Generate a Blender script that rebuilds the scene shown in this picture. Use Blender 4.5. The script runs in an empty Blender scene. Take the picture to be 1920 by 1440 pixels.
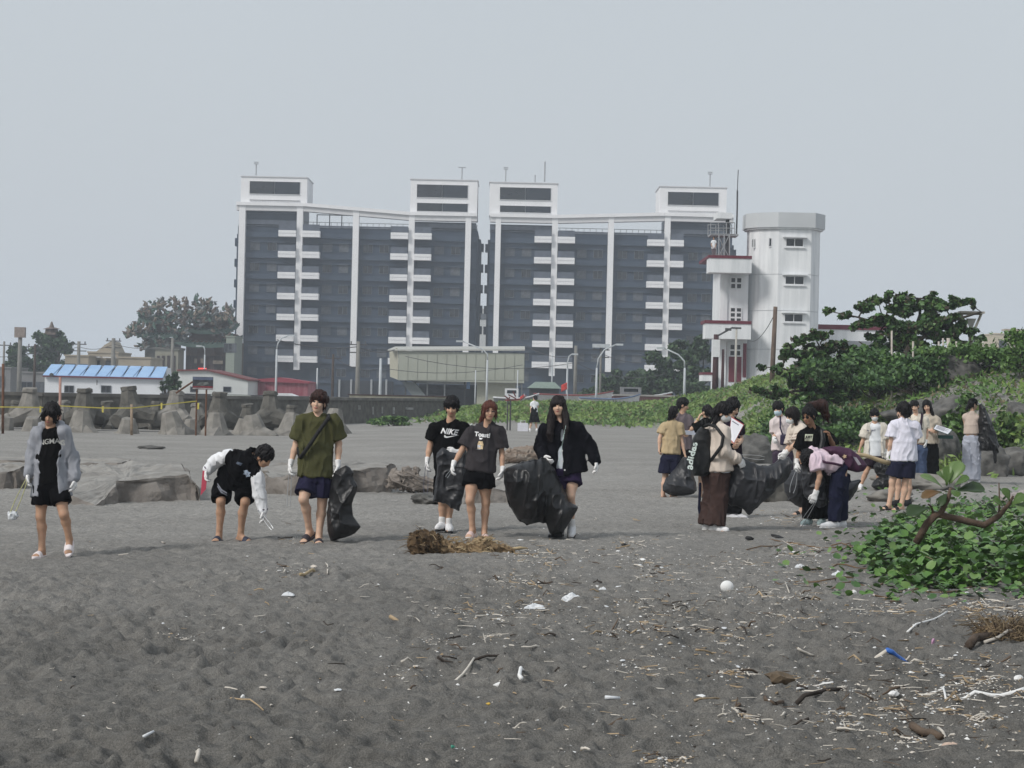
import bpy, math, random
import numpy as np
from mathutils import Vector, Matrix
from mathutils.bvhtree import BVHTree

random.seed(7); RNG = np.random.default_rng(11)
SC = bpy.context.scene
COL = SC.collection

# ------------------------------------------------------------------ camera, sky, sun, exposure
F = 3680.0                                  # focal length in pixels of the 1920-wide photograph
CAMZ = 1.66
ROLL, PITCH = math.radians(1.3), math.atan(17 / F)
RIGHT = np.array([math.cos(ROLL), 0, math.sin(ROLL)])
UP0 = np.array([-math.sin(ROLL), 0, math.cos(ROLL)])
FW0 = np.array([0, 1.0, 0])
FWD = FW0 * math.cos(PITCH) + UP0 * math.sin(PITCH)
UPV = UP0 * math.cos(PITCH) - FW0 * math.sin(PITCH)
CAM = np.array([0, 0, CAMZ])
cd = bpy.data.cameras.new('camera'); cam = bpy.data.objects.new('camera', cd); COL.objects.link(cam)
cd.sensor_width = 36; cd.lens = 36 * F / 1920; cd.clip_start = 0.1; cd.clip_end = 4000
cam.matrix_world = Matrix(((RIGHT[0], UPV[0], -FWD[0], 0), (RIGHT[1], UPV[1], -FWD[1], 0), (RIGHT[2], UPV[2], -FWD[2], CAMZ), (0, 0, 0, 1)))
SC.camera = cam
cd.dof.use_dof = False

SUN_EL, SUN_AZ = math.radians(40), math.radians(52)
world = bpy.data.worlds.new('World'); SC.world = world; world.use_nodes = True
wn, wl = world.node_tree.nodes, world.node_tree.links
bg = wn['Background']
sky = wn.new('ShaderNodeTexSky'); sky.sky_type = 'NISHITA'; sky.sun_disc = False
sky.sun_elevation = SUN_EL; sky.sun_rotation = math.radians(180) + SUN_AZ; sky.dust_density = 6; sky.air_density = 2
cloud = wn.new('ShaderNodeRGB'); cloud.outputs[0].default_value = (3.80, 4.12, 4.46, 1)      # the grey overcast deck (x 0.1)
# a little unevenness in the cloud deck
tc = wn.new('ShaderNodeTexCoord'); cn = wn.new('ShaderNodeTexNoise'); cn.inputs['Scale'].default_value = 2.2; cn.inputs['Detail'].default_value = 3
cm = wn.new('ShaderNodeMapRange'); cm.inputs[3].default_value = 0.95; cm.inputs[4].default_value = 1.05
cmul = wn.new('ShaderNodeVectorMath'); cmul.operation = 'SCALE'
wl.new(tc.outputs['Generated'], cn.inputs['Vector']); wl.new(cn.outputs['Fac'], cm.inputs[0])
wl.new(cloud.outputs[0], cmul.inputs[0]); wl.new(cm.outputs[0], cmul.inputs['Scale'])
mix = wn.new('ShaderNodeMix'); mix.data_type = 'RGBA'; mix.inputs['Factor'].default_value = 0.93
wl.new(sky.outputs[0], mix.inputs[6]); wl.new(cmul.outputs[0], mix.inputs[7]); wl.new(mix.outputs[2], bg.inputs['Color'])
bg.inputs['Strength'].default_value = 0.1
sd = bpy.data.lights.new('sun', 'SUN'); sd.energy = 1.5; sd.angle = math.radians(13); sd.color = (1, 0.97, 0.93)
sun = bpy.data.objects.new('sun', sd); COL.objects.link(sun)
# towards the sun: high, behind the camera to the left
sv = Vector((-math.sin(SUN_AZ) * math.cos(SUN_EL), -math.cos(SUN_AZ) * math.cos(SUN_EL), math.sin(SUN_EL)))
sun.rotation_euler = sv.to_track_quat('Z', 'Y').to_euler()
vs = SC.view_settings; SC.display_settings.display_device = 'sRGB'
vs.view_transform = 'Standard'; vs.look = 'None'; vs.gamma = 1; vs.exposure = 0.60; vs.use_curve_mapping = False
SC.cycles.volume_bounces = 1; SC.cycles.max_bounces = 6; SC.cycles.diffuse_bounces = 3; SC.cycles.transparent_max_bounces = 8
SC.cycles.use_denoising = True

# ------------------------------------------------------------------ placing helpers
def ray(px, py):
    d = FWD * F + RIGHT * (px - 960) - UPV * (py - 720)
    return d / d[1]
def P(px, py, D):
    """the point of the place seen at (px, py), D metres away"""
    return CAM + ray(px, py) * D

_LAT = RNG.random((24, 24, 24)).astype(np.float32)
def vnoise(X, Y, Z):
    """smooth value noise in 0..1, numpy"""
    xi, yi, zi = np.floor(X).astype(int), np.floor(Y).astype(int), np.floor(Z).astype(int)
    fx, fy, fz = X - xi, Y - yi, Z - zi
    fx = fx * fx * (3 - 2 * fx); fy = fy * fy * (3 - 2 * fy); fz = fz * fz * (3 - 2 * fz)
    xi %= 24; yi %= 24; zi %= 24
    x1, y1, z1 = (xi + 1) % 24, (yi + 1) % 24, (zi + 1) % 24
    L = _LAT
    a = L[xi, yi, zi] * (1 - fx) + L[x1, yi, zi] * fx; b = L[xi, y1, zi] * (1 - fx) + L[x1, y1, zi] * fx
    c = L[xi, yi, z1] * (1 - fx) + L[x1, yi, z1] * fx; d = L[xi, y1, z1] * (1 - fx) + L[x1, y1, z1] * fx
    return (a * (1 - fy) + b * fy) * (1 - fz) + (c * (1 - fy) + d * fy) * fz
def sstep(a, b, x):
    t = np.clip((x - a) / (b - a), 0, 1); return t * t * (3 - 2 * t)

def ground_z(x, y):
    """large shape of the beach (metres); the small relief is added on the mesh only"""
    x = np.asarray(x, dtype=float); y = np.asarray(y, dtype=float)
    z = 0.035 * np.clip(x, -6, 0) * sstep(60, 30, y) - 0.2 * sstep(-2, -9, x) * sstep(45, 60, y)
    z = z + 0.05 * np.sin(x * 0.35 + y * 0.13) * sstep(26, 34, y) * sstep(60, 45, y)
    # grassy bank on the right, rising away from the beach
    bank = sstep(7.4, 15.2, x) * sstep(42, 66, y) * (1 - .85 * sstep(95, 150, y))
    z = z + 3.2 * bank
    # low berm behind the beach
    z = z + 0.95 * sstep(100, 128, y) * sstep(-9, 3, x) * (1 - bank)
    # vine mound in the right foreground
    z = z + 0.22 * np.exp(-(((x - 5.6) / 2.0) ** 2 + ((y - 20.0) / 3.6) ** 2))
    z = z + 0.10 * sstep(1.0, 4.5, x) * sstep(22, 12, y) * sstep(4, 9, y)
    return z
def G(px, py, z=None):
    """where the sight line through a pixel meets the ground"""
    r = ray(px, py); D = 5.0
    if py > 885:                       # open flat beach: a few fixed-point steps are enough
        z = 0.0
        for _ in range(9): D = (z - CAMZ) / r[2]; z = float(ground_z(r[0] * D, D))
        q = CAM + r * D; q[2] = z; return q
    prev = D
    while D < 900:
        p = CAM + r * D
        if p[2] <= ground_z(p[0], p[1]):
            lo, hi = prev, D
            for _ in range(20):
                m = (lo + hi) / 2; q = CAM + r * m
                if q[2] <= ground_z(q[0], q[1]): hi = m
                else: lo = m
            q = CAM + r * hi; q[2] = float(ground_z(q[0], q[1])); return q
        prev = D; D *= 1.01
    return CAM + r * 300

def Gv(px, py):
    """the same for arrays on the open beach, relief included"""
    px, py = np.asarray(px, float), np.asarray(py, float); d = FWD[:, None] * F + RIGHT[:, None] * (px - 960) - UPV[:, None] * (py - 720); d = d / d[1]; z = np.zeros_like(px)
    for _ in range(9): D = (z - CAMZ) / d[2]; z = ground_z(d[0] * D, D)
    return np.stack([d[0] * D, D, z + relief(d[0] * D, D)], 1)

# ------------------------------------------------------------------ objects
def mk_mesh(name, V, Fc, mats=(), smooth=True, mi=None):
    """mesh from arrays; Fc: (n,3)/(n,4) array or list of faces"""
    me = bpy.data.meshes.new(name)
    V = np.asarray(V, dtype=np.float32)
    if isinstance(Fc, np.ndarray) and len(Fc):
        n, k = Fc.shape
        me.vertices.add(len(V)); me.vertices.foreach_set('co', V.ravel())
        me.loops.add(n * k); me.loops.foreach_set('vertex_index', Fc.astype(np.int32).ravel())
        me.polygons.add(n); me.polygons.foreach_set('loop_start', np.arange(0, n * k, k, dtype=np.int32))
        me.update(calc_edges=True)
    else:
        me.from_pydata([tuple(v) for v in V.tolist()], [], [tuple(f) for f in Fc])
    for m in mats: me.materials.append(m)
    if len(me.polygons):
        me.polygons.foreach_set('use_smooth', np.full(len(me.polygons), bool(smooth)))
        if mi is not None: me.polygons.foreach_set('material_index', np.asarray(mi, dtype=np.int32))
    me.validate(); me.update()
    return me
def tag(o, label=None, cat=None, group=None, kind=None):
    if label: o['label'] = label
    if cat: o['category'] = cat
    if group: o['group'] = group
    if kind: o['kind'] = kind
    return o
def link(name, data, parent=None, loc=None):
    o = bpy.data.objects.new(name, data); COL.objects.link(o)
    if parent is not None: o.parent = parent
    if loc is not None: o.location = [float(v) for v in loc]
    return o
def empty(name, loc, rz=0):
    o = link(name, None, None, loc); o.rotation_euler[2] = rz; o.empty_display_size = 0.2; return o

class MB:
    """collects boxes, bars, tubes and prisms in one mesh"""
    def __init__(s): s.V = []; s.F = []; s.M = []; s.m = 0
    def add(s, V, Fc):
        n = len(s.V); s.V += [tuple(float(c) for c in v) for v in V]; s.F += [tuple(i + n for i in f) for f in Fc]; s.M += [s.m] * len(Fc); return s
    def box(s, x0, y0, z0, x1, y1, z1):
        return s.add([(x0, y0, z0), (x1, y0, z0), (x1, y1, z0), (x0, y1, z0), (x0, y0, z1), (x1, y0, z1), (x1, y1, z1), (x0, y1, z1)],
                     [(0, 3, 2, 1), (4, 5, 6, 7), (0, 1, 5, 4), (1, 2, 6, 5), (2, 3, 7, 6), (3, 0, 4, 7)])
    def tube(s, pts, radii, n=8, cap=True):
        pts = [np.asarray(p, float) for p in pts]
        if not hasattr(radii, '__len__'): radii = [radii] * len(pts)
        V = []; Fc = []
        ref = None
        for i, p in enumerate(pts):
            d = pts[min(i + 1, len(pts) - 1)] - pts[max(i - 1, 0)]; d = d / (np.linalg.norm(d) + 1e-9)
            if ref is None or abs(np.dot(ref, d)) > 0.95: ref = np.array([1.0, 0, 0]) if abs(d[0]) < 0.8 else np.array([0, 1.0, 0])
            u = np.cross(d, ref); u /= np.linalg.norm(u); v = np.cross(d, u)
            for k in range(n):
                a = 2 * math.pi * k / n; V.append(p + radii[i] * (math.cos(a) * u + math.sin(a) * v))
        for i in range(len(pts) - 1):
            for k in range(n):
                k2 = (k + 1) % n; Fc.append((i * n + k, i * n + k2, (i + 1) * n + k2, (i + 1) * n + k))
        if cap: Fc.append(tuple(range(n))[::-1]); Fc.append(tuple((len(pts) - 1) * n + k for k in range(n)))
        return s.add(V, Fc)
    def prism(s, poly, y0, y1):
        """polygon in (x,z) extruded along y"""
        n = len(poly); V = [(p[0], y0, p[1]) for p in poly] + [(p[0], y1, p[1]) for p in poly]
        return s.add(V, [tuple(range(n)), tuple(range(2 * n - 1, n - 1, -1))] + [(i, i + n, (i + 1) % n + n, (i + 1) % n) for i in range(n)])
    def zprism(s, poly, z0, z1):
        n = len(poly); V = [(p[0], p[1], z0) for p in poly] + [(p[0], p[1], z1) for p in poly]
        return s.add(V, [tuple(range(n))[::-1], tuple(range(n, 2 * n))] + [(i, (i + 1) % n, (i + 1) % n + n, i + n) for i in range(n)])
    def mesh(s, name, mats, smooth=False):
        if not isinstance(mats, (list, tuple)): mats = [mats]
        return mk_mesh(name, s.V, s.F, mats, smooth, s.M)
    def build(s, name, mats, parent=None, smooth=False, loc=None, origin=None):
        """origin: move vertices so that the object's own origin sits there"""
        if origin is not None:
            s.V = [(v[0] - origin[0], v[1] - origin[1], v[2] - origin[2]) for v in s.V]; loc = origin
        return link(name, s.mesh(name, mats, smooth), parent, loc)

# ------------------------------------------------------------------ materials
MATS = {}
def mat(name, col, rough=0.8, var=0.15, scale=6.0, bump=0.0, bscale=40.0, metallic=0.0, col2=None, spec=0.3, stretch=None, sss=0.0, detail=4, emit=None):
    """Principled material: base colour wandering between two tones, optional fine relief"""
    if name in MATS: return MATS[name]
    m = bpy.data.materials.new(name); m.use_nodes = True; n, l = m.node_tree.nodes, m.node_tree.links
    b = n['Principled BSDF']; b.inputs['Roughness'].default_value = rough; b.inputs['Metallic'].default_value = metallic
    b.inputs['Specular IOR Level'].default_value = spec
    t = n.new('ShaderNodeTexCoord'); src = t.outputs['Object']
    if stretch:
        mp = n.new('ShaderNodeMapping'); mp.inputs['Scale'].default_value = stretch; l.new(src, mp.inputs[0]); src = mp.outputs[0]
    if var or col2:
        nz = n.new('ShaderNodeTexNoise'); nz.inputs['Scale'].default_value = scale; nz.inputs['Detail'].default_value = detail; l.new(src, nz.inputs['Vector'])
        r = n.new('ShaderNodeValToRGB'); r.color_ramp.elements[0].position = 0.3; r.color_ramp.elements[1].position = 0.7
        c2 = col2 or tuple(min(1, c * (1 + var)) for c in col); c1 = col if col2 else tuple(c * (1 - var) for c in col)
        r.color_ramp.elements[0].color = (*c1, 1); r.color_ramp.elements[1].color = (*c2, 1)
        l.new(nz.outputs['Fac'], r.inputs[0]); l.new(r.outputs[0], b.inputs['Base Color'])
    else: b.inputs['Base Color'].default_value = (*col, 1)
    if bump:
        bn = n.new('ShaderNodeTexNoise'); bn.inputs['Scale'].default_value = bscale; bn.inputs['Detail'].default_value = 5; l.new(src, bn.inputs['Vector'])
        bp = n.new('ShaderNodeBump'); bp.inputs['Strength'].default_value = bump; bp.inputs['Distance'].default_value = 0.02
        l.new(bn.outputs['Fac'], bp.inputs['Height']); l.new(bp.outputs[0], b.inputs['Normal'])
    if sss: b.inputs['Subsurface Weight'].default_value = sss; b.inputs['Subsurface Scale'].default_value = 0.01
    if emit: b.inputs['Emission Color'].default_value = (*emit[:3], 1); b.inputs['Emission Strength'].default_value = emit[3]
    MATS[name] = m; return m
def cloth(name, col, var=0.10): return mat('cloth_' + name, col, 0.9, var, 7, 0.10, 220, spec=0.12 if max(col) > .03 else .05)
# ------------------------------------------------------------------ the beach and the land
def pits(x, y, cell, seed, rmin, rmax):
    """trodden hollows: one jittered dent per cell, with a pushed-up rim"""
    cx, cy = np.floor(x / cell).astype(int), np.floor(y / cell).astype(int); z = np.zeros_like(x)
    h = lambda a, b, k: (np.sin(a * 127.1 + b * 311.7 + k * 74.7 + seed * 19.3) * 43758.5453) % 1.0
    for i in (-1, 0, 1):
        for j in (-1, 0, 1):
            a, b = cx + i, cy + j; px, py = (a + h(a, b, 1)) * cell, (b + h(a, b, 2)) * cell; r = cell * (rmin + (rmax - rmin) * h(a, b, 3)); t = h(a, b, 4) * 3.14
            dx, dy = x - px, y - py; u = (dx * np.cos(t) + dy * np.sin(t)) / r; v = (-dx * np.sin(t) + dy * np.cos(t)) / (r * .62); q = u * u + v * v
            z = z - r * (.10 + .26 * h(a, b, 5)) * (np.exp(-q * 1.6) - .42 * np.exp(-(np.sqrt(q + 1e-6) - 1.35) ** 2 * 7))
    return z
def relief(x, y):
    """footprints and wind ripples in the sand (metres)"""
    x = np.asarray(x, float); y = np.asarray(y, float); d = np.hypot(x, y)
    wx = x + .12 * (vnoise(x * 3, y * 3, 0 * x + 6) - .5); wy = y + .12 * (vnoise(x * 3 + 7, y * 3, 0 * x + 8) - .5)
    a1 = vnoise(x * 1.3, y * 1.1, 0 * x + 1.5); a3 = vnoise(x * 8.5, y * 7.5 + 2, 0 * x + 7.7); a4 = vnoise(x * 19, y * 17 + 2, 0 * x + 9.7)
    nr = .05 * (a1 - .5) + .50 * pits(wx, wy, .42, 1, .30, .62) + .85 * pits(wx + .2, wy + .1, .22, 2, .28, .6) + .95 * pits(wx + .4, wy + .3, .125, 3, .3, .6) + .035 * (np.abs(a3 * 2 - 1) - .5) + .016 * (a4 - .5)
    wob = vnoise(x * .8 + 9, y * .8, 0 * x + 2.2)
    z = 1.5 * nr * (.36 + .64 * sstep(26, 12, d)) * sstep(2, 6, d) * (0.65 + .7 * wob) * (1 - .5 * sstep(1.5, 4.5, x) * sstep(26, 18, y))
    z = z * sstep(75, 35, d)
    z = z + .35 * (vnoise(x * .35, y * .35, 0 * x + 3) - .5) * sstep(6, 12, x) * sstep(42, 60, y) + .25 * (vnoise(x * .9, y * .9, 0 * x + 5) - .5) * sstep(7, 12, x) * sstep(42, 60, y)
    return z
fine = np.arange(-.34, .3401, .0021); g = [.34 * 1.16 ** i for i in range(1, 18)]
us = np.concatenate([-np.array(g)[::-1], fine, np.array(g)])
Ds = [1.5]
while Ds[-1] < 1800: Ds.append(Ds[-1] * (1.0034 if 7 < Ds[-1] < 36 else 1.009 if 36 <= Ds[-1] < 90 else 1.03))
Ds = np.array(Ds)
YY = np.repeat(Ds[None, :], len(us), 0); XX = us[:, None] * YY; XX = np.clip(XX, -1500, 1500)
ZZ = ground_z(XX, YY) + relief(XX, YY)
V = np.stack([XX, YY, ZZ], -1).reshape(-1, 3); I = np.arange(len(V)).reshape(XX.shape)
Q = np.stack([I[:-1, :-1], I[1:, :-1], I[1:, 1:], I[:-1, 1:]], -1).reshape(-1, 4)
def sand_mat():
    m = bpy.data.materials.new('dark_volcanic_sand'); m.use_nodes = True; n, l = m.node_tree.nodes, m.node_tree.links; b = n['Principled BSDF']
    b.inputs['Roughness'].default_value = .95; b.inputs['Specular IOR Level'].default_value = .12
    t = n.new('ShaderNodeTexCoord'); sx = n.new('ShaderNodeSeparateXYZ'); l.new(t.outputs['Object'], sx.inputs[0])
    def noise(sc, det=4, rough=.6):
        z = n.new('ShaderNodeTexNoise'); z.inputs['Scale'].default_value = sc; z.inputs['Detail'].default_value = det; z.inputs['Roughness'].default_value = rough; l.new(t.outputs['Object'], z.inputs['Vector']); return z.outputs['Fac']
    def ramp(src, p0, c0, p1, c1):
        r = n.new('ShaderNodeValToRGB'); e = r.color_ramp.elements; e[0].position, e[1].position = p0, p1; e[0].color, e[1].color = (*c0, 1), (*c1, 1); l.new(src, r.inputs[0]); return r.outputs[0]
    def mixc(f, a, c, mode='MIX'):
        x = n.new('ShaderNodeMix'); x.data_type = 'RGBA'; x.blend_type = mode
        if hasattr(f, 'links'): l.new(f, x.inputs['Factor'])
        else: x.inputs['Factor'].default_value = f
        l.new(a, x.inputs[6])
        if hasattr(c, 'links'): l.new(c, x.inputs[7])
        else: x.inputs[7].default_value = (*c, 1)
        return x.outputs[2]
    near_shaded = ramp(noise(.55, 5), .35, (.092, .089, .083), .68, (.124, .120, .112))  # near tone, darkened: shade of the trodden slopes put into the colour
    dry = ramp(noise(.35, 5), .35, (.245, .238, .226), .7, (.31, .302, .288))  # far tone, lighter: drier sand without that painted slope shade
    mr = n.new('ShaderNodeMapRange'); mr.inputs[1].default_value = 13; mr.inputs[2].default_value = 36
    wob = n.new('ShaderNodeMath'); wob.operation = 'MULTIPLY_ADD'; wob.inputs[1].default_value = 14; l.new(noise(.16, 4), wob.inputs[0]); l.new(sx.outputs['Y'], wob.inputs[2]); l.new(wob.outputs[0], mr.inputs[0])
    c = mixc(mr.outputs[0], near_shaded, dry)
    grain = ramp(noise(120, 2, .8), .25, (.45, .45, .45), .75, (1.58, 1.56, 1.53)); c = mixc(.85, c, grain, 'MULTIPLY')
    g2 = ramp(noise(14, 4, .7), .3, (.74, .74, .74), .7, (1.24, 1.24, 1.23)); c = mixc(1.0, c, g2, 'MULTIPLY')
    # scattered shell grit
    vo = n.new('ShaderNodeTexVoronoi'); vo.inputs['Scale'].default_value = 22; l.new(t.outputs['Object'], vo.inputs['Vector'])
    mth = n.new('ShaderNodeMath'); mth.operation = 'LESS_THAN'; mth.inputs[1].default_value = .075; l.new(vo.outputs['Distance'], mth.inputs[0])
    pm = n.new('ShaderNodeMath'); pm.operation = 'GREATER_THAN'; pm.inputs[1].default_value = .60; l.new(noise(.7, 5), pm.inputs[0])
    mm = n.new('ShaderNodeMath'); mm.operation = 'MULTIPLY'; l.new(mth.outputs[0], mm.inputs[0]); l.new(pm.outputs[0], mm.inputs[1])
    c = mixc(mm.outputs[0], c, (.45, .43, .39))
    # soil under the plants of the bank
    l.new(c, b.inputs['Base Color'])
    bn = n.new('ShaderNodeBump'); bn.inputs['Strength'].default_value = .9; bn.inputs['Distance'].default_value = .022
    hs = n.new('ShaderNodeMath'); hs.operation = 'MULTIPLY_ADD'; hs.inputs[1].default_value = .35; l.new(noise(90, 3, .7), hs.inputs[0]); l.new(noise(26, 5, .6), hs.inputs[2]); l.new(hs.outputs[0], bn.inputs['Height']); l.new(bn.outputs[0], b.inputs['Normal'])
    return m
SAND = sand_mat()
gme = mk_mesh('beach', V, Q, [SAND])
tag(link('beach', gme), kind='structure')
# exact ground height, relief included
def gz(x, y): return float(ground_z(x, y) + relief(np.array([x]), np.array([y]))[0])
def Gs(px, py):
    q = G(px, py); q[2] = gz(q[0], q[1]); return q

# ------------------------------------------------------------------ foliage and rocks helpers
def leaf_cloud(name, centres, radii, n, size, mats, parent=None, loc=None, flat=.0, up=.3, seed=0, shape='leaf', squash=None, shell=.55, origin=None, kind=None):
    """leaf-sized faces through blobs; several tones of one plant"""
    r = np.random.default_rng(seed); C = np.asarray(centres, float); R = np.asarray(radii, float)
    if R.ndim == 1: R = np.repeat(R[:, None], 3, 1)
    w = (R[:, 0] * R[:, 1] * R[:, 2]) ** (2 / 3); pick = r.choice(len(C), n, p=w / w.sum())
    d = r.normal(size=(n, 3)); d /= np.linalg.norm(d, axis=1)[:, None]
    rad = shell + (1 - shell) * r.random(n) ** .7; rad *= .75 + .5 * r.random(n)
    p = C[pick] + d * R[pick] * rad[:, None]
    t = r.normal(size=(n, 3)); t[:, 2] = t[:, 2] * (1 - flat) - .1; t /= np.linalg.norm(t, axis=1)[:, None]
    nn = r.normal(size=(n, 3)) * .8 + d * .5 + np.array([0, 0, up]); b = np.cross(t, nn); b /= np.linalg.norm(b, axis=1)[:, None] + 1e-9
    s = size * (.6 + .8 * r.random(n))[:, None]
    hb = b * s * .38; nrm_ = np.cross(b, t)
    V = np.stack([p - t * s * .5, p + hb - t * s * .05 + nrm_ * s * .06, p + t * s * .5, p - hb - t * s * .05 + nrm_ * s * .06], 1).reshape(-1, 3)
    if origin is not None: V = V - np.asarray(origin); loc = origin
    Fq = np.arange(n * 4).reshape(-1, 4)
    o = link(name, mk_mesh(name, V, Fq, mats, False, r.integers(0, len(mats), n)), parent, loc)
    if kind: o['kind'] = kind
    return o
def leafmat(name, col, col2=None, rough=.5):
    m = mat(name, col, rough, .3, 3.0, spec=.35, col2=col2); b = m.node_tree.nodes['Principled BSDF']
    return m
def limb(mb, a, b, ra, rb, n=6, wob=.06, seed=0):
    r = np.random.default_rng(seed); a, b = np.asarray(a, float), np.asarray(b, float); L = np.linalg.norm(b - a)
    pts = [lerp_(a, b, t) + r.normal(size=3) * wob * L * (0 if t in (0, 1) else 1) for t in np.linspace(0, 1, 5)]
    mb.tube(pts, [ra + (rb - ra) * t for t in np.linspace(0, 1, 5)], n); return mb
def lerp_(a, b, t): return np.asarray(a, float) * (1 - t) + np.asarray(b, float) * t
import bmesh
def rock(name, c, r, m, seed=0, sub=4, rough=.18, cuts=5, label=None, cat='rock', group=None, sink=.25, parent=None, flat_top=None):
    """a boulder: ball cut by planes and roughened, sunk into the ground"""
    rn = np.random.default_rng(seed); bm = bmesh.new(); bmesh.ops.create_icosphere(bm, subdivisions=sub, radius=1)
    V = np.array([v.co[:] for v in bm.verts]); Fc = [tuple(v.index for v in f.verts) for f in bm.faces]; bm.free()
    for _ in range(cuts):
        d = nrm_(rn.normal(size=3)); h = .55 + .3 * rn.random(); e = np.maximum(V @ d - h, 0); V = V - e[:, None] * d * .92
    if flat_top: e = np.maximum(V[:, 2] - flat_top, 0); V[:, 2] -= e * .95
    nz = vnoise(V[:, 0] * 2.2 + seed, V[:, 1] * 2.2, V[:, 2] * 2.2) - .5; nz2 = vnoise(V[:, 0] * 6 + seed, V[:, 1] * 6, V[:, 2] * 6) - .5
    nz3 = vnoise(V[:, 0] * 14 + seed, V[:, 1] * 14, V[:, 2] * 14) - .5; V = V * (1 + nz * rough * 1.6 + nz2 * rough * .7 + nz3 * rough * .35)[:, None] * np.asarray(r); V[:, 2] += r[2] * (1 - sink * 2)
    o = link(name, mk_mesh(name, V, np.array(Fc), [m], True), parent, c)
    return tag(o, label, cat, group) if label else o
def nrm_(v): return np.asarray(v, float) / (np.linalg.norm(v) + 1e-12)
CONC = mat('weathered_concrete', (.16, .152, .138), .95, .22, 3, .8, 16, col2=(.28, .265, .24), detail=6)
CONC_D = mat('dark_wet_concrete', (.075, .072, .064), .95, .3, 3, .8, 16, col2=(.155, .148, .132), detail=6)
ROCK = mat('grey_boulder', (.05, .05, .048), .95, .3, 4, .9, 14, col2=(.17, .165, .155), detail=6)

# ------------------------------------------------------------------ concrete tetrapods along the seawall
def tetrapod_mesh(seed, L=1.0, r0=.52, r1=.27, capped=True):
    mb = MB(); a = math.acos(-1 / 3)
    dirs = [np.array([0, 0, 1.0])] + [np.array([math.sin(a) * math.cos(t), math.sin(a) * math.sin(t), math.cos(a)]) for t in (.3, .3 + 2 * math.pi / 3, .3 + 4 * math.pi / 3)]
    rn = np.random.default_rng(seed)
    for d in dirs:
        if capped: mb.tube([d * -.05, d * L * .82, d * L * .84, d * L * .98, d * L], [r0, r1 * 1.02, r1 * 1.16, r1 * 1.14, r1 * .98], 8)
        else: mb.tube([d * -.05, d * L * .94, d * L], [r0, r1, r1 * .88], 8)
    bm = bmesh.new()
    mb.V = [tuple(np.array(v) + rn.normal(size=3) * .016) for v in mb.V]
    return mb
TET = [tetrapod_mesh(i, capped=True).mesh('tetrapod', [CONC_D, CONC][i % 2:i % 2 + 1]) for i in range(3)] + [tetrapod_mesh(9 + i, r0=.66, r1=.33, capped=False).mesh('tetrapod', [CONC]) for i in range(3)]
def tetra(px, py_top, D, size, rot, kind, label, seed=0):
    top = P(px, py_top, D); o = link('tetrapod', TET[kind]); o.location = [top[0], D, top[2] - size]; o.scale = (size,) * 3; o.rotation_euler = rot
    return tag(o, label, 'tetrapod', 'concrete tetrapods in front of the seawall')
for i, (px, py, D) in enumerate([(-30, 729, 78), (56, 727, 78), (160, 728, 78), (247, 725, 78), (329, 733, 79), (412, 735, 80), (508, 734, 81), (590, 743, 83)]):
    tetra(px, py, D, 1.0, (.09 * math.sin(i * 2.7), .10 * math.cos(i * 4.1), i * 1.3), i % 3, 'tall upright tetrapod with a flat cap ' + ('cut by the left edge', 'left of the slanted pinkish post', 'below the left window of the white house', 'below the right window of the white house', 'at the foot of the leaning brace pole', 'just right of the billboard', 'in front of the red shed', 'behind the olive shirt')[i], i)
for i, (px, py, D) in enumerate([(29, 752, 81), (122, 751, 81), (202, 752, 81), (292, 753, 82), (372, 756, 83), (465, 757, 84), (545, 760, 85)]):
    tetra(px, py, D, .85, (0, .1, i * 2.1 + .4), i % 3, 'short tetrapod wedged low ' + ('at the far left', 'behind the grey jacket', 'between the two windows of the white house', 'left of the brace pole', 'behind the billboard posts', 'between the billboard and the red shed', 'left of the olive shirt')[i], i)
for i, (px, py, D, sx, lb) in enumerate([(0, 784, 75, 1.0, 'cut by the left edge'), (62, 786, 74.5, .9, 'behind the grey jacket'), (153, 775, 74.5, .95, 'below the left window of the white house'), (240, 788, 74, .85, 'at the short bamboo tape post'), (328, 776, 74.5, 1.0, 'left of the billboard posts'), (405, 780, 75, 1.0, 'just right of the billboard posts'), (360, 789, 76, .75, 'between the two billboard posts'), (480, 782, 76, .95, 'under the low warehouse and red shed'), (545, 780, 77, 1.0, 'close left of the olive shirt'), (455, 789, 76.5, .75, 'lowest right of the billboard'), (625, 770, 80, .9, 'close right of the olive shirt')]):
    top = P(px, py, D); o = link('tetrapod', TET[3 + i % 3]); o.scale = (.95 * sx,) * 3; o.rotation_euler = (.18 * math.sin(i * 3.1), .25 * math.cos(i * 2.3), i * 1.7); o.location = [top[0], D, top[2] - .84 * sx]
    tag(o, 'pale half buried tetrapod ' + lb, 'tetrapod', 'concrete tetrapods in front of the seawall')

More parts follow.
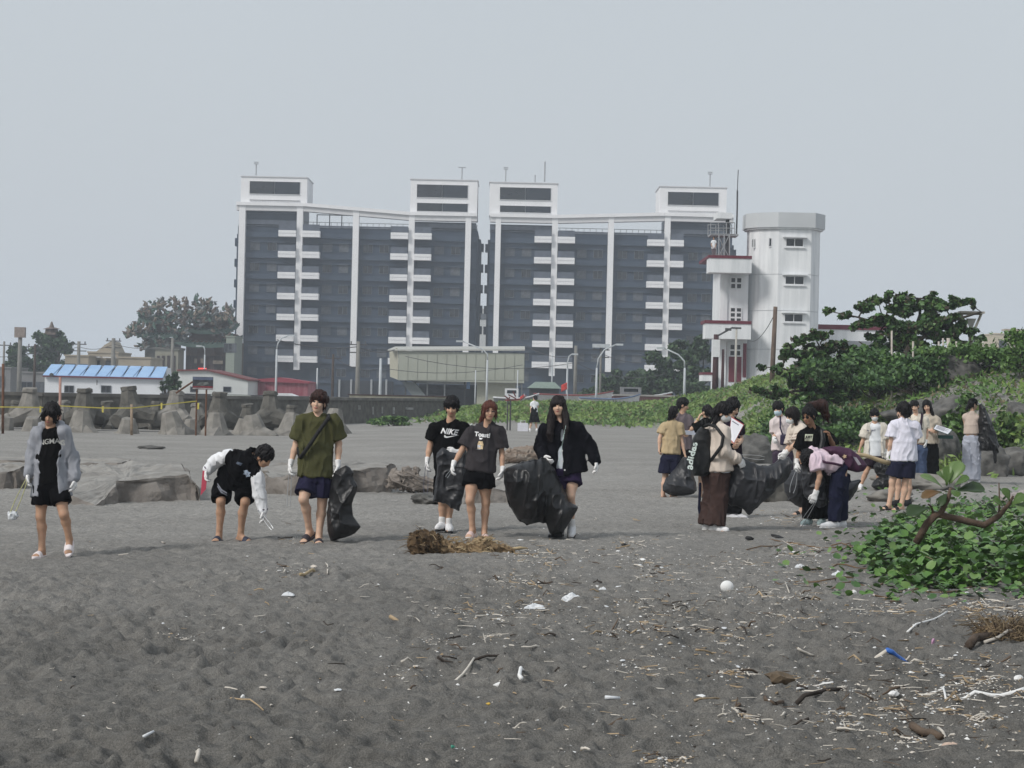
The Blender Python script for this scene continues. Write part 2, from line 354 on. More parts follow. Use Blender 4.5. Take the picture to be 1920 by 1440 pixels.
# ------------------------------------------------------------------ seawall
wall = empty('seawall', (0, 0, 0)); tag(wall, 'long grey concrete seawall behind the tetrapods with peeling white paint at its right end', 'seawall')
wp = [np.array([P(-420, 740, 84)[0], 84.0]), np.array([P(80, 740, 86)[0], 86.0]), np.array([P(360, 740, 92)[0], 92.0]), np.array([P(600, 740, 102)[0], 102.0]), np.array([P(835, 740, 124)[0], 124.0])]
ztop = 1.22
for a, b in zip(wp[:-1], wp[1:]):
    d = (b - a) / np.linalg.norm(b - a); n = np.array([d[1], -d[0]]); L = np.linalg.norm(b - a); k = max(1, int(round(L / 4.5)))
    for i in range(k):
        p0, p1 = a + (b - a) * i / k + d * .012, a + (b - a) * (i + 1) / k - d * .012; mb = MB()
        mb.zprism([(p0[0], p0[1]), (p1[0], p1[1]), (p1[0] - n[0] * .5, p1[1] - n[1] * .5), (p0[0] - n[0] * .5, p0[1] - n[1] * .5)], -.8, ztop - .16); mb.build('panel', CONC_D, wall)
    mb = MB(); q0, q1 = a + n * .10, b + n * .10
    mb.zprism([(q0[0], q0[1]), (q1[0], q1[1]), (q1[0] - n[0] * .7, q1[1] - n[1] * .7), (q0[0] - n[0] * .7, q0[1] - n[1] * .7)], ztop - .158, ztop); mb.build('coping', mat('wall_coping', (.10, .094, .085), .95, .3, 1.5, .4, 12, col2=(.19, .18, .165)), wall)
PEEL = mat('peeling_white_paint', (.14, .135, .125), .9, .2, 3.2, .3, 20, col2=(.62, .62, .60), detail=7)
for (x0, x1, y0, y1) in ((689, 701, 763, 777), (706, 718, 763, 775), (727, 740, 764, 776), (664, 676, 760, 768), (752, 775, 764, 768)):
    t = (x0 - 600) / 235; D = 102 + 22 * t - .12; c0, c1, c2, c3 = [P(x, y, D) for x, y in ((x0, y1), (x1, y1), (x1, y0), (x0, y0))]
    MB().add([c0, c1, c2, c3] + [c + np.array([0, .07, 0]) for c in (c0, c1, c2, c3)], [(0, 1, 2, 3), (7, 6, 5, 4), (0, 4, 5, 1), (1, 5, 6, 2), (2, 6, 7, 3), (3, 7, 4, 0)]).build('paint_patch', PEEL, wall)

# ------------------------------------------------------------------ broken concrete slabs half buried on the beach
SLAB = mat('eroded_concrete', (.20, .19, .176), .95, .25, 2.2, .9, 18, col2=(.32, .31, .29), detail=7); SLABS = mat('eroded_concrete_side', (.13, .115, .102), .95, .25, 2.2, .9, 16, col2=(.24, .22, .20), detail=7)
def slab(label, top, side_h, seed=0):
    """a slab given by its top outline (pixel, distance); flared broken sides going below the sand"""
    T3 = [P(x, y, D) for x, y, D in top]; c = np.mean(T3, 0); c[2] = min(p[2] for p in T3) - side_h; V = []; Fc = []; rn = np.random.default_rng(seed)
    pts = []
    for i, p in enumerate(T3):
        q = T3[(i + 1) % len(T3)]
        for t in np.linspace(0, 1, 5)[:-1]: pts.append(lerp_(p, q, t) + rn.normal(size=3) * (.025, .025, .012))
    n = len(pts); ctr = np.mean(pts, 0)
    rings = [(1.0, 0), (1.015, -.04), (1.05, -side_h * .5), (1.09, -side_h * 1.05), (1.10, -side_h - .5)]
    for k, (sc, dz) in enumerate(rings):
        for p in pts:
            e = (p - ctr); jit = rn.normal(size=3) * (.03 if 0 < k < 4 else 0) * (1, 1, .5); V.append(ctr + e * (sc, sc, 1) + jit + np.array([0, 0, dz]))
    inner = [lerp_(ctr, p, .55) + rn.normal(size=3) * (.03, .03, .015) for p in pts]; V += inner; V.append(ctr)
    for k in range(len(rings) - 1):
        for i in range(n): j = (i + 1) % n; Fc.append((k * n + i, (k + 1) * n + i, (k + 1) * n + j, k * n + j))
    b = len(rings) * n; ns = len(Fc)
    for i in range(n): j = (i + 1) % n; Fc.append((i, j, b + j, b + i)); Fc.append((b + i, b + j, b + n))
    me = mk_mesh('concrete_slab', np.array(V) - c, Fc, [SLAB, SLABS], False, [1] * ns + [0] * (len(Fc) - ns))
    bm = bmesh.new(); bm.from_mesh(me); bmesh.ops.recalc_face_normals(bm, faces=bm.faces[:]); bm.to_mesh(me); bm.free()
    bm = bmesh.new(); bm.from_mesh(me); bmesh.ops.triangulate(bm, faces=bm.faces[:]); bmesh.ops.subdivide_edges(bm, edges=bm.edges[:], cuts=2, use_grid_fill=True); bmesh.ops.triangulate(bm, faces=bm.faces[:])
    bm.verts.ensure_lookup_table(); W = np.array([v.co[:] for v in bm.verts]); nz = (vnoise(W[:, 0] * 3, W[:, 1] * 3, W[:, 2] * 5) - .5) * .09 + (vnoise(W[:, 0] * 11, W[:, 1] * 11, W[:, 2] * 13 + seed) - .5) * .05
    for v, k in zip(bm.verts, nz): v.co += v.normal * float(k)
    bm.to_mesh(me); bm.free(); me.polygons.foreach_set('use_smooth', [False] * len(me.polygons))
    return tag(link('concrete_slab', me, None, c), label, 'concrete slab', 'broken concrete slabs on the beach')
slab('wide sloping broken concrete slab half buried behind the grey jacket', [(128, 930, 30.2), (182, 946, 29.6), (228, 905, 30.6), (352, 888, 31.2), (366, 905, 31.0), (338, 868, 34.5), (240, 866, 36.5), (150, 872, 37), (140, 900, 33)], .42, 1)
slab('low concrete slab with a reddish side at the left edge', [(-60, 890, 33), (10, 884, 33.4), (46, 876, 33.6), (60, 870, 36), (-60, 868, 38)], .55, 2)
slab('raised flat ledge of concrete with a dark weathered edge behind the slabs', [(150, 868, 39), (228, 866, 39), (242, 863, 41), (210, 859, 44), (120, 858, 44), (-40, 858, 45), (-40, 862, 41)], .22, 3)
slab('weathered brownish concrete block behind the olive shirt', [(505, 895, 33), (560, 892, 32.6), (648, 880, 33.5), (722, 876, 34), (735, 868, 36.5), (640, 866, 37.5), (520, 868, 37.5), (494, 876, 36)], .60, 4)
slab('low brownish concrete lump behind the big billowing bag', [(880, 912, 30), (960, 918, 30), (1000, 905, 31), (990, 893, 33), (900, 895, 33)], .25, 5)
for i, (px, py, r, lb) in enumerate([(800, 944, (.24, .2, .12), 'small pale stone on the sand under the driftwood stump'), (282, 842, (.38, .2, .07), 'flat dark stone on the far sand behind the slabs'), (1410, 868, (.52, .4, .50), 'big dark boulder behind the cream jacket'), (1432, 940, (.5, .3, .38), 'brownish boulder under the grey-black bag'), (1668, 940, (.42, .35, .16), 'pale low stone beside the black sandals'),
        (1762, 868, (.55, .45, .55), 'squared dark boulder behind the clipboard reader'), (1850, 892, (.5, .4, .45), 'dark boulder beside the loose grey trousers'), (1900, 892, (.62, .45, .42), 'broad grey boulder at the right edge of the beach'), (1716, 916, (.8, .5, .20), 'flat pale stone ledge behind the white t-shirt')]):
    q = G(px, py); rock('boulder', q, r, [ROCK, ROCK, ROCK, CONC_D, CONC, ROCK, ROCK, ROCK, CONC][i], seed=40 + i, rough=.3, label=lb, group='stones on the beach')
# ------------------------------------------------------------------ the planted bank, shrubs, trees
LG = [leafmat('grass_lime', (0.137, 0.215, 0.047), (0.189, 0.273, 0.072)), leafmat('grass_mid', (0.085, 0.163, 0.034), (0.117, 0.208, 0.049)), leafmat('grass_deep', (0.061, 0.131, 0.030), (0.091, 0.169, 0.044))]
DRY = [leafmat('dry_stem', (.15, .125, .075), (.21, .18, .11), .8)]
def cover(name, n, size, xr, yr, keep, mats, seed, h=.18, kind='stuff'):
    """low plants following the ground"""
    r = np.random.default_rng(seed); x = r.uniform(*xr, n); y = yr[0] + (yr[1] - yr[0]) * r.random(n); k = keep(x, y, r.random(n)); x, y = x[k], y[k]; n = len(x)
    hh = h * (.3 + 1.4 * vnoise(x * .8, y * .8, x * 0 + seed) ** 1.5)
    z = ground_z(x, y) + relief(x, y) + r.random(n) * hh
    p = np.stack([x, y, z], 1); t = r.normal(size=(n, 3)); t[:, 2] = np.abs(t[:, 2]) * .6 + .25; t /= np.linalg.norm(t, axis=1)[:, None]
    b = np.cross(t, r.normal(size=(n, 3)) + np.array([0, -.3, 1.0])); b /= np.linalg.norm(b, axis=1)[:, None] + 1e-9
    s = size * (.6 + .9 * r.random(n))[:, None]; wd = np.where(r.random(n) < .75, .13, .30)[:, None]; V = np.stack([p - t * s * .5, p + b * s * wd, p + t * s * .6, p - b * s * wd], 1).reshape(-1, 3)
    tone = .18 + vnoise(x * .45 + 3, y * .3, x * 0 + 2 + seed) + r.normal(size=n) * .16; nm = len(mats) - (1 if mats[-1] is DRY[0] and kind == 'stuff' and n > 40000 else 0); mi = np.clip(((1 - tone) * nm).astype(int), 0, nm - 1); mi[r.random(n) < (.10 * (tone < .55) + .03)] = len(mats) - 1
    o = link(name, mk_mesh(name, V, np.arange(n * 4).reshape(-1, 4), mats, False, mi)); return tag(o, kind=kind)
def on_berm(x, y, u): return (u < sstep(-5.5, -1.5, x + (vnoise(x * .3, y * .2, x * 0) - .5) * 4) * sstep(99, 108, y + (vnoise(x * .5, y * .1, x * 0 + 5) - .5) * 9)) & (x < 24)
cover('grass', 70000, .26, (-10, 24), (94, 140), on_berm, [LG[0], LG[1], LG[2], DRY[0]], 3, .22)
def on_bank(x, y, u): e = x - np.interp(y, [40, 46, 63, 93, 104, 116], [8.8, 8.5, 7.6, 9.6, 8.5, 3]) + (vnoise(x * .5, y * .3, x * 0 + 9) - .5) * 3; return u < sstep(-.6, 1.4, e) * sstep(44, 50, y + (vnoise(x * .6, y * .3, x * 0 + 1) - .5) * 7)
cover('grass', 190000, .17, (2, 30), (42, 116), on_bank, [LG[0], LG[0], LG[1], LG[2], DRY[0]], 4, .22)
def weeds(x, y, u): return (u < sstep(8.5, 11, x) * sstep(52, 58, y) * (vnoise(x * .7, y * .5, x * 0 + 31) > .55))
cover('undergrowth', 20000, .20, (5, 34), (48, 90), weeds, [LG[2], LG[2], leafmat('scrub_dark', (.016, .034, .013), (.03, .05, .02)), DRY[0]], 5, .6)
SHR = [leafmat('shrub_mid', (0.065, 0.137, 0.036), (0.101, 0.187, 0.049)), leafmat('shrub_dark', (0.035, 0.081, 0.026), (0.062, 0.124, 0.039)), leafmat('shrub_light', (.06, .10, .028), (.09, .135, .04))]
BARK = mat('bark', (.055, .045, .036), .9, .3, 8, .5, 30); BARKL = mat('bark_grey', (.12, .105, .09), .9, .3, 8, .5, 30)
ALM = [leafmat('almond_leaf', (0.069, 0.146, 0.043), (0.108, 0.203, 0.058), .4), leafmat('almond_leaf_dark', (0.034, 0.081, 0.027), (0.061, 0.121, 0.041), .4), leafmat('almond_leaf_bronze', (.045, .030, .020), (.055, .05, .024), .4)]
def almond(label, base, limbs, clusters, D, n, size, seed, group='sea almond trees on the bank'):
    """spreading tree given by its limbs (pixel polylines) and leaf clusters (pixel x, y, radius px, depth m)"""
    b0 = P(*base, D); b0[2] = float(ground_z(b0[0], b0[1])); t = empty('almond_tree', b0); tag(t, label, 'tree', group)
    mb = MB(); rn = np.random.default_rng(seed)
    for pl, r0, r1 in limbs:
        pts = [P(x, y, D + dz) - b0 for x, y, dz in pl]; mb.tube(pts, list(np.linspace(r0, r1, len(pts))), 7)
    for (x, y, rp, dz) in clusters:              # twigs to every cluster
        c = P(x, y, D + dz) - b0; near = min((P(a, b, D + dd) - b0 for pl, _, _ in limbs for a, b, dd in pl), key=lambda q: np.linalg.norm(q - c)); limb(mb, near, c, .035, .012, 5, .05, int(x))
    mb.build('trunk', BARK, t, True)
    C = np.array([P(x, y, D + dz) - b0 for x, y, rp, dz in clusters]); R = np.array([[rp * D / F, rp * D / F * 1.1, rp * D / F * .62] for x, y, rp, dz in clusters])
    # each cluster breaks up into rosettes
    C2 = []; R2 = []
    for c, r in zip(C, R):
        for _ in range(9): C2.append(c + rn.normal(size=3) * r * .52); R2.append(r * (.31 + .26 * rn.random()))
    leaf_cloud('crown', C2, R2, n, size, [ALM[0], ALM[0], ALM[1], SHR[2], ALM[1], ALM[2]], t, None, .3, .6, seed, shell=.3)
almond('broad dark sea almond tree spreading over the bank against the sky', (1690, 745), [([(1690, 745, 0), (1688, 700, 0), (1700, 660, 0), (1715, 625, 0), (1725, 590, .5), (1722, 560, .5)], .16, .03), ([(1700, 660, 0), (1745, 620, -.5), (1790, 600, -.5), (1840, 585, -.5), (1815, 568, -.3)], .08, .02), ([(1715, 625, 0), (1660, 610, .6), (1610, 595, .6), (1552, 583, .5)], .07, .012), ([(1690, 690, 0), (1640, 660, .5), (1610, 640, .5)], .07, .02), ([(1700, 670, 0), (1760, 660, -.8), (1820, 640, -.8)], .07, .02)],
    [(1552, 583, 8, .5), (1590, 592, 9, .6), (1618, 575, 16, .6), (1648, 568, 13, .6), (1665, 553, 9, .5), (1615, 605, 16, .4), (1650, 600, 22, .4), (1680, 585, 24, .3), (1700, 565, 20, .3), (1697, 553, 8, .2), (1725, 575, 24, .2), (1740, 560, 14, 0), (1760, 572, 18, -.2), (1785, 566, 13, -.3), (1805, 566, 12, -.3), (1818, 568, 8, -.3), (1680, 620, 26, .2), (1715, 615, 28, 0), (1750, 612, 26, -.3), (1785, 605, 20, -.5), (1800, 618, 18, -.5), (1770, 625, 24, -.4), (1820, 622, 12, -.6), (1838, 636, 9, -.6), (1640, 630, 16, .5), (1735, 640, 22, -.4), (1690, 648, 24, .2), (1650, 650, 18, .4), (1795, 645, 18, -.6)], 66, 11000, .19, 3)
almond('shorter dark sea almond tree in front of the white tower', (1560, 755), [([(1560, 755, 0), (1555, 720, 0), (1548, 690, 0), (1535, 655, 0)], .13, .03), ([(1555, 720, 0), (1500, 700, -.4), (1465, 690, -.4), (1428, 688, -.4)], .06, .012), ([(1555, 725, 0), (1480, 735, -.5), (1420, 735, -.5)], .06, .012), ([(1548, 690, 0), (1600, 665, .4), (1620, 650, .4)], .07, .02)],
    [(1428, 688, 8, -.4), (1455, 692, 10, -.4), (1475, 665, 14, 0), (1478, 650, 9, 0), (1505, 640, 14, 0), (1530, 630, 14, 0), (1545, 628, 9, 0), (1500, 665, 18, 0), (1530, 655, 22, 0), (1560, 650, 20, .2), (1590, 655, 18, .3), (1600, 675, 22, .3), (1565, 685, 26, 0), (1525, 690, 26, -.2), (1490, 700, 20, -.3), (1540, 715, 28, -.2), (1580, 715, 26, 0), (1500, 725, 24, -.4), (1460, 735, 17, -.5), (1430, 735, 11, -.5), (1415, 730, 7, -.5), (1550, 740, 26, -.3), (1600, 740, 22, 0), (1510, 745, 20, -.4)], 64, 10000, .19, 5)
def shrub(label, px, py, D, w, h, n, size, mats, seed, cat='shrub', group='shrubs on the bank', stem=True, name='shrub'):
    c = P(px, py, D); c[2] = float(ground_z(c[0], c[1])) - .05; t = empty(name, c); tag(t, label, cat, group); rn = np.random.default_rng(seed)
    C = [(rn.normal() * w * .28, rn.normal() * w * .2, h * (.25 + .6 * rn.random())) for _ in range(14)]; R = [(w * .22, w * .2, h * .18)] * 14
    if stem:
        mb = MB()
        for q in C[:8]: limb(mb, (0, 0, 0), q, .03, .008, 5, .08, seed)
        mb.build('stem', BARK, t)
    leaf_cloud('foliage', C, R, n, size, mats, t, None, .1, .4, seed, shell=.2); return t
shrub('dense dark green shrub on the crest under the sea almond', 1650, 706, 62, 2.9, 1.8, 3800, .16, [SHR[1], SHR[0], SHR[1]], 1)
shrub('dark rounded shrub mass under the leaning fence posts', 1720, 692, 60, 3.4, 1.4, 3200, .15, [SHR[1], SHR[1], SHR[0]], 2)
shrub('bright green bushy shrub at the top of the bank beside the triangle lamp', 1860, 690, 60, 3.4, .9, 3200, .14, [LG[1], SHR[0], LG[2]], 3)
shrub('green shrub cut by the right edge of the crest', 1930, 680, 58, 2.2, 1.6, 1800, .14, [SHR[0], LG[2], LG[1]], 4)
shrub('pale yellowish green weed clump near the middle of the bank', 1655, 700, 57, 1.3, .8, 900, .12, [SHR[2], LG[0]], 5)
shrub('tall leafy weed with long stems behind the clipboard reader', 1800, 790, 49, 1.0, 1.7, 900, .17, [SHR[0], SHR[2], LG[1]], 6)
shrub('light green sapling with thin stems at the right edge of the bank', 1900, 800, 47, 1.3, 1.5, 750, .17, [SHR[2], LG[0], SHR[0]], 7)
shrub('bare brownish twig tangle on the slope between the two almond trees', 1620, 715, 58, 1.6, 1.0, 260, .12, [DRY[0], SHR[1]], 8)
shrub('low dark bush at the foot of the power pole', 1490, 745, 60, 2.8, 1.3, 2600, .13, [SHR[1], SHR[0]], 9)
shrub('dark leafy bush in the hollow behind the ponytail', 1585, 765, 56, 2.6, 1.3, 2600, .13, [SHR[1], LG[2]], 10)
shrub('low green creeper clump growing over the foot of the seawall', 740, 782, 98, 1.9, .55, 1200, .16, [SHR[0], LG[1], SHR[1]], 11, cat='bush')
for i, (px, py, D, r, lb) in enumerate([(1785, 752, 55, (.6, .45, .42), 'large dark slanted boulder in the middle of the bank'), (1720, 750, 56, (.9, .6, .42), 'long flat boulder left of the slanted boulder on the bank'), (1750, 800, 48, (.55, .5, .6), 'dark upright boulder close behind the long haired reader'), (1692, 775, 49, (.45, .4, .5), 'rounded brown boulder peeping over the white t-shirt'), (1865, 768, 52, (.5, .4, .32), 'grey boulder on the slope above the tank top'), (1800, 700, 60, (.8, .5, .45), 'weathered boulder high on the bank below the triangle lamp'), (1610, 735, 58, (1.0, .6, .5), 'dark boulder under the shorter almond tree'), (1915, 745, 52, (.5, .4, .5), 'dark boulder cut by the right edge of the bank')]):
    q = P(px, py, D); q[2] = float(ground_z(q[0], q[1])); rock('boulder', q, r, ROCK, seed=70 + i, rough=.3, label=lb, group='boulders on the bank')

# --- hazy trees beyond the beach
FAR = [leafmat('far_leaf', (0.041, 0.082, 0.029), (0.062, 0.110, 0.041)), leafmat('far_leaf_dark', (0.022, 0.048, 0.020), (0.036, 0.070, 0.026))]
def far_tree(label, blobs, D, n, size, seed, base, mats=None, group='trees far behind the beach', name='leafy_tree'):
    b0 = P(*base, D); b0[2] = 0; t = empty(name, b0); tag(t, label, 'tree', group); mb = MB()
    C = [P(x, y, D + dz) - b0 for x, y, r, dz in blobs]; R = [np.array([r, r, r * .75]) * D / F for x, y, r, dz in blobs]
    for i, c in enumerate(C): limb(mb, (0, 0, 0), c, .22, .05, 6, .05, seed + i)
    mb.build('trunk', BARK, t); rn = np.random.default_rng(seed); C2 = []; R2 = []
    for c, r in zip(C, R):
        for _ in range(7): C2.append(c + rn.normal(size=3) * r * .6); R2.append(r * (.42 + .3 * rn.random()))
    leaf_cloud('crown', C2, R2, n, size, mats or [FAR[0], FAR[1], FAR[1]], t, None, .2, .5, seed, shell=.3)
far_tree('big hazy dark green tree left of the white tower', [(1250, 690, 26, 0), (1290, 670, 26, 0), (1310, 650, 18, 0), (1275, 650, 14, 1), (1330, 690, 24, 0), (1230, 715, 24, 0), (1285, 720, 28, -1), (1325, 730, 22, 0), (1205, 725, 18, 0), (1320, 665, 20, 0)], 185, 11000, .42, 21, (1290, 745))
far_tree('low hazy tree clump below the right apartment block', [(1130, 725, 18, 0), (1165, 715, 18, 0), (1195, 705, 16, 0), (1180, 732, 18, 0), (1105, 735, 14, 0), (1145, 738, 16, 0), (1215, 735, 18, 0), (1225, 705, 16, 0)], 200, 8000, .42, 22, (1165, 745))
far_tree('hazy round tree left of the beige far houses', [(85, 640, 16, 0), (112, 638, 14, 0), (70, 655, 14, 0), (100, 660, 20, 0), (120, 655, 10, 0)], 260, 2600, .5, 23, (95, 720))
far_tree('hazy grey-green tree at the far left behind the poles', [(28, 675, 18, 0), (45, 665, 18, 0), (60, 690, 18, 0), (30, 700, 18, 0), (80, 695, 16, 0), (118, 690, 14, 0)], 255, 2600, .5, 24, (45, 725))
far_tree('small dark tree at the right end of the white house', [(315, 712, 8, 0), (325, 706, 7, 0), (310, 722, 10, 0), (325, 724, 10, 0), (336, 716, 4, 0)], 148, 1100, .25, 25, (318, 738))
# ------------------------------------------------------------------ apartment blocks
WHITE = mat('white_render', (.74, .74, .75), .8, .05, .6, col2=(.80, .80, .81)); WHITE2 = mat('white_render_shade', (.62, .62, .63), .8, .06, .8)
DARK = mat('dark_tile_facade', (.024, .040, .066), .5, .2, .5, col2=(.034, .053, .086)); DARK2 = mat('dark_spandrel', (.034, .052, .082), .5, .2, .7, col2=(.045, .065, .098))
GLASSD = mat('dark_window_glass', (.010, .013, .018), .12, .3, 1.5, spec=.6); FRAMEM = mat('window_frame_grey', (.09, .10, .115), .5, .1); RAILG = mat('balcony_glass', (.085, .100, .130), .3, .2, 1.2, spec=.5)
CURT = mat('curtain_grey', (.10, .11, .125), .8, .3, 2.0); METAL = mat('galvanised_metal', (.34, .35, .36), .5, .15, 5, metallic=.3); METALD = mat('dark_metal', (.07, .07, .075), .6, .2)
YB = 298.0
def Z3(u, v, ox, oy, D=YB, s=3.0):
    p = P(ox + u / s, oy + v / s, D); return p[0], p[2]
WINM = {}
def win_meshes(w, h):
    """frame with mullions and pane meshes of one size, shared"""
    k = (round(w, 2), round(h, 2))
    if k not in WINM:
        f = MB(); t = .07
        f.box(-w / 2, -.06, 0, w / 2, .04, t).box(-w / 2, -.06, h - t, w / 2, .04, h).box(-w / 2, -.06, t, -w / 2 + t, .04, h - t).box(w / 2 - t, -.06, t, w / 2, .04, h - t).box(-t / 2, -.055, t, t / 2, .035, h - t)
        g = MB(); g.box(-w / 2 + t, -.01, t, -t / 2, .01, h - t).box(t / 2, -.01, t, w / 2 - t, .01, h - t)
        WINM[k] = (f.mesh('window', FRAMEM), g.mesh('pane', GLASSD), g.mesh('pane', CURT))
    return WINM[k]
def window(parent, x, y, z, w, h, curtain=False):
    f, g, c = win_meshes(w, h); o = link('window', f, parent, (x, y, z)); link('pane', c if curtain else g, o); return o
def apartment(label, ox, oy, cols, left, right, slabs, heads, beam, nrows, bayup=()):
    """cols: (u_top, v_top, u_bot, v_bot, width) in the 3x enlargement; all metres from there"""
    x0, _ = Z3(left, 700, ox, oy); x1, _ = Z3(right, 700, ox, oy); base = (np.array([(x0 + x1) / 2, YB, 0.0]))
    t = empty('apartment_building', base); tag(t, label, 'apartment block', 'twin apartment blocks'); rn = np.random.default_rng(int(ox))
    L = lambda x: x - base[0]
    zr = Z3(*slabs[0], ox, oy)[1]                       # first slab height
    fl = 117.4 / 3 * YB / F                             # storey height
    roofz = zr + .36 * fl
    MB().box(L(x0), .9, -1, L(x1), 16, roofz).build('wall', DARK, t)
    for (ua, ub, v) in bayup:
        xa, zt_ = Z3(ua, v, ox, oy); xb, _ = Z3(ub, v, ox, oy); MB().box(L(xa), .92, roofz + .01, L(xb), 13, zt_).build('upper_bay', DARK, t); MB().box(L(xa) + .03, .6, zr + 1.25 * fl * .8, L(xb) - .03, .915, zr + 1.25 * fl * .8 + .5).build('floor_band', DARK2, t)
        MB().box(L(xa) + .02, .70, roofz + .1, L(xb) - .02, .91, roofz + .95).build('spandrel', RAILG, t)
    MB().box(L(x0) + .1, .70, roofz + .013, L(x1) - .1, .80, roofz + .28).build('roof_kerb', RAILG, t)
    xs = []
    for (ut, vt, ub, vb, w) in cols:
        xa, zt = Z3(ut, vt, ox, oy); xb, _ = Z3(ub, vb, ox, oy); zb = Z3(ub, vb, ox, oy)[1]; ww = w / 3 * YB / F; xs.append((xa + xb) / 2)
        MB().box(L((xa + xb) / 2) - ww / 2, -.35, zb, L((xa + xb) / 2) + ww / 2, .8, zt).build('pier', WHITE, t)
    # storeys: dark floor bands proud of the facade, windows between
    bays = []
    ed = [x0] + xs + [x1]
    for i in range(nrows):
        z = zr - fl * i
        MB().box(L(x0) + .05, .55, z - .55, L(x1) - .05, .895, z + .22).build('floor_band', DARK2, t)
        MB().box(L(x0) + .05, .62, z - 1.35, L(x1) - .05, .897, z - 1.27).build('ledge', DARK, t)
    for bi in range(len(ed) - 1):
        a, b = ed[bi], ed[bi + 1]
        if b - a < 3.0: continue
        lo_ = a + (2.95 if bi in slabs[1] else .6); hi_ = b - (2.95 if bi + 1 in slabs[1] else .6); n = max(1, int((hi_ - lo_) / 2.1))
        if hi_ - lo_ < 1.5: continue
        for i in range(nrows):
            for k in range(n):
                xw = lo_ + (hi_ - lo_) * (k + .5) / n; window(t, L(xw), .88, zr - fl * (i + 1) + .62, 1.45, 1.35, rn.random() < .42)
    # white balcony slabs either side of two piers, with glass rails over them
    for ci, sides in slabs[2].items():
        xp = xs[ci - 1]; w = cols[ci - 1][4] / 3 * YB / F / 2 + .03
        for i in range(nrows):
            z = zr - fl * i - slabs[3].get(ci, 0) * YB / F / 3
            for sgn, ln in ((-1, sides[0]), (1, sides[1])):
                l = ln / 3 * YB / F; a, b = sorted((L(xp) + sgn * w, L(xp) + sgn * (w + l)))
                m_ = MB(); m_.box(a, -.9, z - .48, b, .85, z - .06).box(a, -.86, z - .055, b, .85, z + .03).box(a, -.92, z + .035, b, .85, z + .46); m_.build('balcony_slab', WHITE, t)
                MB().box(a + .05, -.80, z + .465, b - .05, -.75, z + 1.42).build('balcony_rail', RAILG, t)
    for (ua, va, ub, vb, wins, hz) in heads:                # stair towers on the roof
        xa, zt = Z3(ua, va, ox, oy); xb, zb = Z3(ub, vb, ox, oy); m_ = MB()
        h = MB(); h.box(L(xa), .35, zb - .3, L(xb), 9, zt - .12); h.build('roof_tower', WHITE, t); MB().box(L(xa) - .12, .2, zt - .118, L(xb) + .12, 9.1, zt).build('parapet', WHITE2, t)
        for (wa, wv, wb, wv2) in wins:
            xc, zc = Z3(wa, wv, ox, oy); xd, zd = Z3(wb, wv2, ox, oy); f_ = MB(); f_.box(L(xc) - .04, .22, zd - .06, L(xd) + .04, .345, zd).box(L(xc) - .04, .22, zc, L(xd) + .04, .345, zc + .06)
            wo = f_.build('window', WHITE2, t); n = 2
            for k in range(n): MB().box(L(xc) + (xd - xc) * k / n + .03, .26, zd, L(xc) + (xd - xc) * (k + 1) / n - .03, .34, zc).build('pane', GLASSD if k != 1 else mat('pane_blue', (.02, .026, .036), .12, .2), wo)
    pts = [Z3(u, v, ox, oy) for u, v in beam]              # roof beam
    for (a, b) in zip(pts[:-1], pts[1:]):
        MB().prism([(L(a[0]) + .01, a[1] - .5), (L(b[0]) - .01, b[1] - .5), (L(b[0]) - .01, b[1]), (L(a[0]) + .01, a[1])], -.6, 1.6).build('roof_beam', WHITE, t)
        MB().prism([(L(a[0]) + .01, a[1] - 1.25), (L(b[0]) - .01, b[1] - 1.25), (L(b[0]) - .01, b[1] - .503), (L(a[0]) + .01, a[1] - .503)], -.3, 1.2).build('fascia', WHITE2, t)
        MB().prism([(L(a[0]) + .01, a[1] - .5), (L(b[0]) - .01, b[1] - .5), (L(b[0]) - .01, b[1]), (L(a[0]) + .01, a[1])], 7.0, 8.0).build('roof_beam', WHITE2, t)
    # roof garden rails and pergola
    m_ = MB()
    for k in range(40):
        x = L(x0) + (x1 - x0) * (k + .5) / 40; m_.box(x - .03, 1.0, roofz, x + .03, 1.06, roofz + .75)
    m_.box(L(x0), 1.0, roofz + .75, L(x1), 1.08, roofz + .82); m_.build('roof_rail', METALD, t)
    MB().box(L(x0) - .35, 2.5, zr - fl * (nrows + .9), L(x0) - .01, 12, zr).build('side_wing', DARK2, t)
    MB().box(L(x1) + .01, 2.5, zr - fl * (nrows + .9), L(x1) + .45, 12, zr).build('side_wing', DARK2, t)
    for i in range(nrows):
        z = zr - fl * i; MB().box(L(x0) - .75, 3.2, z - 1.8, L(x0) - .36, 5, z - .6).build('side_balcony', DARK, t); MB().box(L(x1) + .46, 3.2, z - 1.8, L(x1) + .9, 5, z - .6).build('side_balcony', DARK, t)
    # podium
    zp = zr - fl * (nrows - .35); MB().box(L(x0) - .8, -1.2, -1, L(x1) + .8, .5, zp - 1.5).build('podium', DARK, t)
    MB().box(L(x0) - 1.0, -1.5, zp - 1.497, L(x1) + 1.0, .5, zp - 1.1).build('podium_cornice', DARK2, t)
    return t, base
A1, a1b = apartment('left apartment block of dark facade and white piers, its roof beam dropping to the right', 400, 280,
    [(169, 300, 141, 1232, 36), (492, 310, 466, 1240, 34), (807, 345, 782, 1222, 34), (1120, 362, 1096, 1238, 33), (1440, 372, 1414, 1150, 32)], 128, 1482,
    ((480, 476), (2, 4), {2: (98, 98), 4: (98, 96)}, {2: 0, 4: -1}), [(155, 147, 524, 305, [(203, 178, 485, 254), (203, 282, 485, 292)], 0), (1110, 163, 1482, 372, [(1145, 196, 1430, 274), (1145, 300, 1430, 352)], 0)],
    [(132, 296), (524, 304), (1106, 353), (1484, 360)], 7, ((150, 490, 306), (1122, 1478, 404)))
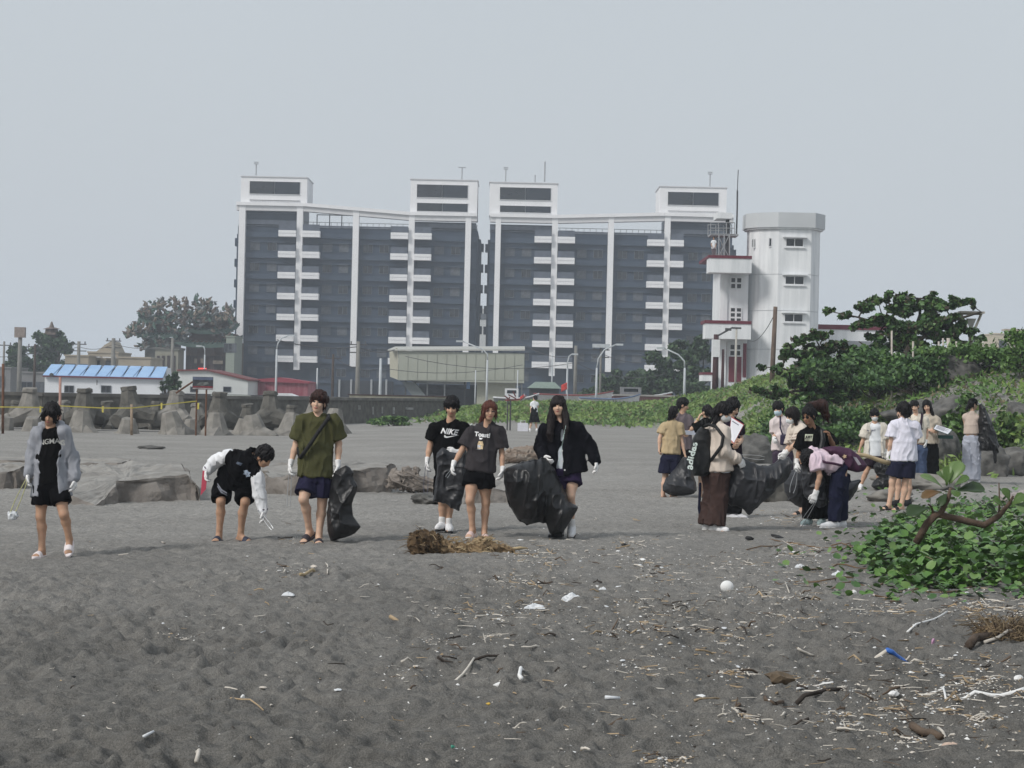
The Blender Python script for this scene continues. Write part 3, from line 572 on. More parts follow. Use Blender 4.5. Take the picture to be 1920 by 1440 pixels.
A2, a2b = apartment('right apartment block of dark facade and white piers, partly behind the white tower', 880, 280,
    [(165, 368, 146, 1150, 30), (484, 375, 462, 1275, 33), (799, 380, 779, 1252, 32), (1116, 365, 1098, 1240, 32)], 112, 1478,
    ((482, 510), (2, 4), {2: (96, 96), 4: (95, 74)}, {2: 0, 4: 4}), [(116, 180, 494, 368, [(172, 212, 458, 287), (172, 315, 458, 358)], 0), (1074, 204, 1447, 356, [(1118, 238, 1402, 317), (1118, 344, 1402, 352)], 0)],
    [(118, 362), (494, 370), (1098, 357), (1486, 368)], 7, ((116, 482, 418), (1118, 1474, 372)))
for par, bs, lst in ((A1, a1b, [(480, 329, 307, 1), (866, 337, 314, 2)]), (A2, a2b, [(948, 341, 317, 1), (1003, 342, 328, 0), (1021, 341, 303, 3), (1331, 350, 326, 1)])):
    for (px, y0, y1, k) in lst:
        b, tp = P(px, y0, YB + 4) - bs, P(px, y1, YB + 4) - bs; m_ = MB(); tp[0] = b[0]; m_.tube([b, tp], .10 if k != 3 else .13, 6)
        if k == 1: m_.tube([tp - (.35, 0, 0), tp + (.35, 0, 0)], .09, 6).tube([tp + (-.35, 0, .25), tp + (.35, 0, .25)], .07, 6)
        if k == 2: m_.tube([tp - (.6, 0, 0), tp + (.6, 0, 0)], .07, 6)
        m_.build('roof_antenna', METAL, par)
mb = MB()
for u in (577, 648, 717, 787): x, z = Z3(u, 425, 400, 280); mb.box(x - a1b[0] - .07, 1.5, z - .6, x - a1b[0] + .07, 1.64, z + 1.75)
x, z = Z3(577, 362, 400, 280); x2, _ = Z3(787, 362, 400, 280); mb.box(x - a1b[0], 1.45, z - .08, x2 - a1b[0], 1.7, z + .04); mb.build('pergola', METALD, A1)

# ------------------------------------------------------------------ white lookout tower
TD = 150.0
TW = mat('tower_white', (.60, .62, .635), .85, .06, 1.4, .1, 20, col2=(.80, .81, .82), stretch=(1.6, 1.6, .16), detail=7); TG = mat('tower_crown_grey', (.50, .52, .535), .85, .06, .5, .1, 20); MAR = mat('maroon_paint', (.13, .02, .035), .6, .12)
def T(u, v, D=TD): return P(1280 + u / 3, 300 + v / 3, D)
tx0, tx1 = T(383, 900)[0], T(779, 900)[0]; tb = np.array([(tx0 + tx1) / 2, TD, 0.0]); tw = empty('lookout_tower', tb); tag(tw, 'tall white eight-sided lookout tower with a grey crown', 'tower')
def oct_(r0, r1):  # plan: wide front face, chamfered corners
    return [(T(433, 900)[0] - tb[0], 0.75), (T(530, 900)[0] - tb[0], 0), (T(715, 900)[0] - tb[0], 0), (T(779, 900)[0] - tb[0], 1.4), (T(779, 900)[0] - tb[0], 3.6), (T(715, 900)[0] - tb[0], 5), (T(470, 900)[0] - tb[0], 5), (T(383, 900)[0] - tb[0], 3.6), (T(383, 900)[0] - tb[0], 1.8)]
pl = oct_(0, 0); zt = T(580, 388)[2]
zj = [0 - .5, T(580, 1066)[2], T(580, 848)[2], T(580, 643)[2], zt]
for a, b in zip(zj[:-1], zj[1:]): MB().zprism(pl, a + .02, b - .02).build('wall', TW, tw); MB().zprism([(x * .985 + .0, y * .97 + .05) for x, y in pl], b - .02, b + .0195).build('joint', TG, tw)
cr = [(x * 1.13, (y - 2.5) * 1.13 + 2.5) for x, y in pl]; zc = T(580, 296)[2]
MB().zprism([(x * 1.08, (y - 2.5) * 1.08 + 2.5) for x, y in pl], zt, zt + .12).build('crown_soffit', TW, tw); MB().zprism(cr, zt + .12, zc).build('crown', TG, tw)
FR_W = mat('white_frame', (.70, .71, .72), .6, .05)
def twin(u0, v0, u1, v1, face=0, hood=True):
    a, b = T(u0, v1), T(u1, v0); cx = (a[0] + b[0]) / 2 - tb[0]; w = abs(b[0] - a[0]); z0, z1 = a[2], b[2]; yy = -.02 if face == 0 else face
    f = MB(); t = .06; f.box(cx - w / 2, yy - .05, z0, cx + w / 2, yy, z0 + t).box(cx - w / 2, yy - .05, z1 - t, cx + w / 2, yy, z1).box(cx - w / 2, yy - .05, z0 + t, cx - w / 2 + t, yy, z1 - t).box(cx + w / 2 - t, yy - .05, z0 + t, cx + w / 2, yy, z1 - t).box(cx - .03, yy - .05, z0 + t, cx + .03, yy, z1 - t)
    o = f.build('window', FR_W, tw); MB().box(cx - w / 2 + t, yy - .012, z0 + t, cx + w / 2 - t, yy + .01, z1 - t).build('pane', GLASSD, o)
    if hood: MB().box(cx - w / 2 - .22, yy - .42, z1 + .02, cx + w / 2 + .22, yy + .0, z1 + .10).build('hood', TW, tw); MB().box(cx - w / 2 - .1, yy - .12, z0 - .1, cx + w / 2 + .1, yy, z0 - .005).build('sill', TW, tw)
for (u0, v0, u1, v1) in ((578, 441, 681, 488), (574, 653, 684, 701), (570, 866, 678, 911)): twin(u0, v0, u1, v1)
twin(397, 436, 420, 487, 1.2, False); twin(485, 436, 522, 487, .30, False); twin(724, 443, 741, 495, .55, False)
MB().tube([(T(774, 0)[0] - tb[0], 1.0, T(0, 1300)[2]), (T(774, 0)[0] - tb[0], 1.0, T(0, 400)[2])], .06, 6).build('drain_pipe', TG, tw)
# annex at the left
an = empty('annex_building', np.array([T(290, 900)[0], TD + 1, 0])); tag(an, 'white annex with maroon edged balconies and a maroon door beside the lookout tower', 'building'); ab = np.array(an.location)
def abox(name, u0, v0, u1, v1, y0, y1, m, parent=None): a, b = T(u0, v1), T(u1, v0); return MB().box(a[0] - ab[0], y0, a[2], b[0] - ab[0], y1, b[2]).build(name, m, parent or an)
abox('wall', 207, 560, 382, 1385, .0, 6, TW); abox('corner_pier', 207, 640, 262, 1385, -.14, -.003, TW)
abox('balcony', 140, 556, 380, 636, -2.0, -.15, TW); abox('balcony_cap', 137, 545, 381, 555.5, -2.06, 5.5, MAR); abox('balcony', 118, 922, 374, 1006, -2.3, -.15, TW); abox('balcony_cap', 114, 910, 375, 921.5, -2.36, 1, MAR)
def awin(u0, v0, u1, v1, rows):
    a, b = T(u0, v1), T(u1, v0); x0, x1, z0, z1 = a[0] - ab[0], b[0] - ab[0], a[2], b[2]; t = .07; f = MB(); f.box(x0, -.08, z0, x1, -.004, z0 + t).box(x0, -.08, z1 - t, x1, -.004, z1).box(x0, -.08, z0 + t, x0 + t, -.004, z1 - t).box(x1 - t, -.08, z0 + t, x1, -.004, z1 - t).box((x0 + x1) / 2 - .07, -.075, z0 + t, (x0 + x1) / 2 + .07, -.004, z1 - t)
    for k in range(1, rows): z = z0 + (z1 - z0) * k / rows; f.box(x0 + t, -.07, z - .06, (x0 + x1) / 2 - .075, -.004, z + .06).box((x0 + x1) / 2 + .075, -.07, z - .06, x1 - t, -.004, z + .06)
    o = f.build('window', FR_W, an)
    for k in range(rows):
        for s_ in (0, 1): z = z0 + (z1 - z0) * k / rows; xx0 = x0 + t if s_ == 0 else (x0 + x1) / 2 + .075; xx1 = (x0 + x1) / 2 - .075 if s_ == 0 else x1 - t; MB().box(xx0, -.035, z + .065, xx1, -.003, z + (z1 - z0) / rows - .065).build('pane', mat('pane_brownish', (.035, .035, .038), .2, .4, 2), o)
awin(275, 656, 343, 722, 2); awin(272, 826, 342, 912, 3); awin(270, 1034, 338, 1102, 2)
d = abox('door', 265, 1106, 340, 1248, -.06, -.004, MAR); abox('door_panel', 299, 1110, 303, 1245, -.075, -.062, WHITE, d); abox('shutter', 345, 1030, 369, 1222, -.07, -.004, MAR); abox('trim', 250, 1020, 256, 1330, -.07, -.004, MAR)
abox('canopy', 106, 1208, 182, 1243, -2.0, 1, TW); abox('canopy_cap', 104, 1196, 184, 1207.5, -2.05, 1, MAR); abox('canopy_post', 168, 1244, 178, 1370, -1.8, -1.5, TW)
for k in range(6): abox('step', 268 + 17 * k, 1330 - 15 * k, 285 + 17 * k, 1385, -1.5, -.15, TW)
# right wing
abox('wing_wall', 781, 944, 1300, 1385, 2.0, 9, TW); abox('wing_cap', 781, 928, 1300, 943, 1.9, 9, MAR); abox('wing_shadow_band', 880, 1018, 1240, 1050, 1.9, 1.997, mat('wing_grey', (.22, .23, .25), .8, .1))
# steel platform and mast
mb = MB(); G0 = lambda u, v, y=0: T(u, v) + np.array([0, 1.5 + y, 0]) - ab - np.array([0, 1, 0]) * 0 - np.array([0, 0, 0])
def bar(a, b, r=.035): mb.tube([a, b], r, 5)
q = lambda u, v, y=0.0: np.array([T(u, v)[0] - ab[0], y, T(u, v)[2]])
for y in (.4, 2.4):
    for v in (343, 375, 409): bar(q(168, v, y), q(304, v, y))
    for u in (168, 213, 258, 304): bar(q(u, 343, y), q(u, 411, y))
    for u in (215, 245, 275): bar(q(u, 411, y), q(u, 545, y), .05)
    bar(q(210, 545, y), q(275, 411, y)); bar(q(275, 545, y), q(215, 430, y))
mb.box(q(168, 411)[0], .4, q(168, 411)[2] - .05, q(326, 411)[0], 2.4, q(168, 405)[2]); mb.build('steel_platform', METAL, an)
mb = MB(); mb.box(q(262, 320)[0], 1.0, q(262, 545)[2], q(280, 320)[0], 1.5, q(262, 320)[2]); mb.build('equipment_rack', METALD, an)
abox('platform_roof', 200, 288, 288, 320, .2, 2.6, TW)
mb = MB(); mb.tube([q(318, 405, .8), q(322, 260, .8), q(323, 157, .8)], .07, 6).tube([q(323, 157, .8), q(328, 40, .8)], .035, 6); mb.build('mast', METALD, an)

# ------------------------------------------------------------------ low buildings behind the wall
def box_house(name, label, cat, x0, x1, ytop, D, depth, m, ybot=None, roof=None, group=None):
    a, b = P(x0, ytop, D), P(x1, ytop, D); z = (a[2] + b[2]) / 2; c = np.array([(a[0] + b[0]) / 2, D, 0.0]); t = empty(name, c); tag(t, label, cat, group); w = (b[0] - a[0]) / 2
    zb = -.5 if ybot is None else P((x0 + x1) / 2, ybot, D)[2]
    MB().box(-w, 0, zb, w, depth, z).build('wall', m, t); return t, w, z, c
t, w, z, c = box_house('site_office', 'long white prefab house with a bright blue ribbed roof', 'house', 84, 304, 706, 148, 4.4, mat('white_sheet_wall', (.68, .70, .73), .6, .04, 1))
BLUE = mat('blue_roof_sheet', (.26, .42, .66), .5, .12, 1.2, col2=(.34, .50, .72)); n = 9
for k in range(n):
    x0, x1 = -w - .12 + (2 * w + .24) * k / n, -w - .12 + (2 * w + .24) * (k + 1) / n
    MB().add([(x0 + .02, -.25, z - .05), (x1 - .02, -.25, z - .05), (x1 - .02 - .10, 2.2, z + .80), (x0 + .02 + .06, 2.2, z + .80), (x0 + .02, -.25, z + .02), (x1 - .02, -.25, z + .02), (x1 - .02 - .10, 2.2, z + .87), (x0 + .02 + .06, 2.2, z + .87)], [(0, 3, 2, 1), (4, 5, 6, 7), (0, 1, 5, 4), (1, 2, 6, 5), (2, 3, 7, 6), (3, 0, 4, 7)]).build('roof_sheet', BLUE, t)
    if k: MB().tube([(x0 - (.25 if k % 2 else .1), -.24, z + .03), (x0 + .0, 2.2, z + .90)], .022, 5).build('roof_rib', mat('blue_rib', (.12, .20, .33), .5, .1), t)
MB().prism([(-w, z), (w, z), (w - .1, z + .80), (-w + .1, z + .80)], 2.1, 4.3).build('gable', MATS['white_sheet_wall'], t)
MB().box(-w - .1, -.3, z - .12, w + .1, -.26, z - .02).build('gutter', MAR, t)
for (wx0, wx1) in ((120, 138), (189, 208)):
    a, b = P(wx0, 736, 147.9) - c, P(wx1, 723, 147.9) - c; f = MB(); f.box(a[0], -.06, a[2], b[0], -.003, a[2] + .06).box(a[0], -.06, b[2] - .06, b[0], -.003, b[2]).box(a[0], -.06, a[2] + .06, a[0] + .06, -.003, b[2] - .06).box(b[0] - .06, -.06, a[2] + .06, b[0], -.003, b[2] - .06).box((a[0] + b[0]) / 2 - .03, -.06, a[2] + .06, (a[0] + b[0]) / 2 + .03, -.003, b[2] - .06)
    o = f.build('window', FRAMEM, t); MB().box(a[0] + .06, -.03, a[2] + .06, b[0] - .06, -.003, b[2] - .06).build('pane', GLASSD, o)
a = P(97, 703, 147.7) - c; MB().tube([a, a + (0, -.12, 0)], .15, 12).build('vent_fan', METALD, t); a = P(182, 712, 147.8) - c; MB().tube([a, a + (0, 0, -.4)], .03, 5).build('drain_pipe', METALD, t)
t, w, z, c = box_house('low_warehouse', 'low white warehouse with a shallow brownish red roof edge', 'warehouse', 334, 465, 713, 178, 9, mat('cream_wall', (.55, .57, .56), .7, .06, 1))
MB().prism([(-w, z + .003), (w, z + .003), (w, z - .25 + .26), (-w * .2, z + .85), (-w, z + .75)], .05, 8.9).build('gable', MATS['cream_wall'], t); MB().prism([(-w - .1, z + .755), (-w * .2, z + .86), (w + .2, z + .02), (w + .2, z + .16), (-w * .2, z + 1.0), (-w - .1, z + .9)], -.2, 9).build('roof', mat('rust_roof', (.16, .05, .05), .7, .2, 1), t)
for u in (356, 418): a, b = P(u, 735, 177.9) - c, P(u + 15, 725, 177.9) - c; o = MB().box(a[0], -.05, a[2], b[0], -.003, b[2]).build('window', FRAMEM, t); MB().box(a[0] + .06, -.06, a[2] + .06, b[0] - .06, -.052, b[2] - .06).build('pane', GLASSD, o)
t, w, z, c = box_house('red_shed', 'faded red corrugated shed with a pale patch behind the seawall', 'shed', 473, 578, 716, 185, 7, mat('faded_red_sheet', (.30, .07, .10), .7, .25, 1.2, col2=(.40, .17, .19), stretch=(3, 3, .4)))
for k in range(26): x = -w + 2 * w * (k + .5) / 26; MB().box(x - .03, -.05, .3, x + .03, -.003, z - .05).build('rib', MATS['faded_red_sheet'], t)
MB().prism([(-w - .15, z), (w + .15, z - .1), (w + .15, z + .05), (0, z + .42), (-w - .15, z + .15)], -.3, 7.2).build('roof', mat('red_roof', (.26, .05, .07), .7, .15, 1), t)
t, w, z, c = box_house('dark_hut', 'long dark low hut with a white sheet on its roof behind the seawall', 'hut', 300, 640, 741, 130, 5, mat('dark_hut_wall', (.035, .035, .038), .8, .3, 1))
a, b = P(496, 737, 129.9) - c, P(552, 737, 129.9) - c; MB().prism([(a[0], z + .003), (b[0], z + .003), (b[0] - .5, z + .17), (a[0] + .1, z + .17)], .2, 3).build('roof_sheet', mat('white_sheet', (.66, .67, .68), .6, .06), t)
a, b = P(395, 738, 129.9) - c, P(470, 738, 129.9) - c; MB().box(a[0], -.03, z - .35, b[0], -.003, z - .02).build('pale_board', mat('pale_board', (.46, .50, .46), .7, .1), t)
t, w, z, c = box_house('pale_barrier', 'long pale yellowish corrugated barrier lying along the top of the seawall', 'barrier', 655, 838, 743, 128, .3, mat('pale_barrier_sheet', (.42, .40, .31), .8, .2, 2))
for k in range(44): x = -w + 2 * w * (k + .5) / 44; MB().box(x - .05, -.05, .75, x + .03, -.003, z - .02).build('rib', MATS['pale_barrier_sheet'], t)
MB().box(-w - .1, -.1, z, w + .1, .35, z + .08).build('rail', mat('rust_dark', (.06, .04, .035), .8, .2), t)
# elevated pale green conveyor house
CB = 200.0; GREENP = mat('pale_green_cladding', (.31, .325, .275), .7, .06, .5, col2=(.36, .375, .32)); c = np.array([P(860, 680, CB)[0], CB, 0.0]); t = empty('conveyor_house', c); tag(t, 'long pale green metal clad house raised on posts before the apartment blocks', 'shed')
def cb(name, u0, v0, u1, v1, y0, y1, m, par=None): a, b = P(u0, v1, CB) - c, P(u1, v0, CB) - c; return MB().box(a[0], y0, a[2], b[0], y1, b[2]).build(name, m, par or t)
nP = 13
for k in range(nP): cb('cladding_panel', 747 + (983 - 747) * k / nP + .04, 664, 747 + (983 - 747) * (k + 1) / nP - .04, 712.5, 0, 1.4, GREENP)
cb('inner_wall', 746, 663, 984, 713, .05, 8, GREENP)
a = [P(u, v, CB) - c for u, v in ((727, 655), (745, 652), (747, 663), (746, 712), (728, 706))]
MB().add([(q[0] - .01, 3.0 if i in (0, 4) else 0.02, q[2]) for i, q in enumerate(a)], [(0, 1, 2, 3, 4)]).build('end_wall', mat('beige_end', (.38, .37, .30), .8, .08), t)
a, b = P(727, 656, CB) - c, P(984, 664, CB) - c; MB().add([(a[0], -.25, a[2] - .1), (b[0], -.25, b[2] + .35), (b[0], 4, b[2] + .75), (a[0] + .5, 4, a[2] + .3), (a[0], -.25, a[2] + .03), (b[0], -.25, b[2] + .5), (b[0], 4, b[2] + .9), (a[0] + .5, 4, a[2] + .45)], [(0, 3, 2, 1), (4, 5, 6, 7), (0, 1, 5, 4), (1, 2, 6, 5), (2, 3, 7, 6), (3, 0, 4, 7)]).build('roof', mat('pale_roof', (.42, .42, .39), .7, .08), t)
for u in (756, 797, 830, 868, 900, 940, 976): cb('post', u, 713.5, u + 4, 775, 2, 2.3, METAL if u in (797, 830, 976) else METALD)
a, b = P(752, 716, CB) - c, P(790, 742, CB) - c; MB().add([(a[0], 1, a[2]), (a[0] + 1.3, 1, a[2]), (b[0] + .4, 1, b[2]), (b[0] - 1.0, 1, b[2]), (a[0], 3, a[2]), (a[0] + 1.3, 3, a[2]), (b[0] + .4, 3, b[2]), (b[0] - 1.0, 3, b[2])], [(0, 3, 2, 1), (4, 5, 6, 7), (0, 1, 5, 4), (1, 2, 6, 5), (2, 3, 7, 6), (3, 0, 4, 7)]).build('chute', mat('chute_grey', (.16, .18, .18), .7, .1), t)
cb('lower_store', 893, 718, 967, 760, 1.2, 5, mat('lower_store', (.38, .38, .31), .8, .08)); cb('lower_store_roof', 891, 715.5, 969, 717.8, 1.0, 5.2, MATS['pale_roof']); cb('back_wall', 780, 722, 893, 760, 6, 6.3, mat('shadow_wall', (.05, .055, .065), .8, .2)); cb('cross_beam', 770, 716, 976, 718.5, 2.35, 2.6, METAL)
cb('blue_sign', 874, 716, 881, 729, 1.5, 1.6, mat('sign_blue', (.12, .22, .42), .5, .2))
t, w, z, c = box_house('parking_porch', 'dark porch with pale posts under the left apartment block', 'porch', 632, 735, 714, 292, 4, mat('porch_dark', (.02, .023, .03), .8, .2))
for u in (634, 656, 694, 722): a, b = P(u, 742, 291.5) - c, P(u + 4, 714, 291.5) - c; MB().box(a[0], -.5, -1, b[0], -.1, b[2] + .2).build('post', METAL, t)
# ornate temple, far left
TPD = 285.0; c = np.array([P(345, 680, TPD)[0], TPD, 0.0]); t = empty('temple', c); tag(t, 'large hazy temple with tiered green roofs crowded with ornaments', 'temple')
TEAL = mat('temple_tile', (.045, .085, .070), .6, .3, .8, col2=(.075, .115, .095)); TBR = mat('temple_timber', (.075, .045, .035), .8, .3, .8, col2=(.13, .075, .055)); ORN = [mat('ornament_brown', (.12, .092, .076), .7, .35, 2), mat('ornament_green', (.06, .11, .085), .7, .35, 2), mat('ornament_ochre', (.18, .150, .118), .7, .35, 2), mat('ornament_grey', (.13, .14, .14), .7, .3, 2)]
def tp(name, u0, v0, u1, v1, y0, y1, m): a, b = P(u0, v1, TPD) - c, P(u1, v0, TPD) - c; return MB().box(a[0], y0, a[2], b[0], y1, b[2]).build(name, m, t)
def curved_roof(u0, u1, v, th, lift, depth, y0):
    m_ = MB(); n = 14; V = []; Fc = []
    for i in range(n + 1):
        s_ = i / n * 2 - 1; u = u0 + (u1 - u0) * i / n; vv = v - lift * abs(s_) ** 3; a = P(u, vv, TPD) - c; b = P(u, vv - th, TPD) - c
        V += [(a[0], y0, a[2]), (a[0], y0, a[2] + .5), (b[0], y0 + depth * .5, b[2] + .1), (b[0], y0 + depth * .5, b[2] - .3)]
    for i in range(n):
        for k in range(4): Fc.append((i * 4 + k, i * 4 + (k + 1) % 4, i * 4 + 4 + (k + 1) % 4, i * 4 + 4 + k))
    Fc += [(3, 2, 1, 0), tuple(n * 4 + k for k in range(4))]
    m_.add(V, Fc).build('roof', TEAL, t)
    for i in range(n): x0, z0 = V[i * 4 + 1][0], V[i * 4 + 1][2]; x1, z1 = V[i * 4 + 2][0], V[i * 4 + 2][2]; MB().tube([(x0, y0 - .05, z0 + .05), (x1, y0 + depth * .5, z1 + .08)], .11, 5).build('tile_rib', TEAL, t)
tp('wall', 342, 640, 436, 760, 2, 12, TBR); tp('hall_front', 345, 668, 434, 700, 1.6, 1.995, mat('temple_front', (.045, .03, .028), .8, .3, 1))
for i, u in enumerate((352, 366, 380, 396, 412, 428)): tp('column', u, 650, u + 2.5, 760, 1.2, 1.55, mat('temple_column', (.14, .06, .05), .7, .2))
for u in (362, 374): tp('lantern', u, 672, u + 5, 681, 1.0, 1.18, ORN[2])
tp('name_board', 397, 676, 416, 682, 1.0, 1.18, ORN[2]); tp('signal_lamp', 370, 690, 385, 697, .8, .98, mat('red_lamp', (.5, .03, .03), .5, 0, emit=(1, .08, .06, 1.1)))
curved_roof(328, 446, 652, 17, 8, 10, .2); curved_roof(338, 440, 626, 13, 9, 8, 1.4); tp('upper_wall', 348, 624, 430, 640, 3, 9, TBR); curved_roof(348, 428, 600, 12, 8, 7, 2.4); tp('upper_wall', 356, 598, 420, 612, 3.4, 9, TBR)
tp('side_tower', 262, 632, 318, 760, 3, 10, mat('temple_stone', (.14, .14, .125), .8, .25, .6)); curved_roof(245, 330, 634, 14, 8, 8, 1.5); curved_roof(254, 322, 606, 14, 8, 7, 2.2); tp('side_upper_wall', 266, 604, 312, 622, 3.4, 9, TBR)
tp('gate_house', 298, 655, 343, 760, -4, 1, mat('gatehouse_beige', (.24, .23, .185), .8, .12, .8)); tp('gate_parapet', 296, 653, 345, 656, -4.2, 1.2, MATS['temple_stone'])
for u in (303, 312, 322, 332): tp('arch', u, 668, u + 6, 700, -4.1, -4.003, MATS['temple_front'])
rn = np.random.default_rng(8); orn = MB()
spots = [(330, 572, 14), (336, 590, 14), (372, 572, 12), (380, 585, 14), (352, 590, 14), (400, 592, 12), (392, 575, 8), (300, 575, 13), (282, 580, 13), (268, 590, 11), (292, 592, 14), (315, 592, 11), (262, 612, 9), (250, 622, 8), (318, 612, 11), (344, 605, 13), (365, 602, 14), (388, 606, 13), (408, 604, 10), (420, 598, 10), (430, 585, 9), (434, 612, 10), (290, 612, 14), (272, 630, 10), (330, 630, 10), (350, 625, 10), (405, 625, 10), (425, 632, 8), (300, 640, 10), (270, 650, 9), (315, 650, 8), (432, 600, 7), (242, 628, 5)]
for (u, v, r) in spots:
    for _ in range(30):
        q = P(u + rn.normal() * r * .5, v + rn.normal() * r * .45, TPD + 3 + rn.normal() * 2.5) - c; d = rn.normal(size=3); d[2] = abs(d[2]) + .3; d = d / np.linalg.norm(d) * (.35 + .7 * rn.random()); e = rn.normal(size=3) * .35
        orn.m = int(rn.integers(0, 4)); orn.tube([q, q + d * .5 + e * .3, q + d], [.22, .17, .05], 5)
tag(orn.build('roof_ornaments', ORN, t), kind='stuff')
for (u, v, u2, v2) in ((332, 572, 318, 556), (386, 572, 398, 556), (398, 585, 411, 575), (304, 572, 311, 568), (268, 588, 256, 584), (254, 626, 238, 622), (425, 580, 424, 566), (300, 575, 318, 592)):
    a, b = P(u, v, TPD + 2) - c, P(u2, v2, TPD + 2) - c; MB().tube([a, lerp_(a, b, .5) + (0, 0, .25 if u2 != 318 or v2 < 570 else 0), b], [.3, .2, .06], 6).build('upturned_ridge', ORN[0], t)
a, b = P(350, 600, TPD + 3) - c, P(349.5, 556, TPD + 3) - c; MB().tube([a, lerp_(a, b, .82), lerp_(a, b, .86), b], [.42, .36, .22, .1], 7).build('spire', ORN[0], t)
# beige far houses and misc blocks at the left
def far_block(name, label, cat, u0, u1, v, D, depth, m, extra=None, group='far low houses at the left'):
    t, w, z, c = box_house(name, label, cat, u0, u1, v, D, depth, m, None, None, group)
    MB().box(-w - .1, -.12, z, w + .1, depth, z + .18).build('parapet', m, t)
    n = max(2, int(w * 2 / 2.2))
    for k in range(n): window(t, -w + 2 * w * (k + .5) / n, -.01, z - 2.2, 1.2, 1.3, k % 2)
    return t, w, z, c
BEI = mat('beige_wall', (.33, .29, .23), .8, .12, .6); GREYW = mat('grey_wall', (.20, .20, .20), .8, .15, .6)
far_block('far_house', 'beige flat roofed house with pale awnings behind the blue roof', 'house', 122, 166, 668, 235, 8, BEI); t, w, z, c = far_block('far_house', 'beige house with a gabled top and white awning strips behind the blue roof', 'house', 165, 222, 662, 240, 8, BEI)
MB().prism([(-w * .5, z + .185), (w * .8, z + .185), (w * .45, z + 1.5), (w * .1, z + 1.1)], .5, 6).build('gable', BEI, t)
for k in range(2): MB().box(-w * .9 + k * w, -1.2, z - .6, -w * .9 + k * w + w * .8, -.13, z - .45).build('awning', mat('awning_white', (.6, .6, .6), .7, .05), t)
for u in (190, 202): a, b = P(u, 662, 240.5) - c, P(u + 9, 646, 240.5) - c; MB().tube([((a[0] + b[0]) / 2, 2, a[2]), ((a[0] + b[0]) / 2, 2, b[2])], (b[0] - a[0]) / 2, 12).build('water_tank', mat('tank_brown', (.16, .13, .11), .6, .2), t)
far_block('far_house', 'low beige house with a sagging tiled eave right of the gabled one', 'house', 222, 282, 672, 230, 8, BEI); far_block('far_house', 'grey concrete block at the far left edge behind the poles', 'house', -60, 20, 690, 225, 8, GREYW); far_block('far_house', 'grey house with a low white wall left of the prefab house', 'house', 40, 84, 700, 210, 8, GREYW); far_block('far_house', 'narrow pale green block leaning against the left apartment block', 'house', 424, 440, 632, 280, 8, mat('pale_green_wall', (.24, .27, .23), .8, .1), group=None)
far_block('far_house', 'pale hazy block with a glimpse between the twin apartment blocks', 'house', 893, 912, 580, 420, 8, mat('pale_far_wall', (.45, .46, .46), .8, .1), group=None)
rn = np.random.default_rng(77)
for i, (u0, u1, v, D, m, lb) in enumerate([(1855, 1895, 640, 330, BEI, 'pale flat roofed building on the skyline between the two triangle lamps'), (1760, 1830, 655, 260, BEI, 'beige wall behind the leaning fence on the crest'), (1865, 1990, 628, 300, mat('cream_far', (.50, .44, .34), .8, .1), 'long cream building at the right edge of the skyline')]):
    far_block('far_building', lb, 'building', u0, u1, v, D, 9, m, group=None)
# finial behind the left tree
c = P(97, 650, 262); t = empty('pagoda_finial', (c[0], c[1], 0)); tag(t, 'small hazy pagoda top rising behind the far left tree', 'pagoda'); b0 = np.array(t.location); mb = MB()
for (v0, v1, r0, r1) in ((640, 628, 1.3, 1.5), (628, 624, 1.9, .9), (624, 617, .9, .8), (617, 614, 1.2, .5), (614, 603, .35, .08)): a, b = P(97, v0, 262) - b0, P(97, v1, 262) - b0; mb.tube([a, b], [r0, r1], 10)
mb.tube([P(97, 640, 262) - b0, (P(97, 640, 262) - b0) * (1, 1, 0)], 1.2, 8); mb.build('tower', ORN[0], t)

# ------------------------------------------------------------------ poles, lamps, signs, flags
def pole(name, label, cat, px, ytop, D, r, m, group=None, lean=0, ybase=None):
    tp_ = P(px, ytop, D); z0 = float(ground_z(tp_[0], D)) - .3; c = np.array([tp_[0] - lean, D, z0]); t = empty(name, c); tag(t, label, cat, group)
    MB().tube([(0, 0, 0), (lean * .5, 0, (tp_[2] - z0) * .5), (lean, 0, tp_[2] - z0)], [r, r * .9, r * .75], 8).build('pole', m, t, True); return t, c, tp_
GALV = mat('lamp_post_pale', (.46, .49, .51), .5, .1, 3); CPOLE = mat('concrete_pole', (.20, .195, .18), .9, .15, 2); WOODP = mat('dark_wood_pole', (.065, .048, .040), .9, .3, 4, .4, 20)
for (px, yt, D, arm, lb) in ((519, 655, 165, [(521, 644), (528, 634), (541, 629)], 'pale curved street lamp beside the red shed'), (1119, 690, 150, [(1122, 672), (1133, 656), (1155, 646)], 'pale street lamp curving right below the right apartment block'), (1284, 690, 140, [(1283, 677), (1272, 665), (1246, 653)], 'pale street lamp curving left before the big hazy tree'), (914, 675, 160, [(914, 664), (905, 655), (868, 640)], 'thin pale street lamp in front of the green conveyor house'), (1064, 690, 170, [(1064, 680), (1067, 668), (1072, 664)], 'short pale street lamp beside the red flag'), (384, 665, 200, [(384, 655), (382, 650), (378, 649)], 'small far street lamp above the low warehouse')):
    t, c, tp_ = pole('street_lamp', lb, 'street lamp', px, yt, D, .10, GALV, 'curved street lamps behind the beach'); pts = [tp_ - c] + [P(x, y, D) - c for x, y in arm]
    MB().tube(pts, .06, 6).build('arm', GALV, t, True); e = pts[-1]; dx = 1 if arm[-1][0] > px else -1; MB().box(min(e[0], e[0] + dx * .55), -.13, e[2] - .07, max(e[0], e[0] + dx * .55), .13, e[2] + .07).build('lamp_head', GALV, t)
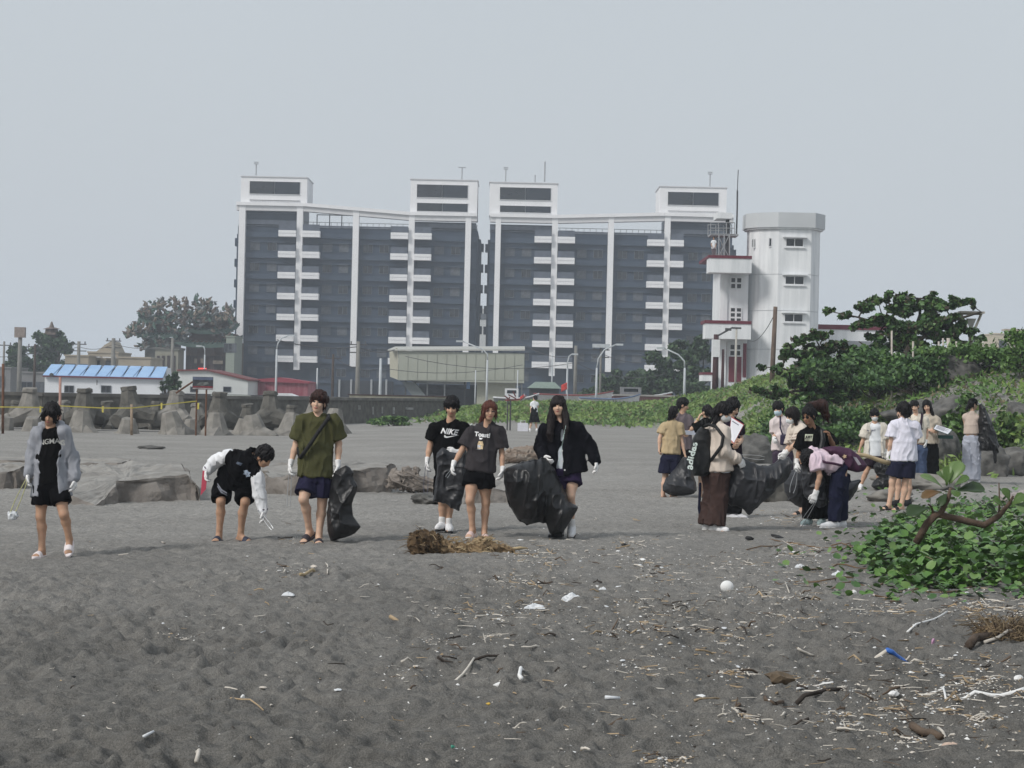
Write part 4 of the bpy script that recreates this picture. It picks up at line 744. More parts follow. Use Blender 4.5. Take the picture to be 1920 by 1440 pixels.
def xarm(t, c, tp_, offs, w=.9, m=METALD):
    for o in offs: z = tp_[2] - c[2] - o; MB().box(-w, -.06, z - .05, w, .06, z + .05).build('crossarm', m, t)
    for k in (-1, 0, 1): MB().tube([(k * w * .8, 0, tp_[2] - c[2] - offs[0] + .05), (k * w * .8, 0, tp_[2] - c[2] - offs[0] + .3)], .06, 6).build('insulator', m, t)
for (px, yt, D, r, m, xa, lb) in ((38, 632, 190, .26, CPOLE, 0, 'thick concrete pole carrying a sign box at the far left'), (66, 645, 200, .16, WOODP, 1, 'brown utility pole right of the thick concrete pole'), (148, 640, 205, .22, CPOLE, 1, 'concrete utility pole with a crossarm behind the blue roof'), (213, 634, 205, .26, CPOLE, 1, 'thick utility pole with a crossarm between the beige houses'), (324, 634, 195, .2, CPOLE, 1, 'concrete utility pole before the temple gate house'), (8, 640, 200, .14, CPOLE, 2, 'thin utility pole with wires at the left edge'), (672, 640, 175, .22, CPOLE, 1, 'concrete utility pole before the left apartment block'), (714, 672, 170, .14, GALV, 0, 'plain pale post left of the green conveyor house'), (625, 664, 180, .14, WOODP, 2, 'brown utility pole behind the olive shirt'), (595, 690, 190, .09, GALV, 0, 'thin pale post between the red shed and the brown pole'), (1080, 648, 175, .18, CPOLE, 0, 'concrete utility pole right of the red flag'), (1127, 650, 185, .12, CPOLE, 1, 'pale pole with a box frame on top left of the right apartment pier'), (892, 694, 165, .06, GALV, 0, 'thin white post left of the thin pale street lamp'), (971, 694, 165, .06, GALV, 0, 'thin white post at the right end of the green conveyor house'), (1036, 662, 180, .08, GALV, 0, 'thin pale post in front of the right apartment block')):
    t, c, tp_ = pole('utility_pole', lb, 'pole', px, yt, D, r, m, 'poles behind the seawall')
    if xa: xarm(t, c, tp_, (.3, 1.0) if xa == 1 else (.4,), .8)
    if px == 38: MB().box(-.5, -.35, tp_[2] - c[2] - .05, .5, .2, tp_[2] - c[2] + .95).build('sign_box', mat('sign_box', (.24, .20, .18), .7, .3, 3), t)
    if px == 1127: MB().box(-.8, -.4, tp_[2] - c[2] - .1, .8, .4, tp_[2] - c[2] + .25).build('box_frame', GALV, t)
def wire(label, pts, D, sag=1.0, r=.025):
    a = [P(x, y, d) for (x, y), d in zip(pts, D)]; V = []
    for p, q in zip(a[:-1], a[1:]): V += [lerp_(p, q, t) - np.array([0, 0, sag * 4 * t * (1 - t)]) for t in np.linspace(0, 1, 9)]
    c = V[0]; tag(MB().tube([v - c for v in V], r, 4).build('wire', METALD, None, False, c), label, 'wire', 'overhead wires')
wire('long sagging wire across the left apartment block above the red shed', [(519, 637), (672, 650), (740, 656)], [172, 175, 178], .35, .04); wire('wire crossing low between the brown pole and the green conveyor house', [(625, 668), (715, 690), (980, 684)], [180, 180, 180], .6); wire('wire across the green conveyor house and the right apartment block', [(760, 668), (1080, 680), (1250, 700)], [175, 175, 175], .8); wire('wire between the poles above the blue roof', [(38, 655), (148, 650), (213, 645), (324, 648)], [195, 205, 205, 195], .4); wire('lower wire between the far left poles', [(-40, 662), (38, 665), (66, 655)], [195, 195, 200], .3); wire('wire slanting down from the brown power pole to the white tower', [(1453, 588), (1405, 640)], [110, 148], .5); wire('low wires below the right apartment block', [(975, 640), (1080, 668), (1127, 662), (1240, 672)], [180, 176, 184, 184], .6)
# brown pole in front of the tower, thinner brown poles at the annex
t, c, tp_ = pole('power_pole', 'brown leaning wooden power pole in front of the white tower', 'pole', 1454, 575, 95, .13, mat('brown_pole', (.13, .095, .075), .9, .3, 3, .4, 20), lean=.10)
t, c, tp_ = pole('gate_pole', 'dark reddish square pole with a tilted lamp arm at the annex corner', 'pole', 1343, 627, 130, .22, mat('dark_red_pole', (.06, .025, .028), .8, .2, 3)); a = P(1374, 614, 130) - c; MB().tube([tp_ - c - (0, 0, .15), a], .06, 6).build('lamp_arm', METALD, t); MB().box(a[0] - .5, -.1, a[2] - .22, a[0] - .1, .1, a[2] - .05).build('lamp_head', METALD, t); MB().box(-.24, -.24, tp_[2] - c[2] - 1.5, .24, -.23 + .02, tp_[2] - c[2] - .35).build('notice', FR_W, t)
pole('gate_pole', 'thin dark reddish pole right of the annex corner pole', 'pole', 1356, 655, 130, .11, MATS['dark_red_pole']); t, c, tp_ = pole('lamp_post', 'slim pale lamp post before the annex door', 'lamp post', 1381, 615, 128, .08, mat('post_beige', (.42, .40, .36), .7, .1)); MB().box(-.3, -.08, tp_[2] - c[2] - .06, .3, .08, tp_[2] - c[2] + .05).build('lamp_head', METALD, t)
# triangle lamps and leaning posts on the crest
RUSTW = mat('rusty_white_paint', (.34, .29, .24), .8, .35, 5, col2=(.55, .52, .48))
def trilamp(label, px, yt, w, h, D):
    tp_ = P(px, yt, D); x = tp_[0]; z0 = float(ground_z(x, D)) - .2; c = np.array([x, D, z0]); t = empty('triangle_lamp', c); tag(t, label, 'lamp post', 'lamp posts with triangular tops on the bank'); zt = tp_[2] - z0; ww, hh = w * D / F / 2, h * D / F
    MB().tube([(0, 0, 0), (0, 0, zt - hh + .02)], .075, 8).build('post', mat('post_pale', (.42, .38, .32), .8, .2, 4), t); m_ = MB()
    for a, b in (((-ww, zt), (ww, zt)), ((-ww, zt), (0, zt - hh)), ((ww, zt), (0, zt - hh))): m_.tube([(a[0], 0, a[1]), (b[0], 0, b[1])], .045, 6)
    m_.box(-ww - .06, -.25, zt, ww + .06, .25, zt + .07); m_.build('frame', RUSTW, t); MB().prism([(-ww * .5, zt - hh * .2), (ww * .5, zt - hh * .2), (0, zt - hh * .75)], -.02, .02).build('plate', mat('lamp_plate', (.40, .39, .37), .8, .2), t)
trilamp('rusty white triangle topped lamp post on the crest of the bank', 1821, 588, 38, 46, 66); trilamp('smaller rusty triangle topped lamp post near the right edge', 1906, 621, 44, 36, 72)
for (px, yt, D, lb) in ((1672, 620, 61, 'thin pale pipe post standing among the almond leaves'), (1712, 640, 60, 'shorter thin pale pipe post right of the first pipe'), (1760, 640, 63, 'first slanted rusty fence post on the crest'), (1768, 634, 63, 'second slanted rusty fence post on the crest'), (1778, 634, 63, 'thickest pale fence post on the crest'), (1793, 640, 63, 'fence post right of the thickest one'), (1843, 640, 64, 'grey pipe post right of the triangle lamp')):
    tp_ = P(px, yt, D); z0 = float(ground_z(tp_[0], D)) - .2; c = np.array([tp_[0] + .05, D, z0]); tag(MB().tube([(0, 0, 0), (-.05, 0, tp_[2] - z0)], .032 if px != 1778 else .06, 7).build('fence_post', RUSTW, None, True, c), lb, 'post', 'posts on the crest of the bank')
c = P(1801, 672, 62); mb = MB(); mb.prism([(-.17, 0), (.17, 0), (0, .30)], -.02, .02); tag(mb.build('warning_sign', mat('warn_red', (.22, .06, .05), .6, .2), None, False, c), 'small red triangular sign beside the fence posts', 'sign')
# billboard on rusty posts
BD = 73.5; bx = P(380, 720, BD)[0]; c = np.array([bx, BD, float(ground_z(bx, BD)) - .2]); t = empty('billboard', c); tag(t, 'small dark picture billboard on two rusty posts at the tape', 'billboard'); RUST = mat('rust_post', (.13, .065, .04), .9, .35, 6)
def bq(x, y, dy=0): return P(x, y, BD + dy) - c
for x in (369, 387): a = bq(x, 730); MB().tube([(a[0], .03, 0), (a[0], .03, a[2] + .3)], .035, 7).build('post', RUST, t)
a, b = bq(361, 730), bq(400, 707); MB().box(a[0], -.03, a[2], b[0], .01, b[2]).build('board', mat('board_dark', (.02, .022, .027), .5, .5, 3, col2=(.07, .075, .085)), t); a, b = bq(361.5, 712), bq(399.5, 707.5); MB().box(a[0], -.035, a[2], b[0], -.031, b[2]).build('sky_strip', mat('board_sky', (.10, .12, .18), .5, .2), t); a, b = bq(361.5, 729.5), bq(399.5, 727); MB().box(a[0], -.035, a[2], b[0], -.031, b[2]).build('caption_strip', mat('board_caption', (.30, .26, .26), .5, .4, 9), t); a, b = bq(361.5, 726.8), bq(399.5, 724.5); MB().box(a[0], -.035, a[2], b[0], -.031, b[2]).build('red_strip', mat('board_red2', (.20, .03, .04), .5, .3, 6), t)
MB().add([(q[0], -.036, q[2]) for q in (bq(368, 722), bq(379, 724), bq(392, 720), bq(390, 716), bq(374, 717))], [(0, 1, 2, 3, 4)]).build('picture_shape', mat('board_grey', (.12, .13, .125), .5, .5, 8), t)
c2 = P(330, 737, 73); e = P(361, 716, 73.3); tag(MB().tube([(0, 0, 0), e - c2], .035, 6).build('brace_pole', RUST, None, False, c2), 'thin rusty pole leaning up against the billboard', 'pole')
# posts with yellow tape
PW = mat('bamboo_post', (.30, .23, .17), .9, .3, 6); YT = mat('yellow_tape', (.55, .47, .10), .6, .1)
tpp = []
for (px, yt, yb, D, m, lb) in ((6, 682, 790, 70, RUST, 'rusty tape post at the left edge of the beach'), (113, 707, 790, 71, mat('post_pinkish', (.40, .24, .20), .8, .2, 6), 'slanted pinkish tape post behind the grey jacket'), (247, 758, 815, 72, PW, 'short bamboo tape post before the tetrapods')):
    a, b = P(px, yt, D), P(px, yb, D); b[2] = float(ground_z(b[0], D)) - .1; tag(MB().tube([(0, 0, 0), a - b], .05, 7).build('tape_post', m, None, True, b), lb, 'post', 'posts holding the yellow tape')
seg = [(-40, 763, 70), (6, 763, 69.9), (80, 764, 70.5), (113, 761, 70.9), (193, 765, 71.5), (247, 765, 71.9), (303, 759, 72.6), (369, 752, 73.4)]
V = []; Fc = []
for (x, y, D) in seg: p = P(x, y, D - .08); V += [p + (0, 0, .02), p - (0, 0, .02), p + (0, .01, -.02), p + (0, .01, .02)]
for i in range(len(seg) - 1):
    for k in range(4): Fc.append((i * 4 + k, i * 4 + (k + 1) % 4, i * 4 + 4 + (k + 1) % 4, i * 4 + 4 + k))
c = V[0]; o = MB().add([v - c for v in V], Fc)
for x in (193, 76, 303, 372): p = P(x, 763 if x < 250 else 757, 71) - c; o.box(p[0] - .03, p[1] - .02, p[2] - .20, p[0] + .03, p[1], p[2] + .03)
tag(o.build('barrier_tape', YT, None, False, c), 'yellow barrier tape strung between posts before the tetrapods', 'tape')
# flags and boats behind the berm
for (px, y0, y1, D, lb, w) in ((1064, 752, 690, 150, 'bright red flag with a pale pole near the long hair', 12), (983, 756, 738, 140, 'small red flag low behind the pinafore', 8)):
    a, b = P(px, y0, D), P(px, y1, D); a[2] = float(ground_z(a[0], D)); t = empty('flag', a); tag(t, lb, 'flag', 'red flags among the boats'); MB().tube([(0, 0, 0), b - a], .03, 6).build('pole', GALV, t); r_ = np.random.default_rng(px); V = []; Fc = []; zt = P(px, 716 if px > 1000 else 738, D)[2] - a[2]
    for i in range(6):
        for k in range(5): V.append((-i / 5 * w * D / F * 1.0, .12 * math.sin(i * 1.3 + k * .7), zt - k / 4 * w * D / F * 1.1 - i / 5 * .25))
    for i in range(5):
        for k in range(4): Fc.append((i * 5 + k, i * 5 + k + 1, i * 5 + 6 + k, i * 5 + 5 + k))
    o = MB().add(V, Fc).build('cloth', mat('flag_red', (.55, .06, .05), .8, .15), t, True); sm = o.modifiers.new('thick', 'SOLIDIFY'); sm.thickness = .012
def boat(label, x0, x1, y, D, col, cabin=None, trim=None, h=.75):
    a, b = P(x0, y, D), P(x1, y, D); L = b[0] - a[0]; c = np.array([(a[0] + b[0]) / 2, D, (a[2] + b[2]) / 2 - h]); t = empty('fishing_boat', c); tag(t, label, 'boat', 'boats pulled up behind the grass'); V = []; Fc = []; n = 10
    for i in range(n + 1):
        s_ = i / n * 2 - 1; w = .95 * (1 - max(0, s_) ** 2.2) ** .5 * (.85 if s_ < -.8 else 1) + .03; zz = h + .35 * max(0, s_) ** 2 + .05 * s_ * s_
        V += [(s_ * L / 2, -w, zz), (s_ * L / 2 * .93, -w * .55, .02), (s_ * L / 2 * .93, w * .55, .02), (s_ * L / 2, w, zz)]
    for i in range(n):
        for k in range(4): Fc.append((i * 4 + k, i * 4 + (k + 1) % 4, i * 4 + 4 + (k + 1) % 4, i * 4 + 4 + k))
    Fc += [(3, 2, 1, 0), tuple(n * 4 + k for k in range(4))]; MB().add(V, Fc).build('hull', col, t)
    m_ = MB()
    for i in range(n): m_.tube([np.array(V[i * 4]) + (0, -.02, .0), np.array(V[i * 4 + 4]) + (0, -.02, .0)], .06, 6)
    m_.build('gunwale', trim or WHITE, t)
    if cabin: MB().box(-L * .25, -.5, h + .08, L * .05, .5, h + .75).build('cabin', cabin, t); MB().box(-L * .2, -.53, h + .38, L * .0, -.503, h + .62).build('cabin_window', GLASSD, t)
BW = mat('boat_white', (.62, .63, .64), .5, .1); BB = mat('boat_blue', (.12, .17, .26), .5, .2); BRED = mat('boat_red', (.22, .06, .06), .6, .2); BGY = mat('boat_grey', (.20, .21, .22), .7, .2)
boat('long white fishing boat lying behind the pinafore', 1000, 1150, 741, 160, BW, None, BRED, .5); boat('grey boat with white cabin left of the long white boat', 925, 1010, 747, 150, BGY, BW, BW, .6); boat('blue trimmed low boat right of the long hair', 1085, 1200, 748, 148, BW, None, BB, .6); boat('dark reddish boat hull behind the blue trimmed boat', 1130, 1260, 743, 165, BRED, BGY, BW, .5); boat('small white skiff beside the small red flag', 948, 985, 752, 138, BW, None, BRED, .5); boat('grey tarp covered boat under the hazy tree', 1205, 1330, 746, 160, BGY, None, BRED, .5)
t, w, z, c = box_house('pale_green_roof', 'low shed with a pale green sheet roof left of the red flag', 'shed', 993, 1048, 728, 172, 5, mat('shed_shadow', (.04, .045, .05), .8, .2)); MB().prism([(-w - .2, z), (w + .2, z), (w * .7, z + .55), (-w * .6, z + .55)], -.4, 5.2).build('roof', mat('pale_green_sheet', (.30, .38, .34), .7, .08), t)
t, w, z, c = box_house('low_wall', 'low dark reddish wall behind the grass berm', 'wall', 1150, 1345, 744, 150, .4, mat('low_wall_red', (.10, .05, .05), .9, .25, 1)); MB().box(-w, -.05, z, w, .45, z + .12).build('coping', mat('wall_cap', (.30, .29, .27), .9, .1), t)
# two dark poles of the frame near the pinafore
c = G(955, 807); t = empty('post_frame', c); tag(t, 'thin dark two-legged frame with tilted rods on top beside the tote bag', 'frame'); a, b = P(952, 752, c[1]) - c, P(957.5, 750, c[1]) - c
MB().tube([(a[0], 0, 0), a], .035, 6).build('post', METALD, t); MB().tube([(b[0], 0, 0), b], .04, 6).build('post', METALD, t)
for (x0, y0, x1, y1) in ((946, 742, 958, 752), (962, 734, 967, 744), (953, 740, 968, 748), (950, 752, 975, 748), (956, 744, 952, 752)): MB().tube([P(x0, y0, c[1]) - c, P(x1, y1, c[1]) - c], .03, 5).build('rod', mat('rod_rust', (.14, .05, .05), .8, .2), t)
# the person on the annex balcony
# ------------------------------------------------------------------ implicit shapes -> meshes (bodies, clothes, bags, driftwood)
def nrm(v): v = np.asarray(v, float); return v / (np.linalg.norm(v) + 1e-12)
def rcone(a, b, ra, rb, k=0.02, op='u'):
    a = np.asarray(a, float); b = np.asarray(b, float); ab = b - a; L2 = float(ab @ ab) + 1e-9; R = max(ra, rb)
    def f(X, Y, Z):
        x, y, z = X - a[0], Y - a[1], Z - a[2]
        t = np.clip((x * ab[0] + y * ab[1] + z * ab[2]) / L2, 0, 1)
        return np.sqrt((x - t * ab[0]) ** 2 + (y - t * ab[1]) ** 2 + (z - t * ab[2]) ** 2) - (ra + (rb - ra) * t)
    return (f, np.minimum(a, b) - R, np.maximum(a, b) + R, k, op)
def ell(c, r, ax=None, k=0.02, op='u'):
    """ellipsoid: radii r along the axes ax (rows)"""
    c = np.asarray(c, float); r = np.asarray(r, float); A = np.eye(3) if ax is None else np.array([nrm(v) for v in ax]); R = r.max()
    def f(X, Y, Z):
        x, y, z = X - c[0], Y - c[1], Z - c[2]
        u = [(x * A[i, 0] + y * A[i, 1] + z * A[i, 2]) / r[i] for i in range(3)]
        q = np.sqrt(u[0] ** 2 + u[1] ** 2 + u[2] ** 2) + 1e-9
        g = np.sqrt((u[0] / r[0]) ** 2 + (u[1] / r[1]) ** 2 + (u[2] / r[2]) ** 2) + 1e-9
        return q * (q - 1) / g
    return (f, c - R, c + R, k, op)
def ecap(a, b, lat, r0, r1, k=0.02, rnd=0.02, op='u'):
    """elliptical tapered tube a->b: r=(lateral, depth) at both ends, flat rounded ends"""
    a = np.asarray(a, float); b = np.asarray(b, float); d = b - a; L = np.linalg.norm(d) + 1e-9; d = d / L
    lat = nrm(np.asarray(lat, float) - d * np.dot(lat, d)); dep = np.cross(d, lat); R = max(*r0, *r1)
    def f(X, Y, Z):
        x, y, z = X - a[0], Y - a[1], Z - a[2]
        t = x * d[0] + y * d[1] + z * d[2]; tc = np.clip(t / L, 0, 1)
        u = x * lat[0] + y * lat[1] + z * lat[2]; v = x * dep[0] + y * dep[1] + z * dep[2]
        rx = r0[0] + (r1[0] - r0[0]) * tc; ry = r0[1] + (r1[1] - r0[1]) * tc
        q = np.sqrt((u / rx) ** 2 + (v / ry) ** 2) + 1e-9
        e = q * (q - 1) / (np.sqrt((u / rx ** 2) ** 2 + (v / ry ** 2) ** 2) + 1e-9)
        w = np.maximum(-t, t - L)
        e2 = e + rnd; w2 = w + rnd
        return np.minimum(np.maximum(e2, w2), 0) + np.sqrt(np.maximum(e2, 0) ** 2 + np.maximum(w2, 0) ** 2) - rnd
    return (f, np.minimum(a, b) - R, np.maximum(a, b) + R, k, op)
def cut(n, p):
    """keep the side that n points away from: removes points with (x-p).n > 0"""
    n = nrm(n); p = np.asarray(p, float)
    return (lambda X, Y, Z: (X - p[0]) * n[0] + (Y - p[1]) * n[1] + (Z - p[2]) * n[2], None, None, 0, 'i')
def sub(pr): return (pr[0], pr[1], pr[2], pr[3], 's')

def nets(f, o, h):
    s = f < 0
    c = np.zeros(tuple(n - 1 for n in f.shape), np.int8)
    sl = [(slice(None, -1), slice(1, None))[i] for i in (0, 1)]
    for i in (0, 1):
        for j in (0, 1):
            for k in (0, 1): c += s[sl[i], sl[j], sl[k]]
    act = (c > 0) & (c < 8)
    ia = np.argwhere(act)
    if not len(ia): return np.zeros((0, 3)), np.zeros((0, 4), int)
    idx = np.full(act.shape, -1, np.int32); idx[act] = np.arange(len(ia))
    acc = np.zeros((len(ia), 3)); num = np.zeros(len(ia))
    cs = [(i, j, k) for i in (0, 1) for j in (0, 1) for k in (0, 1)]
    vals = {q: f[ia[:, 0] + q[0], ia[:, 1] + q[1], ia[:, 2] + q[2]] for q in cs}
    for q in cs:
        for ax in range(3):
            if q[ax]: continue
            w = list(q); w[ax] = 1; w = tuple(w)
            fa, fb = vals[q], vals[w]; m = (fa < 0) != (fb < 0)
            t = np.where(m, fa / np.where(m, fa - fb, 1), 0)
            for e in range(3): acc[:, e] += m * (q[e] + (t if e == ax else 0))
            num += m
    V = np.asarray(o) + (ia + acc / num[:, None]) * h
    Q = []
    for ax in range(3):
        b1, b2 = [(1, 2), (2, 0), (0, 1)][ax]
        A = [slice(None)] * 3; B = [slice(None)] * 3; A[ax] = slice(None, -1); B[ax] = slice(1, None)
        sa, sb = s[tuple(A)], s[tuple(B)]
        e = np.argwhere(sa != sb)
        e = e[(e[:, b1] > 0) & (e[:, b2] > 0) & (e[:, b1] < f.shape[b1] - 1) & (e[:, b2] < f.shape[b2] - 1)]
        flip = sa[e[:, 0], e[:, 1], e[:, 2]]
        q = []
        for d1, d2 in ((1, 1), (0, 1), (0, 0), (1, 0)):
            g = e.copy(); g[:, b1] -= d1; g[:, b2] -= d2; q.append(idx[g[:, 0], g[:, 1], g[:, 2]])
        q = np.stack(q, 1); q[~flip] = q[~flip][:, ::-1]; Q.append(q)
    Q = np.concatenate(Q); return V, Q[(Q >= 0).all(1)]

def solid(prims, h, folds=None, post=None):
    """polygonise smooth unions/cuts of the primitives at grid step h -> V, quads"""
    bb = [p for p in prims if p[4] == 'u']
    lo = np.min([p[1] for p in bb], 0) - 0.03 - h; hi = np.max([p[2] for p in bb], 0) + 0.03 + h
    n = np.ceil((hi - lo) / h).astype(int) + 1
    ax = [lo[i] + np.arange(n[i]) * h for i in range(3)]
    f = np.full(tuple(n), 0.5, np.float32)
    for fn, a, b, k, op in prims:
        if a is None: i0 = np.zeros(3, int); i1 = n
        else:
            m = 0.04 + k
            i0 = np.clip(np.floor((a - m - lo) / h).astype(int), 0, n); i1 = np.clip(np.ceil((b + m - lo) / h).astype(int) + 1, 0, n)
        if (i1 <= i0).any(): continue
        S = tuple(slice(i0[i], i1[i]) for i in range(3))
        X, Y, Z = ax[0][S[0]][:, None, None], ax[1][S[1]][None, :, None], ax[2][S[2]][None, None, :]
        d = fn(X, Y, Z).astype(np.float32); g = f[S]
        if op == 'u':
            if k > 0:
                hh = np.maximum(k - np.abs(g - d), 0) / k; f[S] = np.minimum(g, d) - hh * hh * k * 0.25
            else: f[S] = np.minimum(g, d)
        elif op == 's':
            if k > 0:
                hh = np.maximum(k - np.abs(g + d), 0) / k; f[S] = np.maximum(g, -d) + hh * hh * k * 0.25
            else: f[S] = np.maximum(g, -d)
        else: f[S] = np.maximum(g, d)
    if folds is not None or post is not None:
        I = np.argwhere(np.abs(f) < 0.06)
        if len(I):
            X, Y, Z = ax[0][I[:, 0]], ax[1][I[:, 1]], ax[2][I[:, 2]]
            d = np.zeros(len(I))
            if folds is not None:
                amp, fl, fv, sd = folds           # amplitude, lateral and vertical frequency, seed
                wv = vnoise(X * 5 + sd, Y * 5, Z * 5) * 1.6
                a = vnoise(X * fl + sd + wv, Y * fl + sd * 2, Z * fv + X * fv * .8 + sd * 3 + wv); b = vnoise(X * fl * 2 + 5 + sd + wv, Y * fl * 2, Z * fv * 1.7 - X * 5 + 9)
                d += amp * (.55 - (1 - np.abs(a * 2 - 1)) ** 3 * 1.6 - (1 - np.abs(b * 2 - 1)) ** 3 * .75)
            if post is not None: d += post(X, Y, Z)
            f[I[:, 0], I[:, 1], I[:, 2]] += d.astype(np.float32)
    return nets(f, lo, h)
def smooth_verts(V, Q, it=1):
    for _ in range(it):
        acc = np.zeros_like(V); cnt = np.zeros(len(V))
        for i in range(4):
            a, b = Q[:, i], Q[:, (i + 1) % 4]
            np.add.at(acc, a, V[b]); np.add.at(cnt, a, 1); np.add.at(acc, b, V[a]); np.add.at(cnt, b, 1)
        V = V * 0.4 + acc / np.maximum(cnt, 1)[:, None] * 0.6
    return V

def poly_sd(poly):
    """signed distance (negative inside) to a closed 2D polygon, vectorised"""
    A = np.asarray(poly, float); B = np.roll(A, -1, 0)
    def f(X, Y):
        d = np.full(np.broadcast(X, Y).shape, 1e9); ins = np.zeros(d.shape, bool)
        for (ax, ay), (bx, by) in zip(A, B):
            ex, ey = bx - ax, by - ay; wx, wy = X - ax, Y - ay
            t = np.clip((wx * ex + wy * ey) / (ex * ex + ey * ey + 1e-12), 0, 1)
            d = np.minimum(d, (wx - ex * t) ** 2 + (wy - ey * t) ** 2)
            c = ((ay > Y) != (by > Y)) & (X < (bx - ax) * (Y - ay) / (by - ay + 1e-12) + ax); ins ^= c
        d = np.sqrt(d); return np.where(ins, -d, d)
    return f
def inflate(pts, D, T, h, k=1.6, ridge=0.012, fr=9, seed=0, lean=0.0, rim=0.012):
    """a soft sack whose outline is the polygon pts (pixels) at distance D, up to 2*T thick, creased"""
    W3 = np.array([P(x, y, D) for x, y in pts]); c = W3.mean(0)
    fn = poly_sd(W3[:, [0, 2]])
    lo = W3.min(0) - 0.05; hi = W3.max(0) + 0.05; lo[1] = D - T * 1.5 - abs(lean) - ridge * 3 - .04; hi[1] = D + T * 1.5 + abs(lean) + ridge * 3 + .04
    n = np.ceil((hi - lo) / h).astype(int) + 1
    X = lo[0] + np.arange(n[0]) * h; Y = lo[1] + np.arange(n[1]) * h; Z = lo[2] + np.arange(n[2]) * h
    d2 = fn(X[:, None], Z[None, :])
    zz = (Z[None, :] - lo[2]) / (hi[2] - lo[2])
    R = max(-d2.min(), 1e-3)
    u = np.clip(-d2 / R, 0, 1)
    prof = rim + (T - rim) * np.sqrt(np.clip(1 - (1 - u) ** 2, 0, 1)) ** k
    xs, zs = X[:, None] * np.ones_like(d2), Z[None, :] * np.ones_like(d2)
    big = vnoise(xs * fr * .35 + seed, zs * fr * .35, zs * 0 + seed * 3.3)
    rd = np.abs(vnoise(xs * fr + seed + big * 2.5, zs * fr * .38 + big * 2.5, zs * 0 + seed) * 2 - 1)
    rd2 = np.abs(vnoise(xs * fr * 2.3 + seed * 2 + big * 3, zs * fr * 1.7, zs * 0 + 3.1) * 2 - 1)
    rd3 = np.abs(vnoise(xs * fr * 4.5 + big * 4, zs * fr * 3.6 + seed, zs * 0 + 5.1) * 2 - 1)
    off = ((1 - rd) ** 2.5 - .3) * ridge * 2.6 + ((1 - rd2) ** 2.5 - .3) * ridge * 1.5 + ((1 - rd3) ** 2 - .3) * ridge * .35
    rdb = np.abs(vnoise(xs * fr + seed + 7, zs * fr * .6 + 7, zs * 0 + seed) * 2 - 1)
    mid = D + (big - 0.5) * T * 0.9 + lean * (zz - 0.5)
    y = Y[None, :, None]; m = mid[:, None, :]
    side = np.where(y < m, prof[:, None, :] + off[:, None, :], prof[:, None, :] + ((0.5 - rdb) * ridge * 2)[:, None, :])
    f = np.abs(y - m) - side
    d2n = d2 + (rd - 0.4) * ridge * 1.5 + (rd2 - .4) * ridge * .8
    f = np.maximum(f * 0.8, d2n[:, None, :])
    V, Q = nets(f.astype(np.float32), lo, h)
    return V, Q, c
# ------------------------------------------------------------------ people
def skinmat(name, col): return mat('skin_' + name, col, 0.55, 0.12, 7, 0.08, 90, sss=0.08)
SKIN = {'tan': skinmat('tan', (.44, .265, .175)), 'light': skinmat('light', (.60, .395, .285)), 'mid': skinmat('mid', (.51, .315, .215)), 'dark': skinmat('dark', (.30, .165, .10))}
HAIR = {'black': mat('hair_black', (.007, .006, .007), .5, .4, 50, .5, 160, spec=.22, stretch=(1, 1, .15)), 'brown': mat('hair_brown', (.035, .014, .011), .5, .4, 50, .5, 160, spec=.25, stretch=(1, 1, .15)),
        'dark': mat('hair_dark', (.012, .008, .008), .5, .4, 50, .5, 160, spec=.22, stretch=(1, 1, .15)), 'auburn': mat('hair_auburn', (.085, .027, .018), .5, .35, 50, .5, 160, spec=.25, stretch=(1, 1, .15))}
EYE = mat('eye_dark', (.02, .015, .013), .3, 0); BROW = mat('brow_hair', (.03, .02, .017), .8, 0); LIP = mat('lip', (.36, .13, .11), .5, 0)
GLOVE = mat('white_glove_knit', (.80, .79, .78), .9, .05, 30, .3, 300, spec=.1)
def lerp(a, b, t): return np.asarray(a, float) * (1 - t) + np.asarray(b, float) * t

def hand_prims(w, d, pn, th, s=1.0, fat=0.0, curl=0.5):
    """palm, four fingers and a thumb from the wrist w along d; pn: side the palm faces; th: side of the thumb"""
    d, pn = nrm(d), nrm(pn - nrm(d) * np.dot(pn, nrm(d))); th = nrm(th - d * np.dot(th, d) - pn * np.dot(th, pn))
    p = [ecap(w - d * .012, w + d * .088 * s, th, ((.030 + fat) * s, (.019 + fat) * s), ((.041 + fat) * s, (.016 + fat) * s), k=.01, rnd=.012)]
    ln = [.072, .082, .077, .060]
    for i in range(4):
        o = w + d * (.084 - .004 * abs(i - 1)) * s + th * (.030 - .020 * i) * s
        a = curl * (1 + .12 * i); L = ln[i] * s
        d1 = nrm(d * math.cos(a) + pn * math.sin(a) + th * (.10 - .07 * i)); d2 = nrm(d * math.cos(2 * a) + pn * math.sin(2 * a)); d3 = nrm(d * math.cos(2.8 * a) + pn * math.sin(2.8 * a))
        q1 = o + d1 * L * .45; q2 = q1 + d2 * L * .32; q3 = q2 + d3 * L * .24; r = (.0088 + fat) * s
        p += [rcone(o - d * .02, q1, r * 1.05, r, k=.006), rcone(q1, q2, r, r * .92, k=.003), rcone(q2, q3, r * .92, r * .78, k=.003)]
    b0 = w + d * .022 * s + th * .026 * s
    b1 = b0 + nrm(d * .7 + th * .8 + pn * .25) * .038 * s; b2 = b1 + nrm(d * .95 + th * .2 + pn * .5) * .032 * s; b3 = b2 + nrm(d * .9 + pn * .7 - th * .1) * .024 * s
    p += [rcone(b0, b1, (.015 + fat) * s, (.011 + fat) * s, k=.012), rcone(b1, b2, (.0105 + fat) * s, (.0095 + fat) * s, k=.004), rcone(b2, b3, (.0095 + fat) * s, (.008 + fat) * s, k=.004)]
    return p

